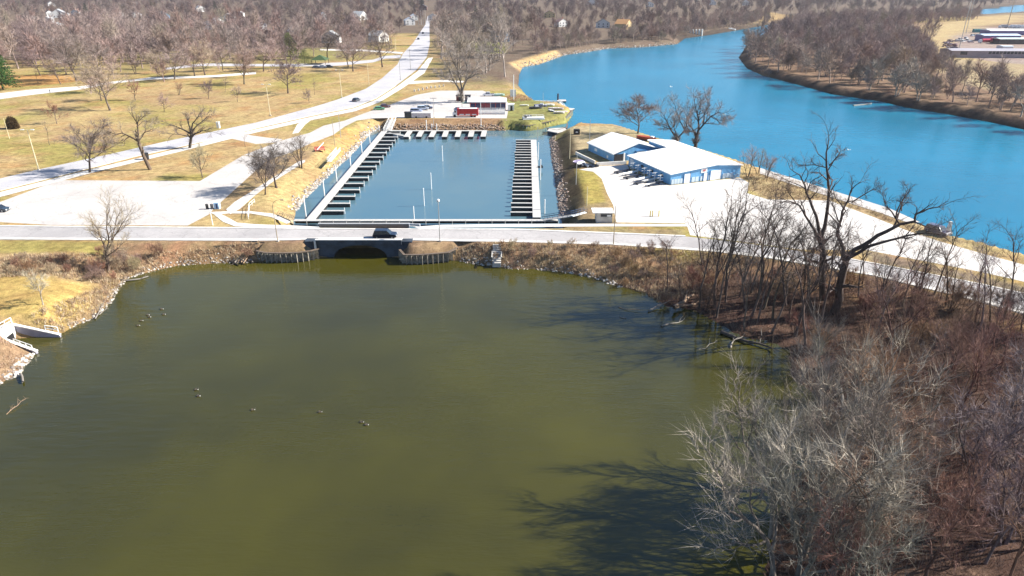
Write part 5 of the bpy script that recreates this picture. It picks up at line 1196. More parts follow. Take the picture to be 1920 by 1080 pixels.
# concrete steps by the pond
t_ = empty('concrete_steps', P(932, 470, 2.0)); setp(t_, 'white concrete steps descending from the road to the pond, right of the bridge', 'steps')
yy0 = P(932, 458, ZL).y - t_.location.y; m = MB()
for i in range(9): m.box((0, yy0 - 0.35 - i * 0.55, 1.15 - i * 0.27 - 0.35), (1.7, 0.56, 0.9 - 0.02 * (i % 2)))
m.build('flight', M_CONC, t_)
for s_ in (-0.95, 0.95): m = MB(); m.box((s_, yy0 - 2.5, 0.25), (0.2, 5.0, 0.3)); m.build('side_wall', M_CONC, t_)
# marina side guard wall and rails
def railing(name, pts, h, nper, mat, label, z=ZL, rails=(1.0, 0.5), r=0.045, cat='railing'):
    pts = [Vector((p_[0], p_[1], p_[2] if len(p_) > 2 else z)) for p_ in pts]; o = pts[0].copy(); t_ = empty(name, o); setp(t_, label, cat)
    m = MB()
    for i in range(len(pts) - 1):
        for k in rails: m.tube(pts[i] - o + Vector((0, 0, h * k)), pts[i + 1] - o + Vector((0, 0, h * k)), r, n=5)
    m.build('rail', mat, t_)
    for i in range(len(pts) - 1):
        d = pts[i + 1] - pts[i]; n_ = max(1, int(d.length / nper))
        for k in range(n_ + (1 if i == len(pts) - 2 else 0)):
            m = MB(); q = pts[i] + d * k / n_ - o; m.tube(q, q + Vector((0, 0, h)), r * 1.2, n=5); m.build('post', mat, t_)
    return t_
a_ = P(598, 427); b_ = P(768, 427.5); t_ = empty('guard_wall', ((a_.x + b_.x) / 2, a_.y, ZL)); setp(t_, 'dark low wall with a white top rail on the marina side of the bridge', 'guard rail')
m = MB(); m.box((0, 0.2, 0.35), (b_.x - a_.x, 0.3, 0.8)); m.build('wall', paint('dark stained wall', (0.14, 0.13, 0.12)), t_); m = MB(); m.box((0, 0.2, 0.93), (b_.x - a_.x + 0.2, 0.22, 0.16)); m.build('top_rail', M_WHITE, t_)
a2 = P(768, 428); b2 = P(788, 428.5); railing('end_railing', [(a2.x, a2.y, ZL), (b2.x, b2.y - 0.2, ZL)], 1.1, 3.0, M_WHITE, 'white pipe railing frame at the right end of the marina guard wall', r=0.09)

# ---------------------------------------------------------------- docks
M_DECK = paint('grey white dock boards', (0.50, 0.48, 0.45), 0.8, var=0.22, scale=2.0)
M_FLOAT = paint('shade black float', (0.02, 0.022, 0.025), 0.6)  # near-black carries the shade of the dock sides in its colour
def dock(name, A, B_, w, fing, side, fl, fw, label, z=0.95, posts=True):
    A = Vector(A[:2]); B_ = Vector(B_[:2]); d = B_ - A; L = d.length; an = math.atan2(d.y, d.x); t_ = empty(name, (A.x, A.y, 0), an); setp(t_, label, 'dock')
    m = MB(); m.box((L / 2, 0, z), (L, w, 0.14)); wk = m.build('walkway', M_DECK, t_)
    m = MB(); m.box((L / 2, 0, z / 2 - 0.1), (L - 0.2, w - 0.16, z - 0.12)); m.build('float', M_FLOAT, t_)
    for i, s_ in enumerate(fing):
        fl_ = fl * rnd.uniform(0.965, 1.03); jr = R(rnd.uniform(-0.8, 0.8)); m = MB(); sy = side * (w / 2 + fl_ / 2 + 0.03); m.box((s_, sy, z + rnd.uniform(-.03, .03)), (fw, fl_, 0.12), jr); fg = m.build('finger', M_DECK, t_)
        m = MB(); m.box((s_, sy, z / 2 - 0.1), (fw - 0.12, fl_ - 0.1, z - 0.12), jr); m.build('float', M_FLOAT, fg)
        if posts:
            m = MB(); m.tube((s_ + fw / 2 + 0.1, side * (w / 2 + fl), -0.5), (s_ + fw / 2 + 0.1, side * (w / 2 + fl), z + 0.6), 0.09); m.build('post', M_WHITE, fg)
    return t_
def yat(px, py, z=0.8): return P(px, py, z)
A = P(582, 413, .8); B_ = P(720.5, 247, .8); y0 = P(646, 396.3, .8).y - A.y; y1 = P(744, 251, .8).y - A.y
dock('left_dock', A, B_, 2.1, [y0 + (y1 - y0) * i / 15 for i in range(16)], -1, 5.4, 0.85, 'long floating dock with sixteen fingers down the left side of the marina')
A = P(1006.5, 409, .8); B_ = P(1000.5, 263, .8); y0 = P(958, 399, .8).y - A.y; y1 = P(966, 263.5, .8).y - A.y
dock('right_dock', A, B_, 1.95, [y0 + (y1 - y0) * i / 22 for i in range(23)], 1, 5.3, 0.75, 'floating dock with closely spaced fingers on the right side of the marina', posts=False)
A = P(726, 246, .8); B_ = P(913, 246, .8); xs_ = [P(x, 246, .8).x - A.x for x in (769, 791, 814, 837.5, 861, 885, 908)]
dock('far_dock', A, B_, 1.5, xs_, -1, P(800, 246, .8).y - P(800, 256.5, .8).y, 1.9, 'floating dock with seven short fingers along the far bank of the marina', posts=False)
a_ = P(728, 249, .8); b_ = P(768, 256, .8); m = MB(); d = b_ - a_; m.box(((a_.x + b_.x) / 2, (a_.y + b_.y) / 2, 0.75), (d.length, 1.3, 0.14), math.atan2(d.y, d.x)); m.box(((a_.x + b_.x) / 2, (a_.y + b_.y) / 2, 0.3), (d.length - 0.2, 1.1, 0.7), math.atan2(d.y, d.x)); o = m.build('dock_link', M_DECK); setp(o, 'slanting white dock piece joining the left and far docks at their corner', 'dock')
a_ = P(552, 415, .9); b_ = P(1046, 414, .9); t_ = empty('near_pier', (a_.x, a_.y, 0)); setp(t_, 'narrow white walkway on posts along the near end of the marina', 'pier'); L = b_.x - a_.x
m = MB(); m.box((L / 2, 0, 1.15), (L, 1.3, 0.16)); m.build('walkway', M_DECK, t_)
for i in range(21): m = MB(); m.tube((L * i / 20, -0.72, -0.6), (L * i / 20, -0.72, 1.5), 0.07); m.build('post', M_CONC, t_)
m = MB(); m.box((L / 2, 0.4, 0.55), (L, 0.12, 0.6)); m.build('stringer', M_FLOAT, t_)
# gangways
def gangway(a_, b_, w, label, mat, railc, name='gangway'):
    a_ = Vector(a_); b_ = Vector(b_); d = b_ - a_; L = d.length; t_ = empty(name, a_); t_.rotation_euler = d.to_track_quat('X', 'Z').to_euler(); setp(t_, label, 'gangway')
    m = MB(); m.box((L / 2, 0, 0), (L, w, 0.12)); m.build('deck', mat, t_)
    for s_ in (-1, 1):
        m = MB(); m.tube((0, s_ * w / 2, 1), (L, s_ * w / 2, 1), 0.05); m.tube((0, s_ * w / 2, 0.5), (L, s_ * w / 2, 0.5), 0.035)
        for k in range(int(L / 1.2) + 1): m.tube((k * 1.2, s_ * w / 2, 0), (k * 1.2, s_ * w / 2, 1), 0.04)
        m.build('handrail', railc, t_)
    return t_
gangway(P(733, 224, ZL + .05), P(722, 246, 1.0), 1.3, 'left one of two white gangways dropping to the far left dock corner', M_DECK, M_WHITE)
gangway(P(740, 224, ZL + .05), P(731, 246, 1.0), 1.1, 'right one of two white gangways dropping to the far left dock corner', M_DECK, M_WHITE)
gangway(P(520, 404, ZL + .1), P(545, 414.5, 1.5), 1.5, 'black steel gangway from the walk down to the near end of the left dock', paint('black steel', (0.015, 0.015, 0.018)), paint('black steel', (0.015, 0.015, 0.018)))
gangway(P(1075, 404, ZL - .2), P(1020, 412, 1.2), 1.5, 'dark blue railed gangway at the near end of the right dock', M_DECK, paint('dark blue steel', (0.03, 0.06, 0.13)))
gangway(P(1098, 398, ZL + .05), P(1072, 405, ZL), 1.0, 'short white gangway beside the concrete hut', M_WHITE, paint('dark blue steel', (0.03, 0.06, 0.13)))
railing('pipe_railing', [P(466, 411), P(468, 390), P(478, 381)], 1.1, 1.6, M_WHITE, 'white pipe railing where the walks cross left of the marina')
gangway(P(617, 303, ZL + .1), P(635, 282, ZL + .05), 1.2, 'white ramp with rails on the left marina bank near the red bench', M_WHITE, M_WHITE, 'ramp')
railing('barrier_rail', [P(596, 305), P(616, 304)], 0.7, 2.0, paint('yellow rail', (0.7, 0.6, 0.3)), 'low yellow rail at the foot of the white ramp')
q = P(600, 283); t_ = empty('red_bench', q, 0.4); setp(t_, 'red slatted bench platform beside the dark wide tree on the marina bank', 'bench'); M_RED = paint('faded red paint', (0.6, 0.16, 0.12), 0.6)
m = MB(); m.box((0, 0, 0.5), (3.2, 1.6, 0.12)); m.build('seat', M_RED, t_); m = MB(); m.box((0, 0.8, 0.95), (3.2, 0.1, 0.6)); m.build('backrest', M_RED, t_)
for x in (-1.4, 1.4): m = MB(); m.box((x, 0, 0.22), (0.15, 1.4, 0.45)); m.build('leg', M_RED, t_)
m = MB(); m.tube((-1.0, -0.6, 0.5), (1.6, 1.6, 2.2), 0.13); m.build('white_beam', M_WHITE, t_)

# ---------------------------------------------------------------- posts, poles, lamps
def piling(bpx, tpx, label, z=0.0, r=0.16, mat=None, cap=False, name='piling', cat='piling', group=None):
    b_ = P(bpx[0], bpx[1], z); top = PY(tpx[0], tpx[1], b_.y).z; t_ = empty(name, (b_.x, b_.y, z)); setp(t_, label, cat, group)
    m = MB(); m.tube((0, 0, -1.5), (0, 0, top - z), r, r * 0.9, 8); m.build('shaft', mat or M_WHITE, t_)
    m = MB(); m.tube((0, 0, top - z), (0, 0, top - z + 0.25), r * 1.15, r * 0.2, 8); m.build('cap', mat or M_WHITE, t_)
    if cap: m = MB(); m.ball((0, 0, top - z - 0.2), r * 2.3); m.build('buoy', M_WHITE, t_)
    return t_
PL = [((694, 272), (692.5, 245), 'second'), ((679, 290), (676, 266), 'third'), ((658, 316), (656, 288), 'fourth'), ((632, 344), (629, 312), 'fifth'), ((609, 371), (605, 340), 'sixth'), ((574, 407), (567, 369), 'nearest'), ((711, 247), (709, 238), 'farthest')]
for b_, t2, o_ in PL: piling(b_, t2, 'white mooring pile in the water strip left of the left dock, %s of seven' % (o_ if o_ in ('nearest', 'farthest') else o_ + ' farthest'), group='mooring piles along the left dock', cap=(o_ == 'third'))
for b_, t2, o_ in (((830, 302), (829, 274), 'farthest'), ((809, 355), (807.5, 325), 'second farthest'), ((795.5, 386), (795.5, 354), 'second nearest'), ((777, 417), (777, 388), 'nearest')):
    piling(b_, t2, 'lone white mooring pile in the open middle of the marina, %s of four' % o_, group='piles in the middle of the marina', r=0.12)
for b_, t2, o_ in (((1021, 400), (1020, 375), 'nearest'), ((1013, 337), (1012, 300), 'middle'), ((1009, 300), (1010, 268), 'farthest')):
    piling(b_, t2, 'white mooring pile beside the right dock, %s of three' % o_, group='piles beside the right dock')
for b_, t2, o_ in (((800, 245), (799, 226), 'tan mooring post at the far marina dock, left of the paired white ones'), ((810, 246), (809, 233), 'left of a pair of white posts at the far marina dock'), ((819, 246), (818, 233), 'right of a pair of white posts at the far marina dock')):
    piling(b_, t2, o_, r=0.14)
m = MB(); m.box((0, 0, 0), (1.6, 0.6, 0.5)); m.box((0.4, 0, 0.4), (0.4, 0.4, 0.4)); o = m.build('dock_box', paint('dark box', (0.03, 0.03, 0.04))); o.location = P(1013, 313, 1.1); setp(o, 'dark box with a light on the outer edge of the right dock', 'box')
M_POLE = paint('galvanised pole', (0.45, 0.44, 0.42), 0.5, 0.3); M_WOOD = paint('weathered pole', (0.36, 0.29, 0.20), 0.8); M_YP = paint('pale yellow pole', (0.66, 0.56, 0.36), 0.6)  # M_YP is a plain pale yellow
def pole(bpx, tpx, kind, label, mat=None, r=0.11, z=ZL, name=None, group=None):
    b_ = P(bpx[0], bpx[1], z); zb = z if bpx[1] < 430 else LH(b_.x, b_.y); top = PY(tpx[0], tpx[1], b_.y).z - zb; mat = mat or M_POLE
    nm = name or dict(plain='pole', tee='street_lamp', arm='street_lamp', globe='street_lamp', util='utility_pole', flag='flagpole')[kind]
    t_ = empty(nm, (b_.x, b_.y, zb)); setp(t_, label, nm.replace('_', ' '), group)
    m = MB(); m.tube((0, 0, -0.3), (0, 0, top), r, r * 0.6, 8); m.build('shaft', mat, t_)
    if kind != 'plain': m = MB(); m.box((0, 0, 0.15), (r * 4, r * 4, 0.3)); m.build('base', M_CONC if kind != 'util' else mat, t_)
    if kind == 'tee':
        m = MB(); m.tube((-1.3, 0, top), (1.3, 0, top), 0.06); m.build('crossarm', mat, t_)
        for s_ in (-1.4, 1.4): m = MB(); m.box((s_, 0, top - 0.02), (0.9, 0.4, 0.18)); m.build('lamp_head', M_WHITE, t_)
    elif kind == 'arm':
        m = MB(); m.path([(0, 0, top - 0.1), (0.25, 0, top + 0.7), (1.0, 0, top + 1.2), (1.9, 0, top + 1.3)], 0.05); m.build('curved_arm', mat, t_)
        m = MB(); m.box((2.1, 0, top + 1.27), (0.7, 0.3, 0.16)); m.build('lamp_head', mat, t_)
    elif kind == 'globe':
        m = MB(); m.ball((0, 0, top + 0.1), 0.34, 10, 6); m.build('globe', M_WHITE, t_)
    elif kind == 'util':
        m = MB(); m.box((0, 0, top - 0.5), (2.4, 0.12, 0.14)); m.build('crossarm', mat, t_)
        for s_ in (-1.1, -0.4, 0.4, 1.1): m = MB(); m.tube((s_, 0, top - 0.45), (s_, 0, top - 0.2), 0.06, n=5); m.build('insulator', M_GLASS, t_)
    return t_
pole((521, 453), (517, 386), 'arm', 'curved-arm street lamp at the near road edge left of the bridge', M_WOOD)
pole((825, 453), (825, 377), 'globe', 'globe-topped pale lamp at the near road edge right of the bridge')
pole((1150, 459), (1152, 386), 'plain', 'plain tall pole at the near road edge beyond the concrete hut', M_WOOD, name='road_pole')
pole((73, 319), (59, 243), 'tee', 'yellowish twin-headed lamp on the lawn at the far left', M_YP, r=0.16)
pole((507, 217), (497, 158), 'tee', 'twin-headed lamp beside the park road, left of the taller one', M_YP, r=0.16)
pole((641, 183), (634, 131), 'tee', 'twin-headed lamp beside the park road, right one on the yellow lawn', M_YP, r=0.18)
pole((18, 260), (11, 222), 'plain', 'thin pale post beside the dark round bush at the far left', M_YP, name='thin_post')
pole((410, 242), (406, 226), 'plain', 'short post behind the white kiosk at the park road', M_WOOD, name='short_post')
pole((628, 274), (630, 224), 'plain', 'dark pole on the left marina bank above the ramp', M_WOOD, name='bank_pole')
pole((639, 257), (641, 209), 'plain', 'pale pole on the left marina bank, right of the dark one', M_POLE, name='bank_pole')
pole((751, 150), (748, 106), 'util', 'left of two utility poles where the footpath meets the far street', M_POLE, r=0.18)
pole((770, 131), (767, 92), 'util', 'right of two utility poles where the footpath meets the far street', M_POLE, r=0.18)
pole((692, 160), (690, 112), 'plain', 'pale thin pole on the lawn left of the park road bend', M_YP, name='thin_pole')
pole((742, 97), (739, 72), 'plain', 'pale pole at the side street corner, left of the far street', M_YP, r=0.18, name='corner_pole')
for i, (a_, b_) in enumerate((((785, 47), (784, 21)), ((790, 47), (789, 19)), ((794, 46), (793, 18)), ((798, 46), (797, 16)))):
    pole(a_, b_, 'util', 'utility pole at the far end of the street, %s of four from the left' % ordn[i], M_POLE, r=0.25, group='utility poles along the far street')
pole((801, 213), (800, 189), 'plain', 'left of two grey poles by the parked blue and silver cars', M_POLE, name='yard_pole'); pole((814, 221), (813, 182), 'util', 'right of two grey poles by the parked blue and silver cars', M_POLE)
pole((813, 236), (814, 222), 'plain', 'stub pole on the brown far bank of the marina', M_POLE, name='stub_pole')
pole((902, 236), (902, 192), 'flag', 'white flagpole in front of the marina store', M_WHITE, r=0.12)
pole((963, 188), (966, 140), 'flag', 'white flagpole on the river point with a white board', M_WHITE, r=0.2)
q = P(962, 184); m = MB(); m.box((0, 0, 2.2), (2.6, 0.2, 3.2)); m.box((-1, 0, 0.4), (0.15, 0.15, 1)); m.box((1, 0, 0.4), (0.15, 0.15, 1)); o = m.build('white_board', M_WHITE); o.location = q; setp(o, 'large white board at the foot of the flagpole on the river point', 'sign')
for i, (a_, b_, l_) in enumerate((((1068, 296), (1064, 238), 'pale tall pole on the right marina bank, farthest of three'), ((1080, 344), (1077, 286), 'grey tall pole on the right marina bank, middle of three'), ((1100, 386), (1094, 350), 'short pole on the right marina bank, nearest of three'), ((1105, 269), (1107, 224), 'white pole standing alone on the tan point'), ((1018, 206), (1017, 174), 'pole among the gear on the boat launch point'), ((1008, 262), (1006, 238), 'pale pole rising at the end of the right dock'))):
    pole(a_, b_, 'plain', l_, M_YP if i in (0, 2) else M_POLE, name='bank_pole')
for i, (b_, t2, l_) in enumerate((((1746, 45), (1750, -10), 'lattice-dark tall pylon at the edge of the sand track, leftmost'), ((1796, 100), (1816, -4), 'slim tall mast at the left end of the grey warehouse'), ((1811, 62), (1824, -6), 'thin mast behind the scrap yard'), ((1889, 48), (1901, -8), 'dark tall pylon at the upper right by the far water'))):
    pole(b_, t2, 'util', l_, M_WOOD if i in (0, 3) else M_POLE, r=0.45 if i in (0, 3) else 0.28, name='pylon')
# bins, kiosks, signs
M_BLACK = paint('black steel', (0.015, 0.015, 0.018))
def bin_(px, py, col, label, h=1.1, w=0.7, name='litter_bin'):
    q = P(px, py); t_ = empty(name, q); setp(t_, label, 'bin'); m = MB(); m.tube((0, 0, 0), (0, 0, h), w / 2 * 0.9, w / 2, 10); m.build('body', col, t_); m = MB(); m.tube((0, 0, h), (0, 0, h + 0.15), w / 2 * 1.08, w / 2 * 0.7, 10); m.build('lid', col, t_); return t_
bin_(275, 299, M_BLACK, 'large black bin under the leaning tree by the park road', 1.9, 1.7)
bin_(389, 392, M_BLACK, 'black litter bin at the lot corner, left of two'); bin_(398, 392, paint('dark grey bin', (0.08, 0.08, 0.09)), 'dark grey litter bin at the lot corner, right of two')
q = P(408, 391); t_ = empty('blue_box', q); setp(t_, 'pale blue box with a dark door at the lot corner beside the bins', 'box'); m = MB(); m.box((0, 0, 0.75), (1.2, 1.0, 1.5)); m.build('body', paint('pale blue', (0.45, 0.65, 0.85)), t_); m = MB(); m.box((0.1, -0.52, 0.75), (0.35, 0.05, 1.2)); m.build('door', paint('navy', (0.02, 0.06, 0.2)), t_)
q = P(410, 240); t_ = empty('kiosk', q); setp(t_, 'small white kiosk post on the far side of the park road', 'kiosk'); m = MB(); m.box((0, 0, 1.0), (1.0, 0.9, 2.0)); m.build('body', M_WHITE, t_); m = MB(); m.box((0, 0, 2.1), (1.2, 1.1, 0.2)); m.build('roof', M_WHITE, t_)
for i in range(8):
    px = 777 + i * 7.8; py = 171.5 - i * 1.35 - (1 if i in (3, 4) else 0); q = P(px, py); m = MB(); m.box((0, 0, 0.5), (0.8, 0.6, 1.0), 0, (0.7, 0.7)); o = m.build('marker_stone', M_CONCL); o.location = q
    setp(o, 'small white marker stone on the verge above the marina drive, %s from the left' % ordn[i], 'stone', 'white marker stones on the verge')
pole((399, 422), (395, 392), 'plain', 'white post on the grass corner below the bins', M_WHITE, r=0.12, name='white_post')

# ---------------------------------------------------------------- vehicles
def carpaint(name, col): return paint('car ' + name, col, 0.28, 0.0, var=0.05, coat=0.8)
M_TYRE = paint('tyre rubber', (0.02, 0.02, 0.02), 0.85); M_RIM = paint('wheel metal', (0.5, 0.5, 0.52), 0.35, 0.7)
M_HEAD = paint('head lamp', (0.75, 0.77, 0.8), 0.15); M_TAIL = paint('tail lamp', (0.4, 0.01, 0.01), 0.3)
def car(kind, loc, rz, pm, label, group=None, cat='car', name='car'):
    t_ = empty(name, loc, rz); setp(t_, label, cat, group)
    if kind == 'suv': L, Wd, low, belt, top = 4.9, 1.95, 0.35, 1.05, 1.75; cab = (-2.35, -2.05, 0.55, 1.25)
    elif kind == 'pickup': L, Wd, low, belt, top = 5.4, 2.0, 0.4, 1.1, 1.8; cab = (-0.7, -0.5, 0.9, 1.5)
    else: L, Wd, low, belt, top = 4.6, 1.8, 0.28, 0.9, 1.42; cab = (-1.9, -1.3, 0.45, 1.2)
    h = L / 2
    m = MB(); m.extr([(-h, low), (h, low), (h, belt - 0.28), (h - 0.25, belt - 0.1), (cab[3], belt), (-h + 0.12, belt), (-h, belt - 0.12)], -Wd / 2, Wd / 2); m.build('body', pm, t_)
    m = MB(); k = 0.86; y0, y1 = Wd / 2 * 0.97, Wd / 2 * k
    v = [(cab[0], -y0, belt), (cab[3], -y0, belt), (cab[3], y0, belt), (cab[0], y0, belt), (cab[1], -y1, top), (cab[2], -y1, top), (cab[2], y1, top), (cab[1], y1, top)]
    m.add(v, [(0, 1, 5, 4), (1, 2, 6, 5), (2, 3, 7, 6), (3, 0, 4, 7)]); m.build('windows', M_GLASS, t_)
    m = MB(); m.add([(cab[1] - .04, -y1 - .02, top), (cab[2] + .04, -y1 - .02, top), (cab[2] + .04, y1 + .02, top), (cab[1] - .04, y1 + .02, top), (cab[1] + .1, -y1 + .1, top + .07), (cab[2] - .1, -y1 + .1, top + .07), (cab[2] - .1, y1 - .1, top + .07), (cab[1] + .1, y1 - .1, top + .07)],
        [(0, 1, 5, 4), (1, 2, 6, 5), (2, 3, 7, 6), (3, 0, 4, 7), (4, 5, 6, 7), (3, 2, 1, 0)])
    for s_ in (-1, 1):
        for xb, xt in ((cab[3], cab[2]), (cab[0], cab[1]), ((cab[0] + cab[3]) / 2 - .1, (cab[1] + cab[2]) / 2)):
            m.tube((xb, s_ * y0, belt), (xt, s_ * y1, top + .02), 0.05, n=4)
    m.build('roof', pm, t_)
    if kind == 'pickup': m = MB(); m.box((-1.75, 0, belt - 0.02), (1.7, Wd * 0.8, 0.06)); m.build('bed', M_FLOAT, t_)
    for x in (-h + 0.85, h - 0.9):
        for s_ in (-1, 1):
            w_ = MB(); w_.tube((x, s_ * (Wd / 2 - 0.2), 0.34), (x, s_ * (Wd / 2 + 0.02), 0.34), 0.34, n=14); o = w_.build('wheel', M_TYRE, t_)
            w_ = MB(); w_.tube((x, s_ * (Wd / 2 + 0.02), 0.34), (x, s_ * (Wd / 2 + 0.04), 0.34), 0.2, n=10); w_.build('rim', M_RIM, o)
    for s_ in (-1, 1):
        m = MB(); m.box((h - 0.02, s_ * (Wd / 2 - 0.28), belt - 0.32), (0.1, 0.36, 0.2)); m.build('headlight', M_HEAD, t_)
        m = MB(); m.box((-h + 0.0, s_ * (Wd / 2 - 0.2), belt - 0.28), (0.08, 0.26, 0.26)); m.build('tail_light', M_TAIL, t_)
    return t_
def dirr(p0, p1): a_ = P(*p0); b_ = P(*p1); return math.atan2(b_.y - a_.y, b_.x - a_.x)
ZR = ZL + 0.035
car('suv', P(722.5, 445.5, ZR), 0.01, carpaint('black', (0.012, 0.016, 0.03)), 'black car driving right across the bridge')
car('sedan', P(668, 189.5, ZR), dirr((640, 196), (700, 176)), carpaint('charcoal', (0.03, 0.045, 0.06)), 'dark car driving up the park road curve')
car('sedan', P(711, 206, ZR), 0.15, carpaint('green', (0.10, 0.34, 0.12)), 'bright green car parked at the verge of the marina drive')
car('sedan', P(722, 201.5, ZR), 0.2, carpaint('maroon', (0.12, 0.02, 0.03)), 'dark maroon car just behind the bright green one')
car('suv', P(780.5, 211, ZR), 0.0, carpaint('silver blue', (0.38, 0.42, 0.58)), 'silver blue car parked above the white trailer')
car('suv', P(793, 206, ZR), 0.1, carpaint('silver', (0.55, 0.62, 0.74)), 'pale silver car parked between the silver blue and navy cars')
car('sedan', P(801, 204, ZR), 0.1, carpaint('navy', (0.03, 0.04, 0.10)), 'navy car at the right end of the parked row of three')
car('pickup', P(916, 180, ZR), math.pi, carpaint('white', (0.75, 0.77, 0.82)), 'white pickup parked behind the marina store', cat='pickup', name='pickup')
car('sedan', P(593, 127.5, ZR), 0.05, carpaint('blue grey', (0.10, 0.13, 0.22)), 'dark blue car parked at the picnic shelter, left of a row of three')
car('sedan', P(605, 127, ZR), 0.05, carpaint('silver', (0.55, 0.62, 0.74)), 'silver car parked at the picnic shelter, middle of a row of three')
car('sedan', P(617, 126.3, ZR), 0.05, carpaint('charcoal', (0.03, 0.045, 0.06)), 'charcoal car parked at the picnic shelter, right of a row of three')
car('sedan', P(784.5, 74, ZR), dirr((778, 80), (787, 66)), carpaint('charcoal', (0.03, 0.045, 0.06)), 'dark car at the left kerb of the far street, nearer of two')
car('sedan', P(793, 63, ZR), dirr((778, 80), (787, 66)), carpaint('black', (0.012, 0.016, 0.03)), 'dark car on the far street, farther of two')
car('sedan', P(-2, 396, ZR), 0.0, carpaint('charcoal', (0.03, 0.045, 0.06)), 'dark car cut off by the left picture edge in the white parking lot')
car('suv', P(1757, 438, ZR), dirr((1700, 430), (1800, 462)), carpaint('dusty purple', (0.10, 0.08, 0.11)), 'dark car parked by the river walk among the trees at the right')
q = P(1777, 437); m = MB(); m.box((0, 0, 1.3), (0.9, 0.9, 2.6), 0, (0.5, 0.5)); m.box((0, 0, 0.1), (1.3, 1.3, 0.25)); o = m.build('white_marker', M_WHITE); o.location = q; setp(o, 'white pointed marker beside the river at the right, near the parked dark car', 'marker')
# red food truck with white cab
M_REDP = paint('bright red paint', (0.55, 0.02, 0.02), 0.35, var=0.2)
q = P(874, 219); t_ = empty('red_truck', (q.x, q.y, ZR)); setp(t_, 'long red truck body with a white cab, parked in front of the marina store', 'truck')
m = MB(); m.box((0.7, 0, 1.9), (8.2, 2.5, 2.6)); m.build('box_body', M_REDP, t_); m = MB(); m.box((0.9, -0.1, 3.27), (7.0, 2.2, 0.16)); m.build('roof_strip', M_WHITE, t_)
m = MB(); m.extr([(-3.45, 0.6), (-3.45, 2.6), (-4.2, 2.6), (-4.75, 1.7), (-5.2, 1.55), (-5.3, 0.6)], -1.1, 1.1); c_ = m.build('cab', M_WHITE, t_); m = MB(); m.box((-4.1, 0, 2.1), (0.7, 2.25, 0.6)); m.build('window', M_GLASS, c_)
for x in (-4.4, 2.2, 3.4):
    for s_ in (-1, 1): m = MB(); m.tube((x, s_ * 0.95, 0.5), (x, s_ * 1.2, 0.5), 0.5, n=12); m.build('wheel', M_TYRE, t_)
for x in (-1.6, 0.8, 3.2): m = MB(); m.box((x, -1.28, 1.1), (1.8, 0.06, 0.35)); m.build('hatch', M_WHITE, t_)
# marina store
a_ = P(882, 208); b_ = P(948, 208); W = b_.x - a_.x; t_ = empty('marina_store', ((a_.x + b_.x) / 2, a_.y, ZL)); setp(t_, 'low marina store with a flat white roof and dark red windows', 'shop')
m = MB(); m.box((0, 4.5, 1.7), (W, 9, 3.6)); m.build('wall', paint('store wall', (0.16, 0.07, 0.09), 0.7), t_)
m = MB(); m.box((-0.4, 4.2, 3.68), (W + 1.6, 10.4, 0.28)); m.build('roof', M_WROOF, t_)
for i in range(7):
    x = -W / 2 + W * (i + 0.5) / 7; m = MB(); m.box((x, -0.05, 1.75), (W / 7 * 0.8, 0.12, 2.4)); w_ = m.build('window', paint('red glass', (0.25, 0.03, 0.05), 0.2) if i in (2, 3) else glass('navy glass', (0.015, 0.025, 0.09)), t_)
    m = MB(); m.box((-W / 2 + W * i / 7 + 0.06, -0.12, 1.7), (0.16, 0.1, 3.3)); m.build('mullion', M_WHITE if i in (2, 4, 6) else M_REDP, t_)
m = MB(); m.box((0, -4.0, 0.35), (W - 0.5, 7.6, 0.7)); m.build('deck', M_DECK, t_)
for yy, z in ((-7.9, 0.0), (-4.4, 0.7)):
    for i in range(5):
        x = -W / 2 + W * (i + 0.5) / 5; m = MB()
        for zz in (0.35, 0.75, 1.15): m.box((x, yy, z + zz), (W / 5 * 0.86, 0.1, 0.22))
        for s_ in (-1, 1): m.box((x + s_ * W / 5 * 0.43, yy, z + 0.65), (0.14, 0.14, 1.3))
        m.build('railing_panel', M_WHITE, t_)
for i, (px, py, w_, d_, h_, mt, nm, lab) in enumerate((
  (861, 190, 2.6, 2.5, 2.2, paint('oxblood boards', (0.14, 0.03, 0.03)), 'wood_shed', 'dark red shed left of the big tree behind the store'), (877, 190, 2.4, 2.5, 2.2, paint('navy boards', (0.04, 0.04, 0.08)), 'wood_shed', 'dark navy shed right of the big tree behind the store'),
  (765, 221.5, 2.6, 2.0, 1.9, paint('dark green steel', (0.05, 0.06, 0.06)), 'dumpster', 'dark dumpster at the top of the marina bank left of the white trailer'), (790, 221.5, 7.6, 2.2, 1.7, paint('white trailer skin', (0.78, 0.72, 0.72)), 'trailer', 'low white trailer at the top of the marina bank'),
  (958, 208, 2.6, 2.4, 2.4, M_WHITE, 'wood_shed', 'white shed at the right end of the marina store'))):
    q = P(px, py); t_ = empty(nm, (q.x, q.y + d_ / 2, ZR)); setp(t_, lab, nm.replace('_', ' '))
    m = MB(); m.box((0, 0, 0.15 + h_ / 2), (w_, d_, h_)); m.build('body', mt, t_); m = MB(); m.box((0, 0, 0.2 + h_), (w_ + 0.3, d_ + 0.3, 0.14)); m.build('lid' if nm == 'dumpster' else 'roof', M_WROOF if i in (3, 4) else M_BLACK, t_)
    if nm == 'wood_shed': m = MB(); m.box((0.2, -d_ / 2 - 0.03, 1.1), (0.9, 0.06, 1.9)); m.build('door', M_WHITE if i == 1 else M_BLACK, t_)
    if nm == 'trailer':
        for x in (-2, 2): m = MB(); m.tube((x, -d_ / 2 - 0.02, 0.35), (x, -d_ / 2 - 0.2, 0.35), 0.35, n=10); m.build('wheel', M_TYRE, t_)
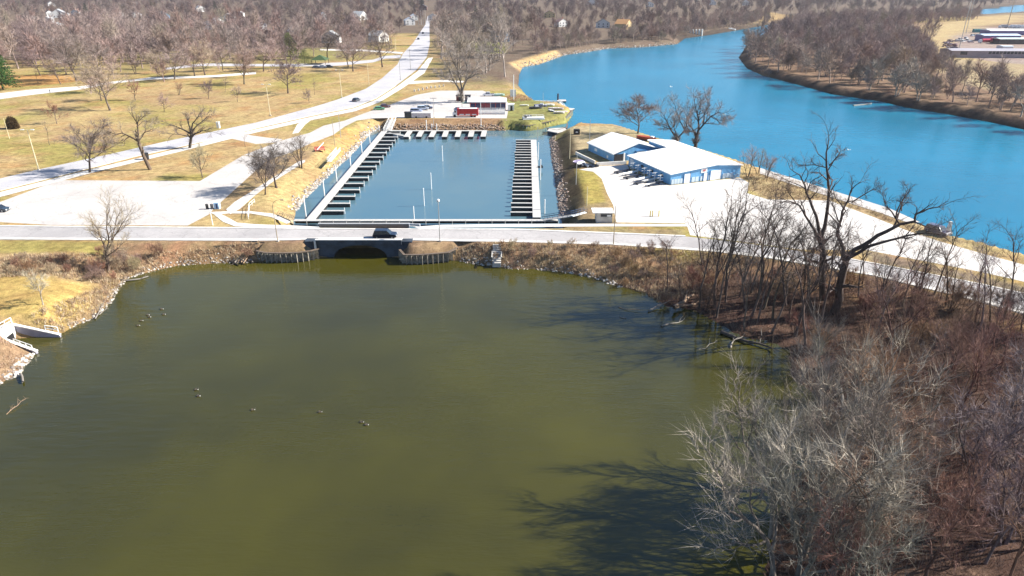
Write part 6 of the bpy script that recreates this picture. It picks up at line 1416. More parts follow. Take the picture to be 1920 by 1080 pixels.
q = P(874, 204); t_ = empty('canopy', q); setp(t_, 'pale green canopy between the red truck and the big tree', 'canopy'); m = MB(); m.add([(-1.8, -1.5, 2.3), (1.8, -1.5, 2.3), (1.8, 1.5, 2.3), (-1.8, 1.5, 2.3), (0, 0, 3.2)], [(0, 1, 4), (1, 2, 4), (2, 3, 4), (3, 0, 4), (3, 2, 1, 0)]); m.build('cloth', paint('pale green cloth', (0.42, 0.50, 0.36)), t_)
for x, y in ((-1.7, -1.4), (1.7, -1.4), (1.7, 1.4), (-1.7, 1.4)): m = MB(); m.tube((x, y, 0), (x, y, 2.3), 0.05); m.build('pole', M_WHITE, t_)
def boat(px, py, z, L, bw, h, rz, hm, label, cabin=None, name='boat', cat='boat'):
    q = P(px, py, z); b_ = hull(L, bw, h).build('hull', hm); t_ = empty(name, q, rz); setp(t_, label, cat); b_.parent = t_
    if cabin: m = MB(); m.box((0.1 * L, 0, h * 1.15), (L * 0.3, bw * 0.7, h * 0.9), 0, (0.8, 0.8)); m.build('cabin', cabin, t_)
    else: m = MB(); m.box((-0.15 * L, 0, h * 0.95), (0.3, bw * 0.8, 0.08)); m.box((0.15 * L, 0, h * 0.95), (0.3, bw * 0.75, 0.08)); m.build('seat', M_WHITE, t_)
    return t_
boat(935, 180, ZR, 5.5, 2.0, 1.0, 0.1, paint('teal hull', (0.35, 0.55, 0.50), 0.4), 'pale teal boat stored behind the marina store, right of the white pickup')
ZI = LH(*P(1010, 222, 2.4)[:2])
# launch point furniture and boats
q = P(1000, 226, 2.8); t_ = empty('pontoon_boat', (q.x, q.y, LH(q.x, q.y)), 0.12); setp(t_, 'long white pontoon boat beached on the grassy launch point', 'boat')
for s_ in (-1.0, 1.0): m = MB(); m.tube((-4.2, s_, 0.35), (4.2, s_, 0.35), 0.32, n=10); m.build('pontoon', M_WHITE, t_)
m = MB(); m.box((0, 0, 0.78), (8.2, 2.5, 0.16)); m.build('deck', M_WHITE, t_)
m = MB(); 
for x in (-4, -1.3, 1.3, 4):
    for s_ in (-1.2, 1.2): m.tube((x, s_, 0.8), (x, s_, 1.6), 0.05)
for s_ in (-1.2, 1.2): m.tube((-4, s_, 1.6), (4, s_, 1.6), 0.05)
m.build('railing', M_WHITE, t_); m = MB(); m.box((-3.0, 0, 1.2), (0.8, 1.6, 0.7)); m.build('console', M_BLACK, t_)
for i, (px, py, L, c, rz, cab, lab) in enumerate((
    (1004, 204, 5.5, (0.06, 0.06, 0.09), 0.2, (0.5, 0.5, 0.55), 'dark hulled boat with a grey cabin on the launch point'), (1013, 200, 5.5, (0.25, 0.25, 0.38), -0.2, (0.7, 0.7, 0.75), 'lilac grey boat with a white cabin behind the dark hulled one'),
    (1030, 199, 4.5, (0.75, 0.74, 0.68), 0.3, None, 'cream coloured open boat on the launch point'), (1042, 206, 6.5, (0.60, 0.50, 0.52), 0.0, None, 'pinkish grey flat boat beside the river pier'),
    (1034, 209, 4.0, (0.7, 0.7, 0.7), -0.9, None, 'white dinghy tilted down toward the right on the launch point'), (1048, 213, 4.5, (0.75, 0.68, 0.64), 0.1, None, 'pale dinghy in front of the pinkish flat boat'), (1057, 211, 3.5, (0.7, 0.55, 0.5), 0.5, None, 'small reddish dinghy at the right end of the launch point'),
    (983, 199, 4.0, (0.75, 0.73, 0.62), 0.1, None, 'white rowing boat on the grass right of the white shed'), (990, 219, 3.0, (0.03, 0.03, 0.04), 0.0, None, 'small black boat beside the white pontoon boat'))):
    qq = P(px, py, 2.6); zz = max(0.3, LH(qq.x, qq.y)); boat(px, py, zz, L, 1.8 if L > 4 else 1.3, 0.9 if L > 4 else 0.6, rz, paint('boat %d' % i, c, 0.4), lab, paint('cabin %d' % i, cab, 0.4) if cab else None)
m = MB(); a_ = P(975, 187, 1.6); b_ = P(1050, 191, 1.0); d = b_ - a_; L = d.length; t_ = empty('river_pier', (a_.x, a_.y, 1.1), math.atan2(d.y, d.x)); setp(t_, 'thin white pier reaching from the point into the river', 'pier')
m.box((L / 2, 0, 0.1), (L, 1.4, 0.2)); m.build('walkway', M_DECK, t_)
for i in range(7): m = MB(); m.tube((L * i / 6, -0.6, -2.2), (L * i / 6, -0.6, 0.7), 0.12); m.build('post', M_WOOD, t_)
for px, py, w_, rz, lab in ((1053, 189, 4.2, 0, 'square white swim float at the end of the river pier'), (1066, 205, 4.0, -0.5, 'white float right of the launch point, nearer the camera')):
    q = P(px, py, 0.4); t_ = empty('float', (q.x, q.y, 0), rz); setp(t_, lab, 'float'); m = MB(); m.box((0, 0, 0.55), (w_, 4.5, 0.16)); m.build('deck', M_DECK, t_); m = MB(); m.box((0, 0, 0.2), (w_ - 0.2, 4.3, 0.55)); m.build('drum', M_FLOAT, t_)
gangway(P(1049, 191, 0.8), P(1062, 206, 0.8), 0.9, 'white link bridge slanting between the two river floats', M_WHITE, M_WHITE)
piling((1046, 190), (1045, 176), 'thick dark post standing at the end of the river pier', r=0.45, mat=paint('dark post', (0.03, 0.04, 0.07)))
for i in range(5): piling((1293 + i * 5.6, 67.5), (1293 + i * 5.6, 55), 'pale concrete pier stump in the far river, %s of five from the left' % ordn[i], r=0.9, mat=M_CONCL, group='pier stumps across the far river')
boat(1366, 57, 0.1, 16, 4, 1.6, 0.05, M_WHITE, 'white boat moored at the far river bank beyond the pier stumps', M_WHITE)
# ---------------------------------------------------------------- works yard on the right bank
def hall(px0, px1, py, D, H, RH, wm, rm, label, rz=0.0, name='warehouse', cat='warehouse', wins=None, ridge_x=True):
    a_ = P(px0, py); b_ = P(px1, py); W = b_.x - a_.x; t_ = empty(name, ((a_.x + b_.x) / 2, a_.y + D / 2, ZL), rz); setp(t_, label, cat)
    m = MB(); m.box((0, 0, H / 2), (W, D, H)); m.build('wall', wm, t_)
    m = MB(); w2, d2 = W / 2 + .4, D / 2 + .4; m.add([(-w2, -d2, H), (w2, -d2, H), (w2, d2, H), (-w2, d2, H), (-w2, 0, H + RH), (w2, 0, H + RH)], [(0, 1, 5, 4), (2, 3, 4, 5), (0, 4, 3), (1, 2, 5), (3, 2, 1, 0)]); m.build('roof', rm, t_)
    if wins:
        for x0, x1, n_, z0, z1 in wins:
            for i in range(n_):
                x = -W / 2 + x0 + (x1 - x0) * (i + 0.5) / n_; m = MB(); m.box((x, -D / 2 - 0.05, (z0 + z1) / 2), ((x1 - x0) / n_ * 0.75, 0.14, z1 - z0)); m.build('window', M_GLASS, t_)
    return t_
M_GW = paint('grey mauve wall', (0.30, 0.25, 0.27), 0.8, var=0.2, scale=0.15); M_GR = paint('grey roof', (0.36, 0.34, 0.38), 0.7, var=0.2, scale=0.1)
hall(1788, 2060, 109, 16, 4.5, 1.0, M_GW, M_GR, 'long grey mauve warehouse at the right picture edge, nearest the river', -0.06, wins=[(5, 11, 1, 2.0, 4.0), (24, 48, 10, 2.6, 4.2)])
hall(1873, 2100, 83, 10, 4.0, 0.8, M_GLASS, paint('pale mint roof', (0.62, 0.76, 0.70), 0.6), 'dark-walled shed with a pale mint roof at the right picture edge')
hall(1843, 1912, 77, 12, 4.5, 1.0, paint('violet wall', (0.16, 0.13, 0.30)), paint('pale blue roof', (0.62, 0.74, 0.84), 0.6), 'shed with a pale blue roof behind the red tanker')
hall(1856, 2100, 66, 16, 4.0, 1.2, paint('violet wall', (0.16, 0.13, 0.30)), M_WROOF, 'long shed with a bright white roof, farthest of the works halls')
hall(1880, 1899, 92.5, 8, 2.2, 0.4, M_WHITE, paint('pale blue roof', (0.62, 0.74, 0.84), 0.6), 'small lean-to with a pale roof behind the grey warehouse', name='lean_to', cat='shed')
hall(1827, 1850, 61, 4, 3.0, 0.1, paint('teal steel', (0.02, 0.24, 0.25), 0.5), paint('teal steel', (0.02, 0.24, 0.25), 0.5), 'teal shipping container beside the white-roofed hall', name='container', cat='container')
def lorry(px, py, L, bm, label, cabm=None, rz=0.0, tank=False, group=None):
    q = P(px, py); t_ = empty('lorry', q, rz); setp(t_, label, 'lorry', group)
    if tank: m = MB(); m.tube((-L / 2 + 2.4, 0, 2.3), (L / 2, 0, 2.3), 1.3, n=12); m.build('tank', bm, t_)
    else: m = MB(); m.box((1.1, 0, 2.3), (L - 2.4, 2.5, 2.7)); m.build('box_body', bm, t_)
    m = MB(); m.extr([(-L / 2 + 2.1, 0.6), (-L / 2 + 2.1, 2.9), (-L / 2 + 0.6, 2.9), (-L / 2, 1.7), (-L / 2, 0.6)], -1.2, 1.2); m.build('cab', cabm or M_WHITE, t_)
    m = MB(); m.box((0.4, 0, 0.8), (L - 1.2, 1.0, 0.25)); m.build('chassis', M_BLACK, t_)
    for x in (-L / 2 + 1.2, L / 2 - 2.2, L / 2 - 1.0):
        for s_ in (-1, 1): m = MB(); m.tube((x, s_ * 0.9, 0.5), (x, s_ * 1.2, 0.5), 0.5, n=10); m.build('wheel', M_TYRE, t_)
    return t_
lorry(1849, 81, 13, paint('crimson tank', (0.62, 0.02, 0.07), 0.35), 'crimson tanker lorry in front of the pale blue roof', M_WHITE, tank=True)
lorry(1862, 79.5, 10, paint('crimson tank', (0.62, 0.02, 0.07), 0.35), 'crimson lorry half hidden right of the tanker', M_WHITE)
for i, px in enumerate((1880, 1898, 1904, 1912, 1919)): lorry(px, 53 + i * 0.2, 9, M_WHITE if i else paint('grey box', (0.4, 0.42, 0.45)), '%s lorry in the far row behind the white-roofed hall, %s from the left' % ('grey' if not i else 'white', ordn[i]), group='lorries in the far row')
for i, (px, py, c) in enumerate(((1796, 78, (0.6, 0.55, 0.55)), (1806, 79, (0.7, 0.68, 0.68)), (1814, 77, (0.75, 0.74, 0.72)), (1820, 80, (0.7, 0.6, 0.6)), (1824, 68, (0.55, 0.62, 0.7)), (1833, 68, (0.7, 0.74, 0.78)), (1839, 69, (0.6, 0.66, 0.72)), (1801, 75, (0.7, 0.72, 0.74)), (1811, 73, (0.72, 0.72, 0.74)))):
    car('suv', P(px, py, ZL + .05), 0.1 + 0.3 * (i % 3), carpaint('yard %d' % i, c), 'pale van in the scrap yard left of the halls, %s from the near left' % ordn[i], 'pale vans in the scrap yard', 'van', 'van')
SCR = [(1774, 82), (1779, 84), (1783, 79), (1787, 87), (1781, 92), (1788, 93), (1775, 88), (1786, 98), (1792, 97)]
for i, (px, py) in enumerate(SCR):
    q = P(px, py); g = random.Random(i); m = MB()
    for k in range(14): m.box((g.uniform(-2.4, 2.4), g.uniform(-2, 2), g.uniform(0.2, 1.8)), (g.uniform(.5, 2.4), g.uniform(.3, 1.6), g.uniform(.2, .9)), g.uniform(0, 3))
    o = m.build('scrap_heap', paint('scrap %d' % (i % 3), [(0.16, 0.09, 0.12), (0.30, 0.25, 0.3), (0.12, 0.1, 0.16)][i % 3], 0.7, 0.3)); o.location = q; setp(o, 'purplish scrap heap at the left end of the works yard, %s from the far left' % ordn[i], 'scrap heap', 'scrap heaps in the works yard')

# ---------------------------------------------------------------- concrete outfall at the lower left
of = empty('outfall', (-80.9, 96.6, 0)); setp(of, 'white concrete outfall with two sloping wing walls at the left edge of the pond', 'outfall')
ox, oy = -80.9, 96.6
def wing(a_, b_, za, zb, th, nm):
    a_ = Vector(a_) - Vector((ox, oy)); b_ = Vector(b_) - Vector((ox, oy)); d = (b_ - a_).normalized(); nr = Vector((-d.y, d.x)) * th / 2
    v = []
    for p_, zt_ in ((a_, za), (b_, zb)):
        for s_ in (-1, 1): v += [(p_.x + nr.x * s_, p_.y + nr.y * s_, -1.5), (p_.x + nr.x * s_, p_.y + nr.y * s_, zt_)]
    m = MB(); m.add(v, [(0, 1, 5, 4), (3, 2, 6, 7), (1, 3, 7, 5), (2, 0, 4, 6), (0, 2, 3, 1), (4, 5, 7, 6)]); w_ = m.build(nm, M_WINGS, of)
    m = MB(); v = [(p_.x + nr.x * s_ * 1.5, p_.y + nr.y * s_ * 1.5, z_ + dz) for p_, z_ in ((a_, za), (b_, zb)) for s_ in (-1, 1) for dz in (0.0, 0.16)]
    m.add(v, [(0, 1, 5, 4), (3, 2, 6, 7), (1, 3, 7, 5), (2, 0, 4, 6), (0, 2, 3, 1), (4, 5, 7, 6)]); m.build('cap', M_CONCL, w_); return w_
M_WINGS = paint('lilac grey concrete', (0.30, 0.29, 0.36), 0.85, var=0.25, scale=0.6)
A0 = P(25, 609, 2.1); A1 = P(113, 628, 0.35); B0 = P(0, 634, 1.7); B1 = P(69, 659, 0.35)
wing(A0[:2], A1[:2], 2.1, 0.35, 0.35, 'wing_wall'); wing(B0[:2], B1[:2], 1.7, 0.35, 0.35, 'wing_wall')
hv = Vector(A0[:2]) - Vector(B0[:2]); hl_ = hv.length; ha_ = math.atan2(hv.y, hv.x)
def onhead(t_, z, L, th, h, mat, nm, off=0.0):
    c_ = Vector(B0[:2]).lerp(Vector(A0[:2]), t_) - Vector((ox, oy)); nr = Vector((hv.y, -hv.x)).normalized() * off; m = MB(); m.box((c_.x + nr.x, c_.y + nr.y, z), (L, th, h), ha_); return m.build(nm, mat, of)
onhead(0.5, 1.75, hl_ + 0.5, 0.5, 1.0, M_CONCL, 'headwall'); onhead(0.9, 0.2, hl_ * 0.3, 0.5, 2.2, M_CONCL, 'headwall_side'); onhead(0.05, 0.2, hl_ * 0.25, 0.5, 2.2, M_CONCL, 'headwall_side'); onhead(0.45, 0.3, hl_ * 0.7, 0.3, 1.9, M_BLACK, 'culvert_shade', 0.0)  # black slab paints the dark inside of the culvert mouth
m = MB(); c_ = Vector(B0[:2]).lerp(Vector(A0[:2]), 0.5); nrm = Vector((hv.y, -hv.x)).normalized(); k_ = c_ - nrm * 4 - Vector((ox, oy)); m.box((k_.x, k_.y, 2.2), (hl_ + 0.5, 8, 0.2), ha_); m.build('top_slab', M_CONCL, of)
railing('outfall_railing', [(B0.x - 1.0, B0.y, 2.3), (A0.x - .1, A0.y, 2.3)], 1.1, 1.0, M_WHITE, 'white railing on top of the outfall headwall', r=0.06)
k0 = P(84, 621, 1.0); railing('outfall_railing', [(k0.x, k0.y + .3, 0.9), (P(108, 626, .4).x, P(108, 626, .4).y + .3, 0.5)], 1.0, 1.0, M_WHITE, 'white railing at the end of the far wing wall of the outfall', r=0.06)
railing('outfall_railing', [(P(28, 646, 1.2).x, P(28, 646, 1.2).y, 1.2), (P(62, 658, .5).x, P(62, 658, .5).y, 0.5)], 1.0, 0.9, M_WHITE, 'white railing along the near wing wall of the outfall', r=0.06)

# ---------------------------------------------------------------- logs and drift wood
M_DRIFT = paint('bleached driftwood', (0.24, 0.21, 0.18), 0.8, var=0.3, scale=3); M_WETL = paint('wet dark log', (0.06, 0.045, 0.035), 0.6, var=0.3, scale=3); M_BRN = paint('brown log', (0.30, 0.20, 0.13), 0.85, var=0.4, scale=3)
def log(pts, r0, r1, mat, label, z=0.05, name='log', cat='log', tw=3, seed=0, up=0.0):
    q = [P(a_, b_, z) for a_, b_ in pts]; o = q[0].copy(); g = np.random.default_rng(seed + len(label)); V = []; Fc = []
    q = [np.array(p_ - o) + (0, 0, up * i / max(1, len(q) - 1)) for i, p_ in enumerate(q)]; qq = [q[0]]
    for i in range(len(q) - 1): qq += [(q[i] + q[i + 1]) / 2 + g.normal(0, 0.06 * np.linalg.norm(q[i + 1] - q[i]), 3) * (1, 1, 0.4), q[i + 1]]
    n_ = len(qq); rad = [r0 + (r1 - r0) * i / (n_ - 1) for i in range(n_)]; ring_tube(V, Fc, qq, rad, 6)
    L = np.linalg.norm(qq[-1] - qq[0])
    for k in range(tw):
        i = int(g.integers(1, n_)); d = unit(qq[-1] - qq[0] + g.normal(0, 0.6 * L, 3) + (0, 0, 0.35 * L)); e = qq[i] + d * L * g.uniform(.15, .4); ring_tube(V, Fc, [qq[i], (qq[i] + e) / 2 + g.normal(0, .1, 3), e], [rad[i] * .6, rad[i] * .4, rad[i] * .15], 4)
    ob = mesh_obj(name, V, Fc, mat, smooth=True); ob.location = o; setp(ob, label, cat); return ob
log([(219, 524), (240, 526), (262, 523), (278, 518)], 0.22, 0.1, M_DRIFT, 'long white log lying from the bank into the pond, upper left', 0.15)
log([(178, 598), (188, 584), (196, 572)], 0.14, 0.05, M_DRIFT, 'pale fallen branch standing up from the left shore', 0.1, tw=5, up=0.5)
log([(186, 590), (200, 582)], 0.1, 0.04, M_DRIFT, 'short pale branch beside the taller one on the left shore', 0.1, tw=4, up=0.3)
log([(38, 700), (43, 716)], 0.17, 0.14, M_DRIFT, 'stubby white log jutting into the water below the outfall', 0.3, tw=0)
log([(12, 777), (24, 768), (40, 756), (50, 752)], 0.05, 0.03, M_BRN, 'tangled dark branch in the water at the far left', 0.02, tw=9, up=0.4)
log([(420, 486), (438, 493), (446, 497)], 0.3, 0.12, M_WETL, 'dark log at the foot of the brush pile left of the bridge', 0.15, tw=4)
for i, (a_, b_) in enumerate((((452, 492), (482, 470)), ((440, 492), (470, 472)), ((456, 494), (478, 480)), ((464, 494), (446, 478)), ((446, 490), (486, 478)), ((474, 492), (462, 470)))):
    log([a_, b_], 0.14, 0.05, M_DRIFT if i % 2 else M_BRN, 'broken branch in the brush pile left of the bridge, %s one' % ordn[i], 0.3, tw=4, seed=i * 7, up=0.9, name='branch', cat='branch')['group'] = 'broken branches of the brush pile'
log([(1264, 576), (1282, 566), (1300, 553)], 0.34, 0.24, M_BRN, 'thick brown log lying across the shore tip under the thin trees', 1.0, tw=2)
log([(1265, 578), (1285, 572), (1304, 570)], 0.26, 0.16, M_BRN, 'brown log below the thick one on the shore tip', 0.6, tw=2)
log([(1216, 582), (1232, 575), (1252, 570)], 0.16, 0.07, M_DRIFT, 'pale branch reaching from the shore tip over the blue shaded water', 0.2, tw=6, up=0.5)
log([(1162, 594), (1168, 596), (1174, 597)], 0.14, 0.10, M_DRIFT, 'short white log floating in the shaded water off the shore tip', 0.03, tw=0)
log([(1240, 612), (1262, 606), (1280, 601)], 0.16, 0.08, M_DRIFT, 'pale log floating right of the short white one', 0.05, tw=3)
log([(1160, 576), (1180, 582), (1200, 583)], 0.05, 0.03, M_BRN, 'thin twig bent over the shaded water', 0.05, tw=2, up=0.3)
log([(1370, 652), (1376, 640), (1392, 636)], 0.14, 0.06, M_DRIFT, 'pale branch standing in the shallows by the dark shore', 0.1, tw=4, up=0.5)
log([(1310, 655), (1330, 645), (1345, 638)], 0.06, 0.03, M_DRIFT, 'slim pale branch in the shallows left of the dark shore', 0.03, tw=5)
log([(1352, 622), (1400, 640), (1446, 652)], 0.3, 0.14, M_WETL, 'dark trunk lying along the shore edge', 0.35, tw=6)
log([(1690, 700), (1660, 712), (1640, 720)], 0.2, 0.1, M_DRIFT, 'pale log on the floor of the thicket', 1.6, tw=3)
log([(1568, 712), (1582, 735), (1600, 775)], 0.2, 0.14, M_DRIFT, 'bright bleached trunk slanting through the thicket', 3.2, tw=3, up=-1.5)
log([(970, 488), (985, 492), (1000, 491)], 0.12, 0.06, M_BRN, 'brown branch at the water edge right of the concrete steps', 0.2, tw=5, up=0.4)
log([(1470, 798), (1478, 804)], 0.2, 0.16, M_DRIFT, 'small white log in the water behind the silvery trees', 0.05, tw=0)
log([(1600, 198), (1622, 196), (1634, 194)], 0.4, 0.25, M_DRIFT, 'white log in the river below the right bank', 0.1, tw=0)
log([(905, 487), (930, 484), (945, 486)], 0.1, 0.05, M_BRN, 'brown branches tangled on the mud left of the concrete steps', 0.5, tw=6, up=0.3)
# ---------------------------------------------------------------- birds
M_BD = paint('dark feathers', (0.03, 0.026, 0.022), 0.8); M_BW = paint('white feathers', (0.78, 0.77, 0.74), 0.8); M_BB = paint('brown feathers', (0.20, 0.15, 0.10), 0.8)
def duck(px, py, rz, label, s_=1.0, body=None, z=0.0):
    q = P(px, py, z); t_ = empty('waterfowl', q, rz); t_.scale = (s_, s_, s_); setp(t_, label, 'bird', 'waterfowl swimming on the pond')
    m = MB(); v = [];
    secs = [(-0.42, 0.02, 0.02, .17), (-0.34, 0.10, 0.07, .12), (-0.15, 0.19, 0.14, .09), (0.08, 0.20, 0.15, .09), (0.24, 0.14, 0.13, .11), (0.33, 0.08, 0.09, .17), (0.36, 0.055, 0.06, .27), (0.38, 0.05, 0.055, .36), (0.42, 0.065, 0.07, .42), (0.48, 0.05, 0.05, .42), (0.56, 0.02, 0.012, .40)]
    for x, ry, rz2, zc_ in secs:
        for k in range(8): a_ = 6.283 * k / 8; v.append((x, ry * math.cos(a_), zc_ + rz2 * math.sin(a_)))
    n_ = len(secs); f = [(i * 8 + k, i * 8 + (k + 1) % 8, i * 8 + 8 + (k + 1) % 8, i * 8 + 8 + k) for i in range(n_ - 1) for k in range(8)] + [tuple(range(7, -1, -1)), tuple(range((n_ - 1) * 8, n_ * 8))]
    m.add(v, f); m.build('body', body or M_BD, t_, True)
    for s2 in (-1, 1): m = MB(); m.ball((-0.08, s2 * 0.17, 0.14), (0.24, 0.05, 0.09), 8, 5); m.build('wing', M_BB, t_, True)
    m = MB(); m.ball((0.30, 0, 0.11), (0.09, 0.12, 0.09), 8, 5); m.build('breast', M_BW, t_, True)
    return t_
DU = [(303, 580, 'uppermost of the flock near the left shore'), (307, 590, 'lower one of the right pair near the left shore'), (277, 591, 'dark one of the middle pair near the left shore'), (280, 595, 'white-chested one of the middle pair near the left shore'), (265, 602, 'fifth of the flock near the left shore'), (259, 611, 'lowest of the flock near the left shore'),
      (368, 731, 'upper one of a pair left of the pond centre'), (372, 743, 'lower one of a pair left of the pond centre'), (474, 769, 'alone between the left pair and the centre'), (600, 773, 'alone right of another single bird'), (678, 792, 'pale one of the rightmost pair'), (687, 797, 'dark one of the rightmost pair')]
for i, (px, py, d_) in enumerate(DU): duck(px, py, 0.2 - 0.1 * (i % 4), 'dark swimming bird, ' + d_, 0.8)
def gull(px, py, z, label, s_=1.0, rz=0.4):
    q = P(px, py, z); t_ = empty('gull', q, rz); setp(t_, label, 'gull', None); t_.scale = (s_, s_, s_)
    m = MB(); m.ball((0, 0, 0), (0.3, 0.09, 0.09), 8, 5); m.ball((0.3, 0, 0.05), (0.09, 0.06, 0.06), 8, 5); m.build('body', M_BW, t_, True)
    for s2 in (-1, 1): m = MB(); m.add([(0.12, s2 * .06, .02), (-0.12, s2 * .06, .02), (-0.02, s2 * .45, .22), (0.14, s2 * .45, .22), (-0.12, s2 * .9, .10), (-0.02, s2 * .45, .25), (0.14, s2 * .45, .25)], [(0, 1, 2, 3), (3, 2, 4), (6, 5, 4), (0, 3, 6), (1, 5, 2)]); m.build('wing', M_BW, t_)
    return t_
gull(1258, 163, 3, 'white gull flying over the middle of the river', 1.8); gull(1357, 215, 3, 'white gull low over the river beside the tall shed trees', 1.6); gull(1591, 281, 4, 'white gull over the river right of the upright dark tree', 1.2)
# ---------------------------------------------------------------- evergreens, bush, pedestrian
M_NEED = object_tint('needles', 0.8)
def conifer(px, py, H, rad, label, seed, nt_=26, col=(0.05, 0.115, 0.035), group=None):
    q = P(px, py); t_ = empty('conifer', q); setp(t_, label, 'tree', group); g = np.random.default_rng(seed)
    V = []; Fc = []; ring_tube(V, Fc, [np.array((0, 0, z)) for z in (-.2, H * .4, H * .98)], [H * 0.02, H * .014, 0.03], 6); a_ = mesh_obj('trunk', V, Fc, M_BARK, t_, smooth=True); a_.color = (0.14, 0.1, 0.07, 1)
    V = []; Fc = []; P0 = []; Dd = []; Ll = []
    for k in range(nt_ * 6):
        t2 = 0.1 + 0.88 * ((k + g.random()) / (nt_ * 6)); z = H * t2; L = rad * (1 - t2) ** 0.75 * g.uniform(.75, 1.15) + 0.3; az = k * 2.4 + g.normal(0, .2)
        d = np.array((math.cos(az), math.sin(az), -0.12 + 0.35 * t2)); p0 = np.array((0, 0, z)); pts = [p0, p0 + d * L * .5, p0 + d * L + (0, 0, 0.06 * L)]
        ring_tube(V, Fc, pts, [0.05, 0.035, 0.01], 3); nn = int(14 + 26 * L / rad)
        for j in range(nn):
            f_ = 0.15 + .85 * g.random(); s_ = unit(d * 0.8 + g.normal(0, .55, 3) + (0, 0, .1)); P0.append(p0 + d * L * f_); Dd.append(s_); Ll.append(g.uniform(.35, .8) * (0.5 + L / rad * .5) * H / 14)
    n_ = len(P0); P0 = np.array(P0); Dd = np.array(Dd); Ll = np.array(Ll)[:, None]; S = np.cross(Dd, g.normal(0, 1, (n_, 3))); S /= np.linalg.norm(S, axis=1)[:, None]; wd = 0.13 * H / 14
    vv = np.stack([P0, P0 + Dd * Ll * .5 + S * wd, P0 + Dd * Ll, P0 + Dd * Ll * .5 - S * wd], 1).reshape(-1, 3); b0 = len(V)
    V = V + list(vv); Fc = Fc + [(b0 + 4 * i, b0 + 4 * i + 1, b0 + 4 * i + 2, b0 + 4 * i + 3) for i in range(n_)]
    c_ = mesh_obj('crown', V, Fc, M_NEED, t_); c_.color = (*col, 1); return t_
conifer(6, 168, 20, 8.5, 'dense green pine at the left picture edge above the white path', 1, 34, (0.05, 0.125, 0.03))
conifer(-12, 158, 18, 7, 'second green pine cut off by the left picture edge', 2, 30, (0.04, 0.10, 0.03))
conifer(545, 112, 17, 9, 'olive green pine with layered boughs left of the picnic shelter', 3, 22, (0.13, 0.16, 0.05))
conifer(572, 122, 9, 7, 'low olive green pine in front of the picnic shelter', 4, 22, (0.15, 0.18, 0.06))
for i, (px, py, H, l_) in enumerate(((165, 37, 20, 'dark conifer on the hill right of the brown-roofed house'), (190, 24, 16, 'pointed dark conifer at the top left'), (405, 26, 18, 'dark conifer left of two beside the crossed-gable house'), (430, 24, 17, 'dark conifer right of two beside the crossed-gable house'), (459, 62, 18, 'dark conifer behind the reddish trees at the top'), (482, 62, 16, 'dark conifer beside the small white house at the top'),
    (636, 14, 18, 'dark conifer at the top edge above the grey-roofed house'), (866, 52, 12, 'small dark conifer in the grove right of the far street'), (792, 14, 18, 'dark conifer at the far end of the street'), (892, 36, 17, 'dark conifer at the top edge of the grove'))):
    conifer(px, py, H, H * .27, l_, 10 + i, 14, (0.03, 0.05, 0.035), 'dark conifers among the far houses')
q = P(25, 241); t_ = empty('round_bush', q); setp(t_, 'dense dark brown egg-shaped evergreen bush on the lawn at the far left', 'bush'); g = np.random.default_rng(5); n_ = 5200
d = g.normal(0, 1, (n_, 3)); d /= np.linalg.norm(d, axis=1)[:, None]; d[:, 2] = np.abs(d[:, 2] + .1); rr = g.uniform(.72, 1.0, (n_, 1)) * (1, 1, 1); c0 = d * rr * (1.9, 1.7, 3.9); s_ = np.cross(d, g.normal(0, 1, (n_, 3))); s_ /= np.linalg.norm(s_, axis=1)[:, None]
vv = np.stack([c0 - s_ * .12, c0 + s_ * .12, c0 + (d + g.normal(0, .5, (n_, 3))) * .4], 1).reshape(-1, 3); c_ = mesh_obj('foliage', vv, [(3 * i, 3 * i + 1, 3 * i + 2) for i in range(n_)], M_NEED, t_); c_.color = (0.12, 0.085, 0.04, 1)
m = MB(); m.tube((0, 0, -.2), (0, 0, 2.2), 0.2); a_ = m.build('trunk', M_BARK, t_); a_.color = (.1, .08, .06, 1)
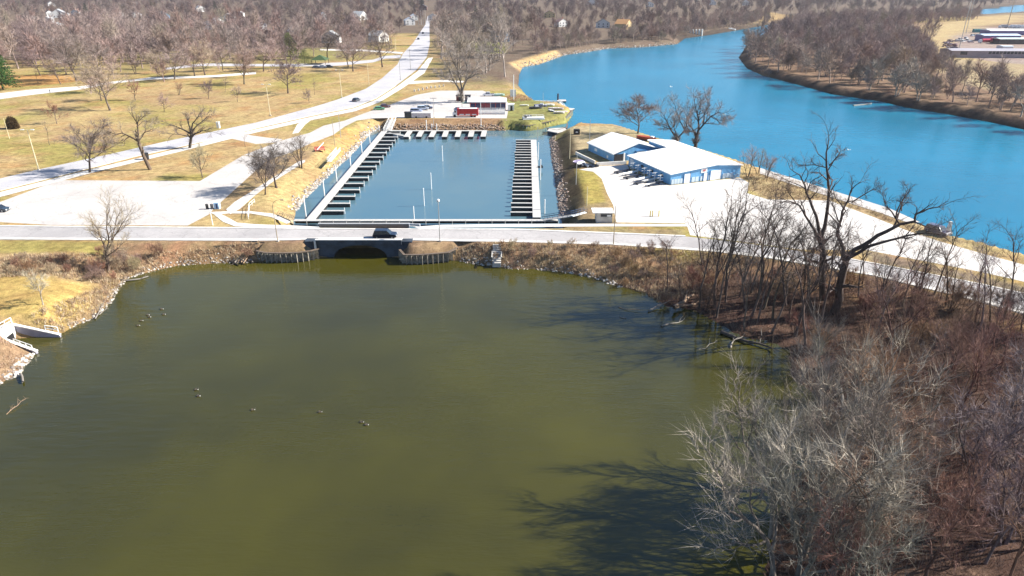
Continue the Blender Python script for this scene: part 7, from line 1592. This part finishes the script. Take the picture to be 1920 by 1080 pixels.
def person(px, py, label, col, z=ZL):
    q = P(px, py, z); J = dict(pel=(0, 0, .95), che=(0, 0, 1.3), nek=(0, 0, 1.5), hed=(0.02, 0, 1.6), top=(0.02, 0, 1.75), ls=(0, .2, 1.42), le=(.05, .27, 1.15), lh=(.2, .25, .95), rs=(0, -.2, 1.42), re=(-.08, -.27, 1.15), rh=(-.1, -.25, .9), lk=(.15, .1, .5), lf=(-.05, .1, .08), lt=(.12, .1, .03), rk=(.02, -.1, .5), rf=(-.28, -.1, .1), rt=(-.12, -.1, .03))
    E = [('pel', 'che'), ('che', 'nek'), ('nek', 'hed'), ('hed', 'top'), ('che', 'ls'), ('ls', 'le'), ('le', 'lh'), ('che', 'rs'), ('rs', 're'), ('re', 'rh'), ('pel', 'lk'), ('lk', 'lf'), ('lf', 'lt'), ('pel', 'rk'), ('rk', 'rf'), ('rf', 'rt')]
    rad = dict(pel=.17, che=.18, nek=.07, hed=.1, top=.09, ls=.08, le=.06, lh=.045, rs=.08, re=.06, rh=.045, lk=.085, lf=.055, lt=.04, rk=.085, rf=.055, rt=.04); K = list(J)
    me_ = bpy.data.meshes.new('person'); me_.from_pydata([J[k] for k in K], [(K.index(a_), K.index(b_)) for a_, b_ in E], []); o = bpy.data.objects.new('person', me_); COL.objects.link(o); o.modifiers.new('skin', 'SKIN')
    if not len(me_.skin_vertices):
        bm = bmesh.new(); bm.from_mesh(me_); bm.verts.layers.skin.verify(); bm.to_mesh(me_); bm.free()
    for i, k in enumerate(K): me_.skin_vertices[0].data[i].radius = (rad[k], rad[k]); me_.skin_vertices[0].data[i].use_root = (k == 'pel')
    s_ = o.modifiers.new('sub', 'SUBSURF'); s_.levels = 1; s_.render_levels = 1; me_.materials.append(paint('clothes ' + label[:12], col, .9)); o.location = q; o.rotation_euler = (0, 0, 0.3); setp(o, label, 'person'); return o
person(94, 174, 'person in dark clothes walking along the white footpath, upper left', (0.05, 0.06, 0.09))

# ---------------------------------------------------------------- labels that single out members of a group
def rank_group(gname, head):
    os_ = [o for o in COL.objects if o.get('group') == gname and o.parent is None]
    cc = []
    for o in os_:
        l = o.location; d = Vector(l) - Vector((0, 0, CH)); f_ = d.y * CT - d.z * ST; cc.append((540 + F * (-(d.y * ST + d.z * CT)) / f_, 960 + F * d.x / f_, o))
    cc.sort(key=lambda t_: -t_[0]); nr = max(1, round(len(cc) / 9)); rows = [cc[int(len(cc) * i / nr):int(len(cc) * (i + 1) / nr)] for i in range(nr)]
    RN = ['nearest row', 'second nearest row', 'third nearest row', 'fourth row', 'fifth row', 'sixth row', 'seventh row', 'eighth row', 'ninth row']
    for i, r_ in enumerate(rows):
        r_.sort(key=lambda t_: t_[1])
        for k, (_, _, o) in enumerate(r_): o['label'] = '%s, %s from the left in the %s' % (head, ordn[k] if k < 12 else 'last', RN[min(i, 8)])
for gname, head in (('low silvery trees above the inlet', 'low silvery tree above the inlet'), ('silvery trees along the pond edge', 'silvery tree at the pond edge'), ('reddish trees of the dense thicket', 'reddish tree in the thicket'), ('slim trees on the leaf-strewn shore', 'slim dark tree on the shore'), ('trees in the scrub below the road', 'brownish tree in the scrub'),
    ('slim trees along the near road edge', 'slim tree by the near road edge'), ('shrubs under the roadside trees', 'reddish shrub under roadside trees'), ('shrubs on the bank left of the bridge', 'shrub left of the bridge'), ('shrubs on the bank right of the bridge', 'shrub right of the bridge'),
    ('trees along the right river bank', 'shore tree on the right river bank'), ('trees of the grove between street and river', 'tree of the grove by the river')):
    rank_group(gname, head)

# ---------------------------------------------------------------- thin spring haze over the valley
hm = bpy.data.materials.new('haze'); hm.use_nodes = True; hn = hm.node_tree; hn.nodes.clear()
ho = hn.nodes.new('ShaderNodeOutputMaterial'); hv_ = hn.nodes.new('ShaderNodeVolumePrincipled'); hn.links.new(hv_.outputs[0], ho.inputs['Volume'])
hv_.inputs['Color'].default_value = (0.93, 0.92, 0.97, 1); hv_.inputs['Density'].default_value = 0.00006; hv_.inputs['Anisotropy'].default_value = 0.2
m = MB(); m.box((0, 1500, (CH + 60) / 2 - 2.5), (9000, 8000, CH + 60 + 5)); hz_ = m.build('haze', hm); setp(hz_, 'thin pale haze in the air over the valley', None, None, 'stuff')
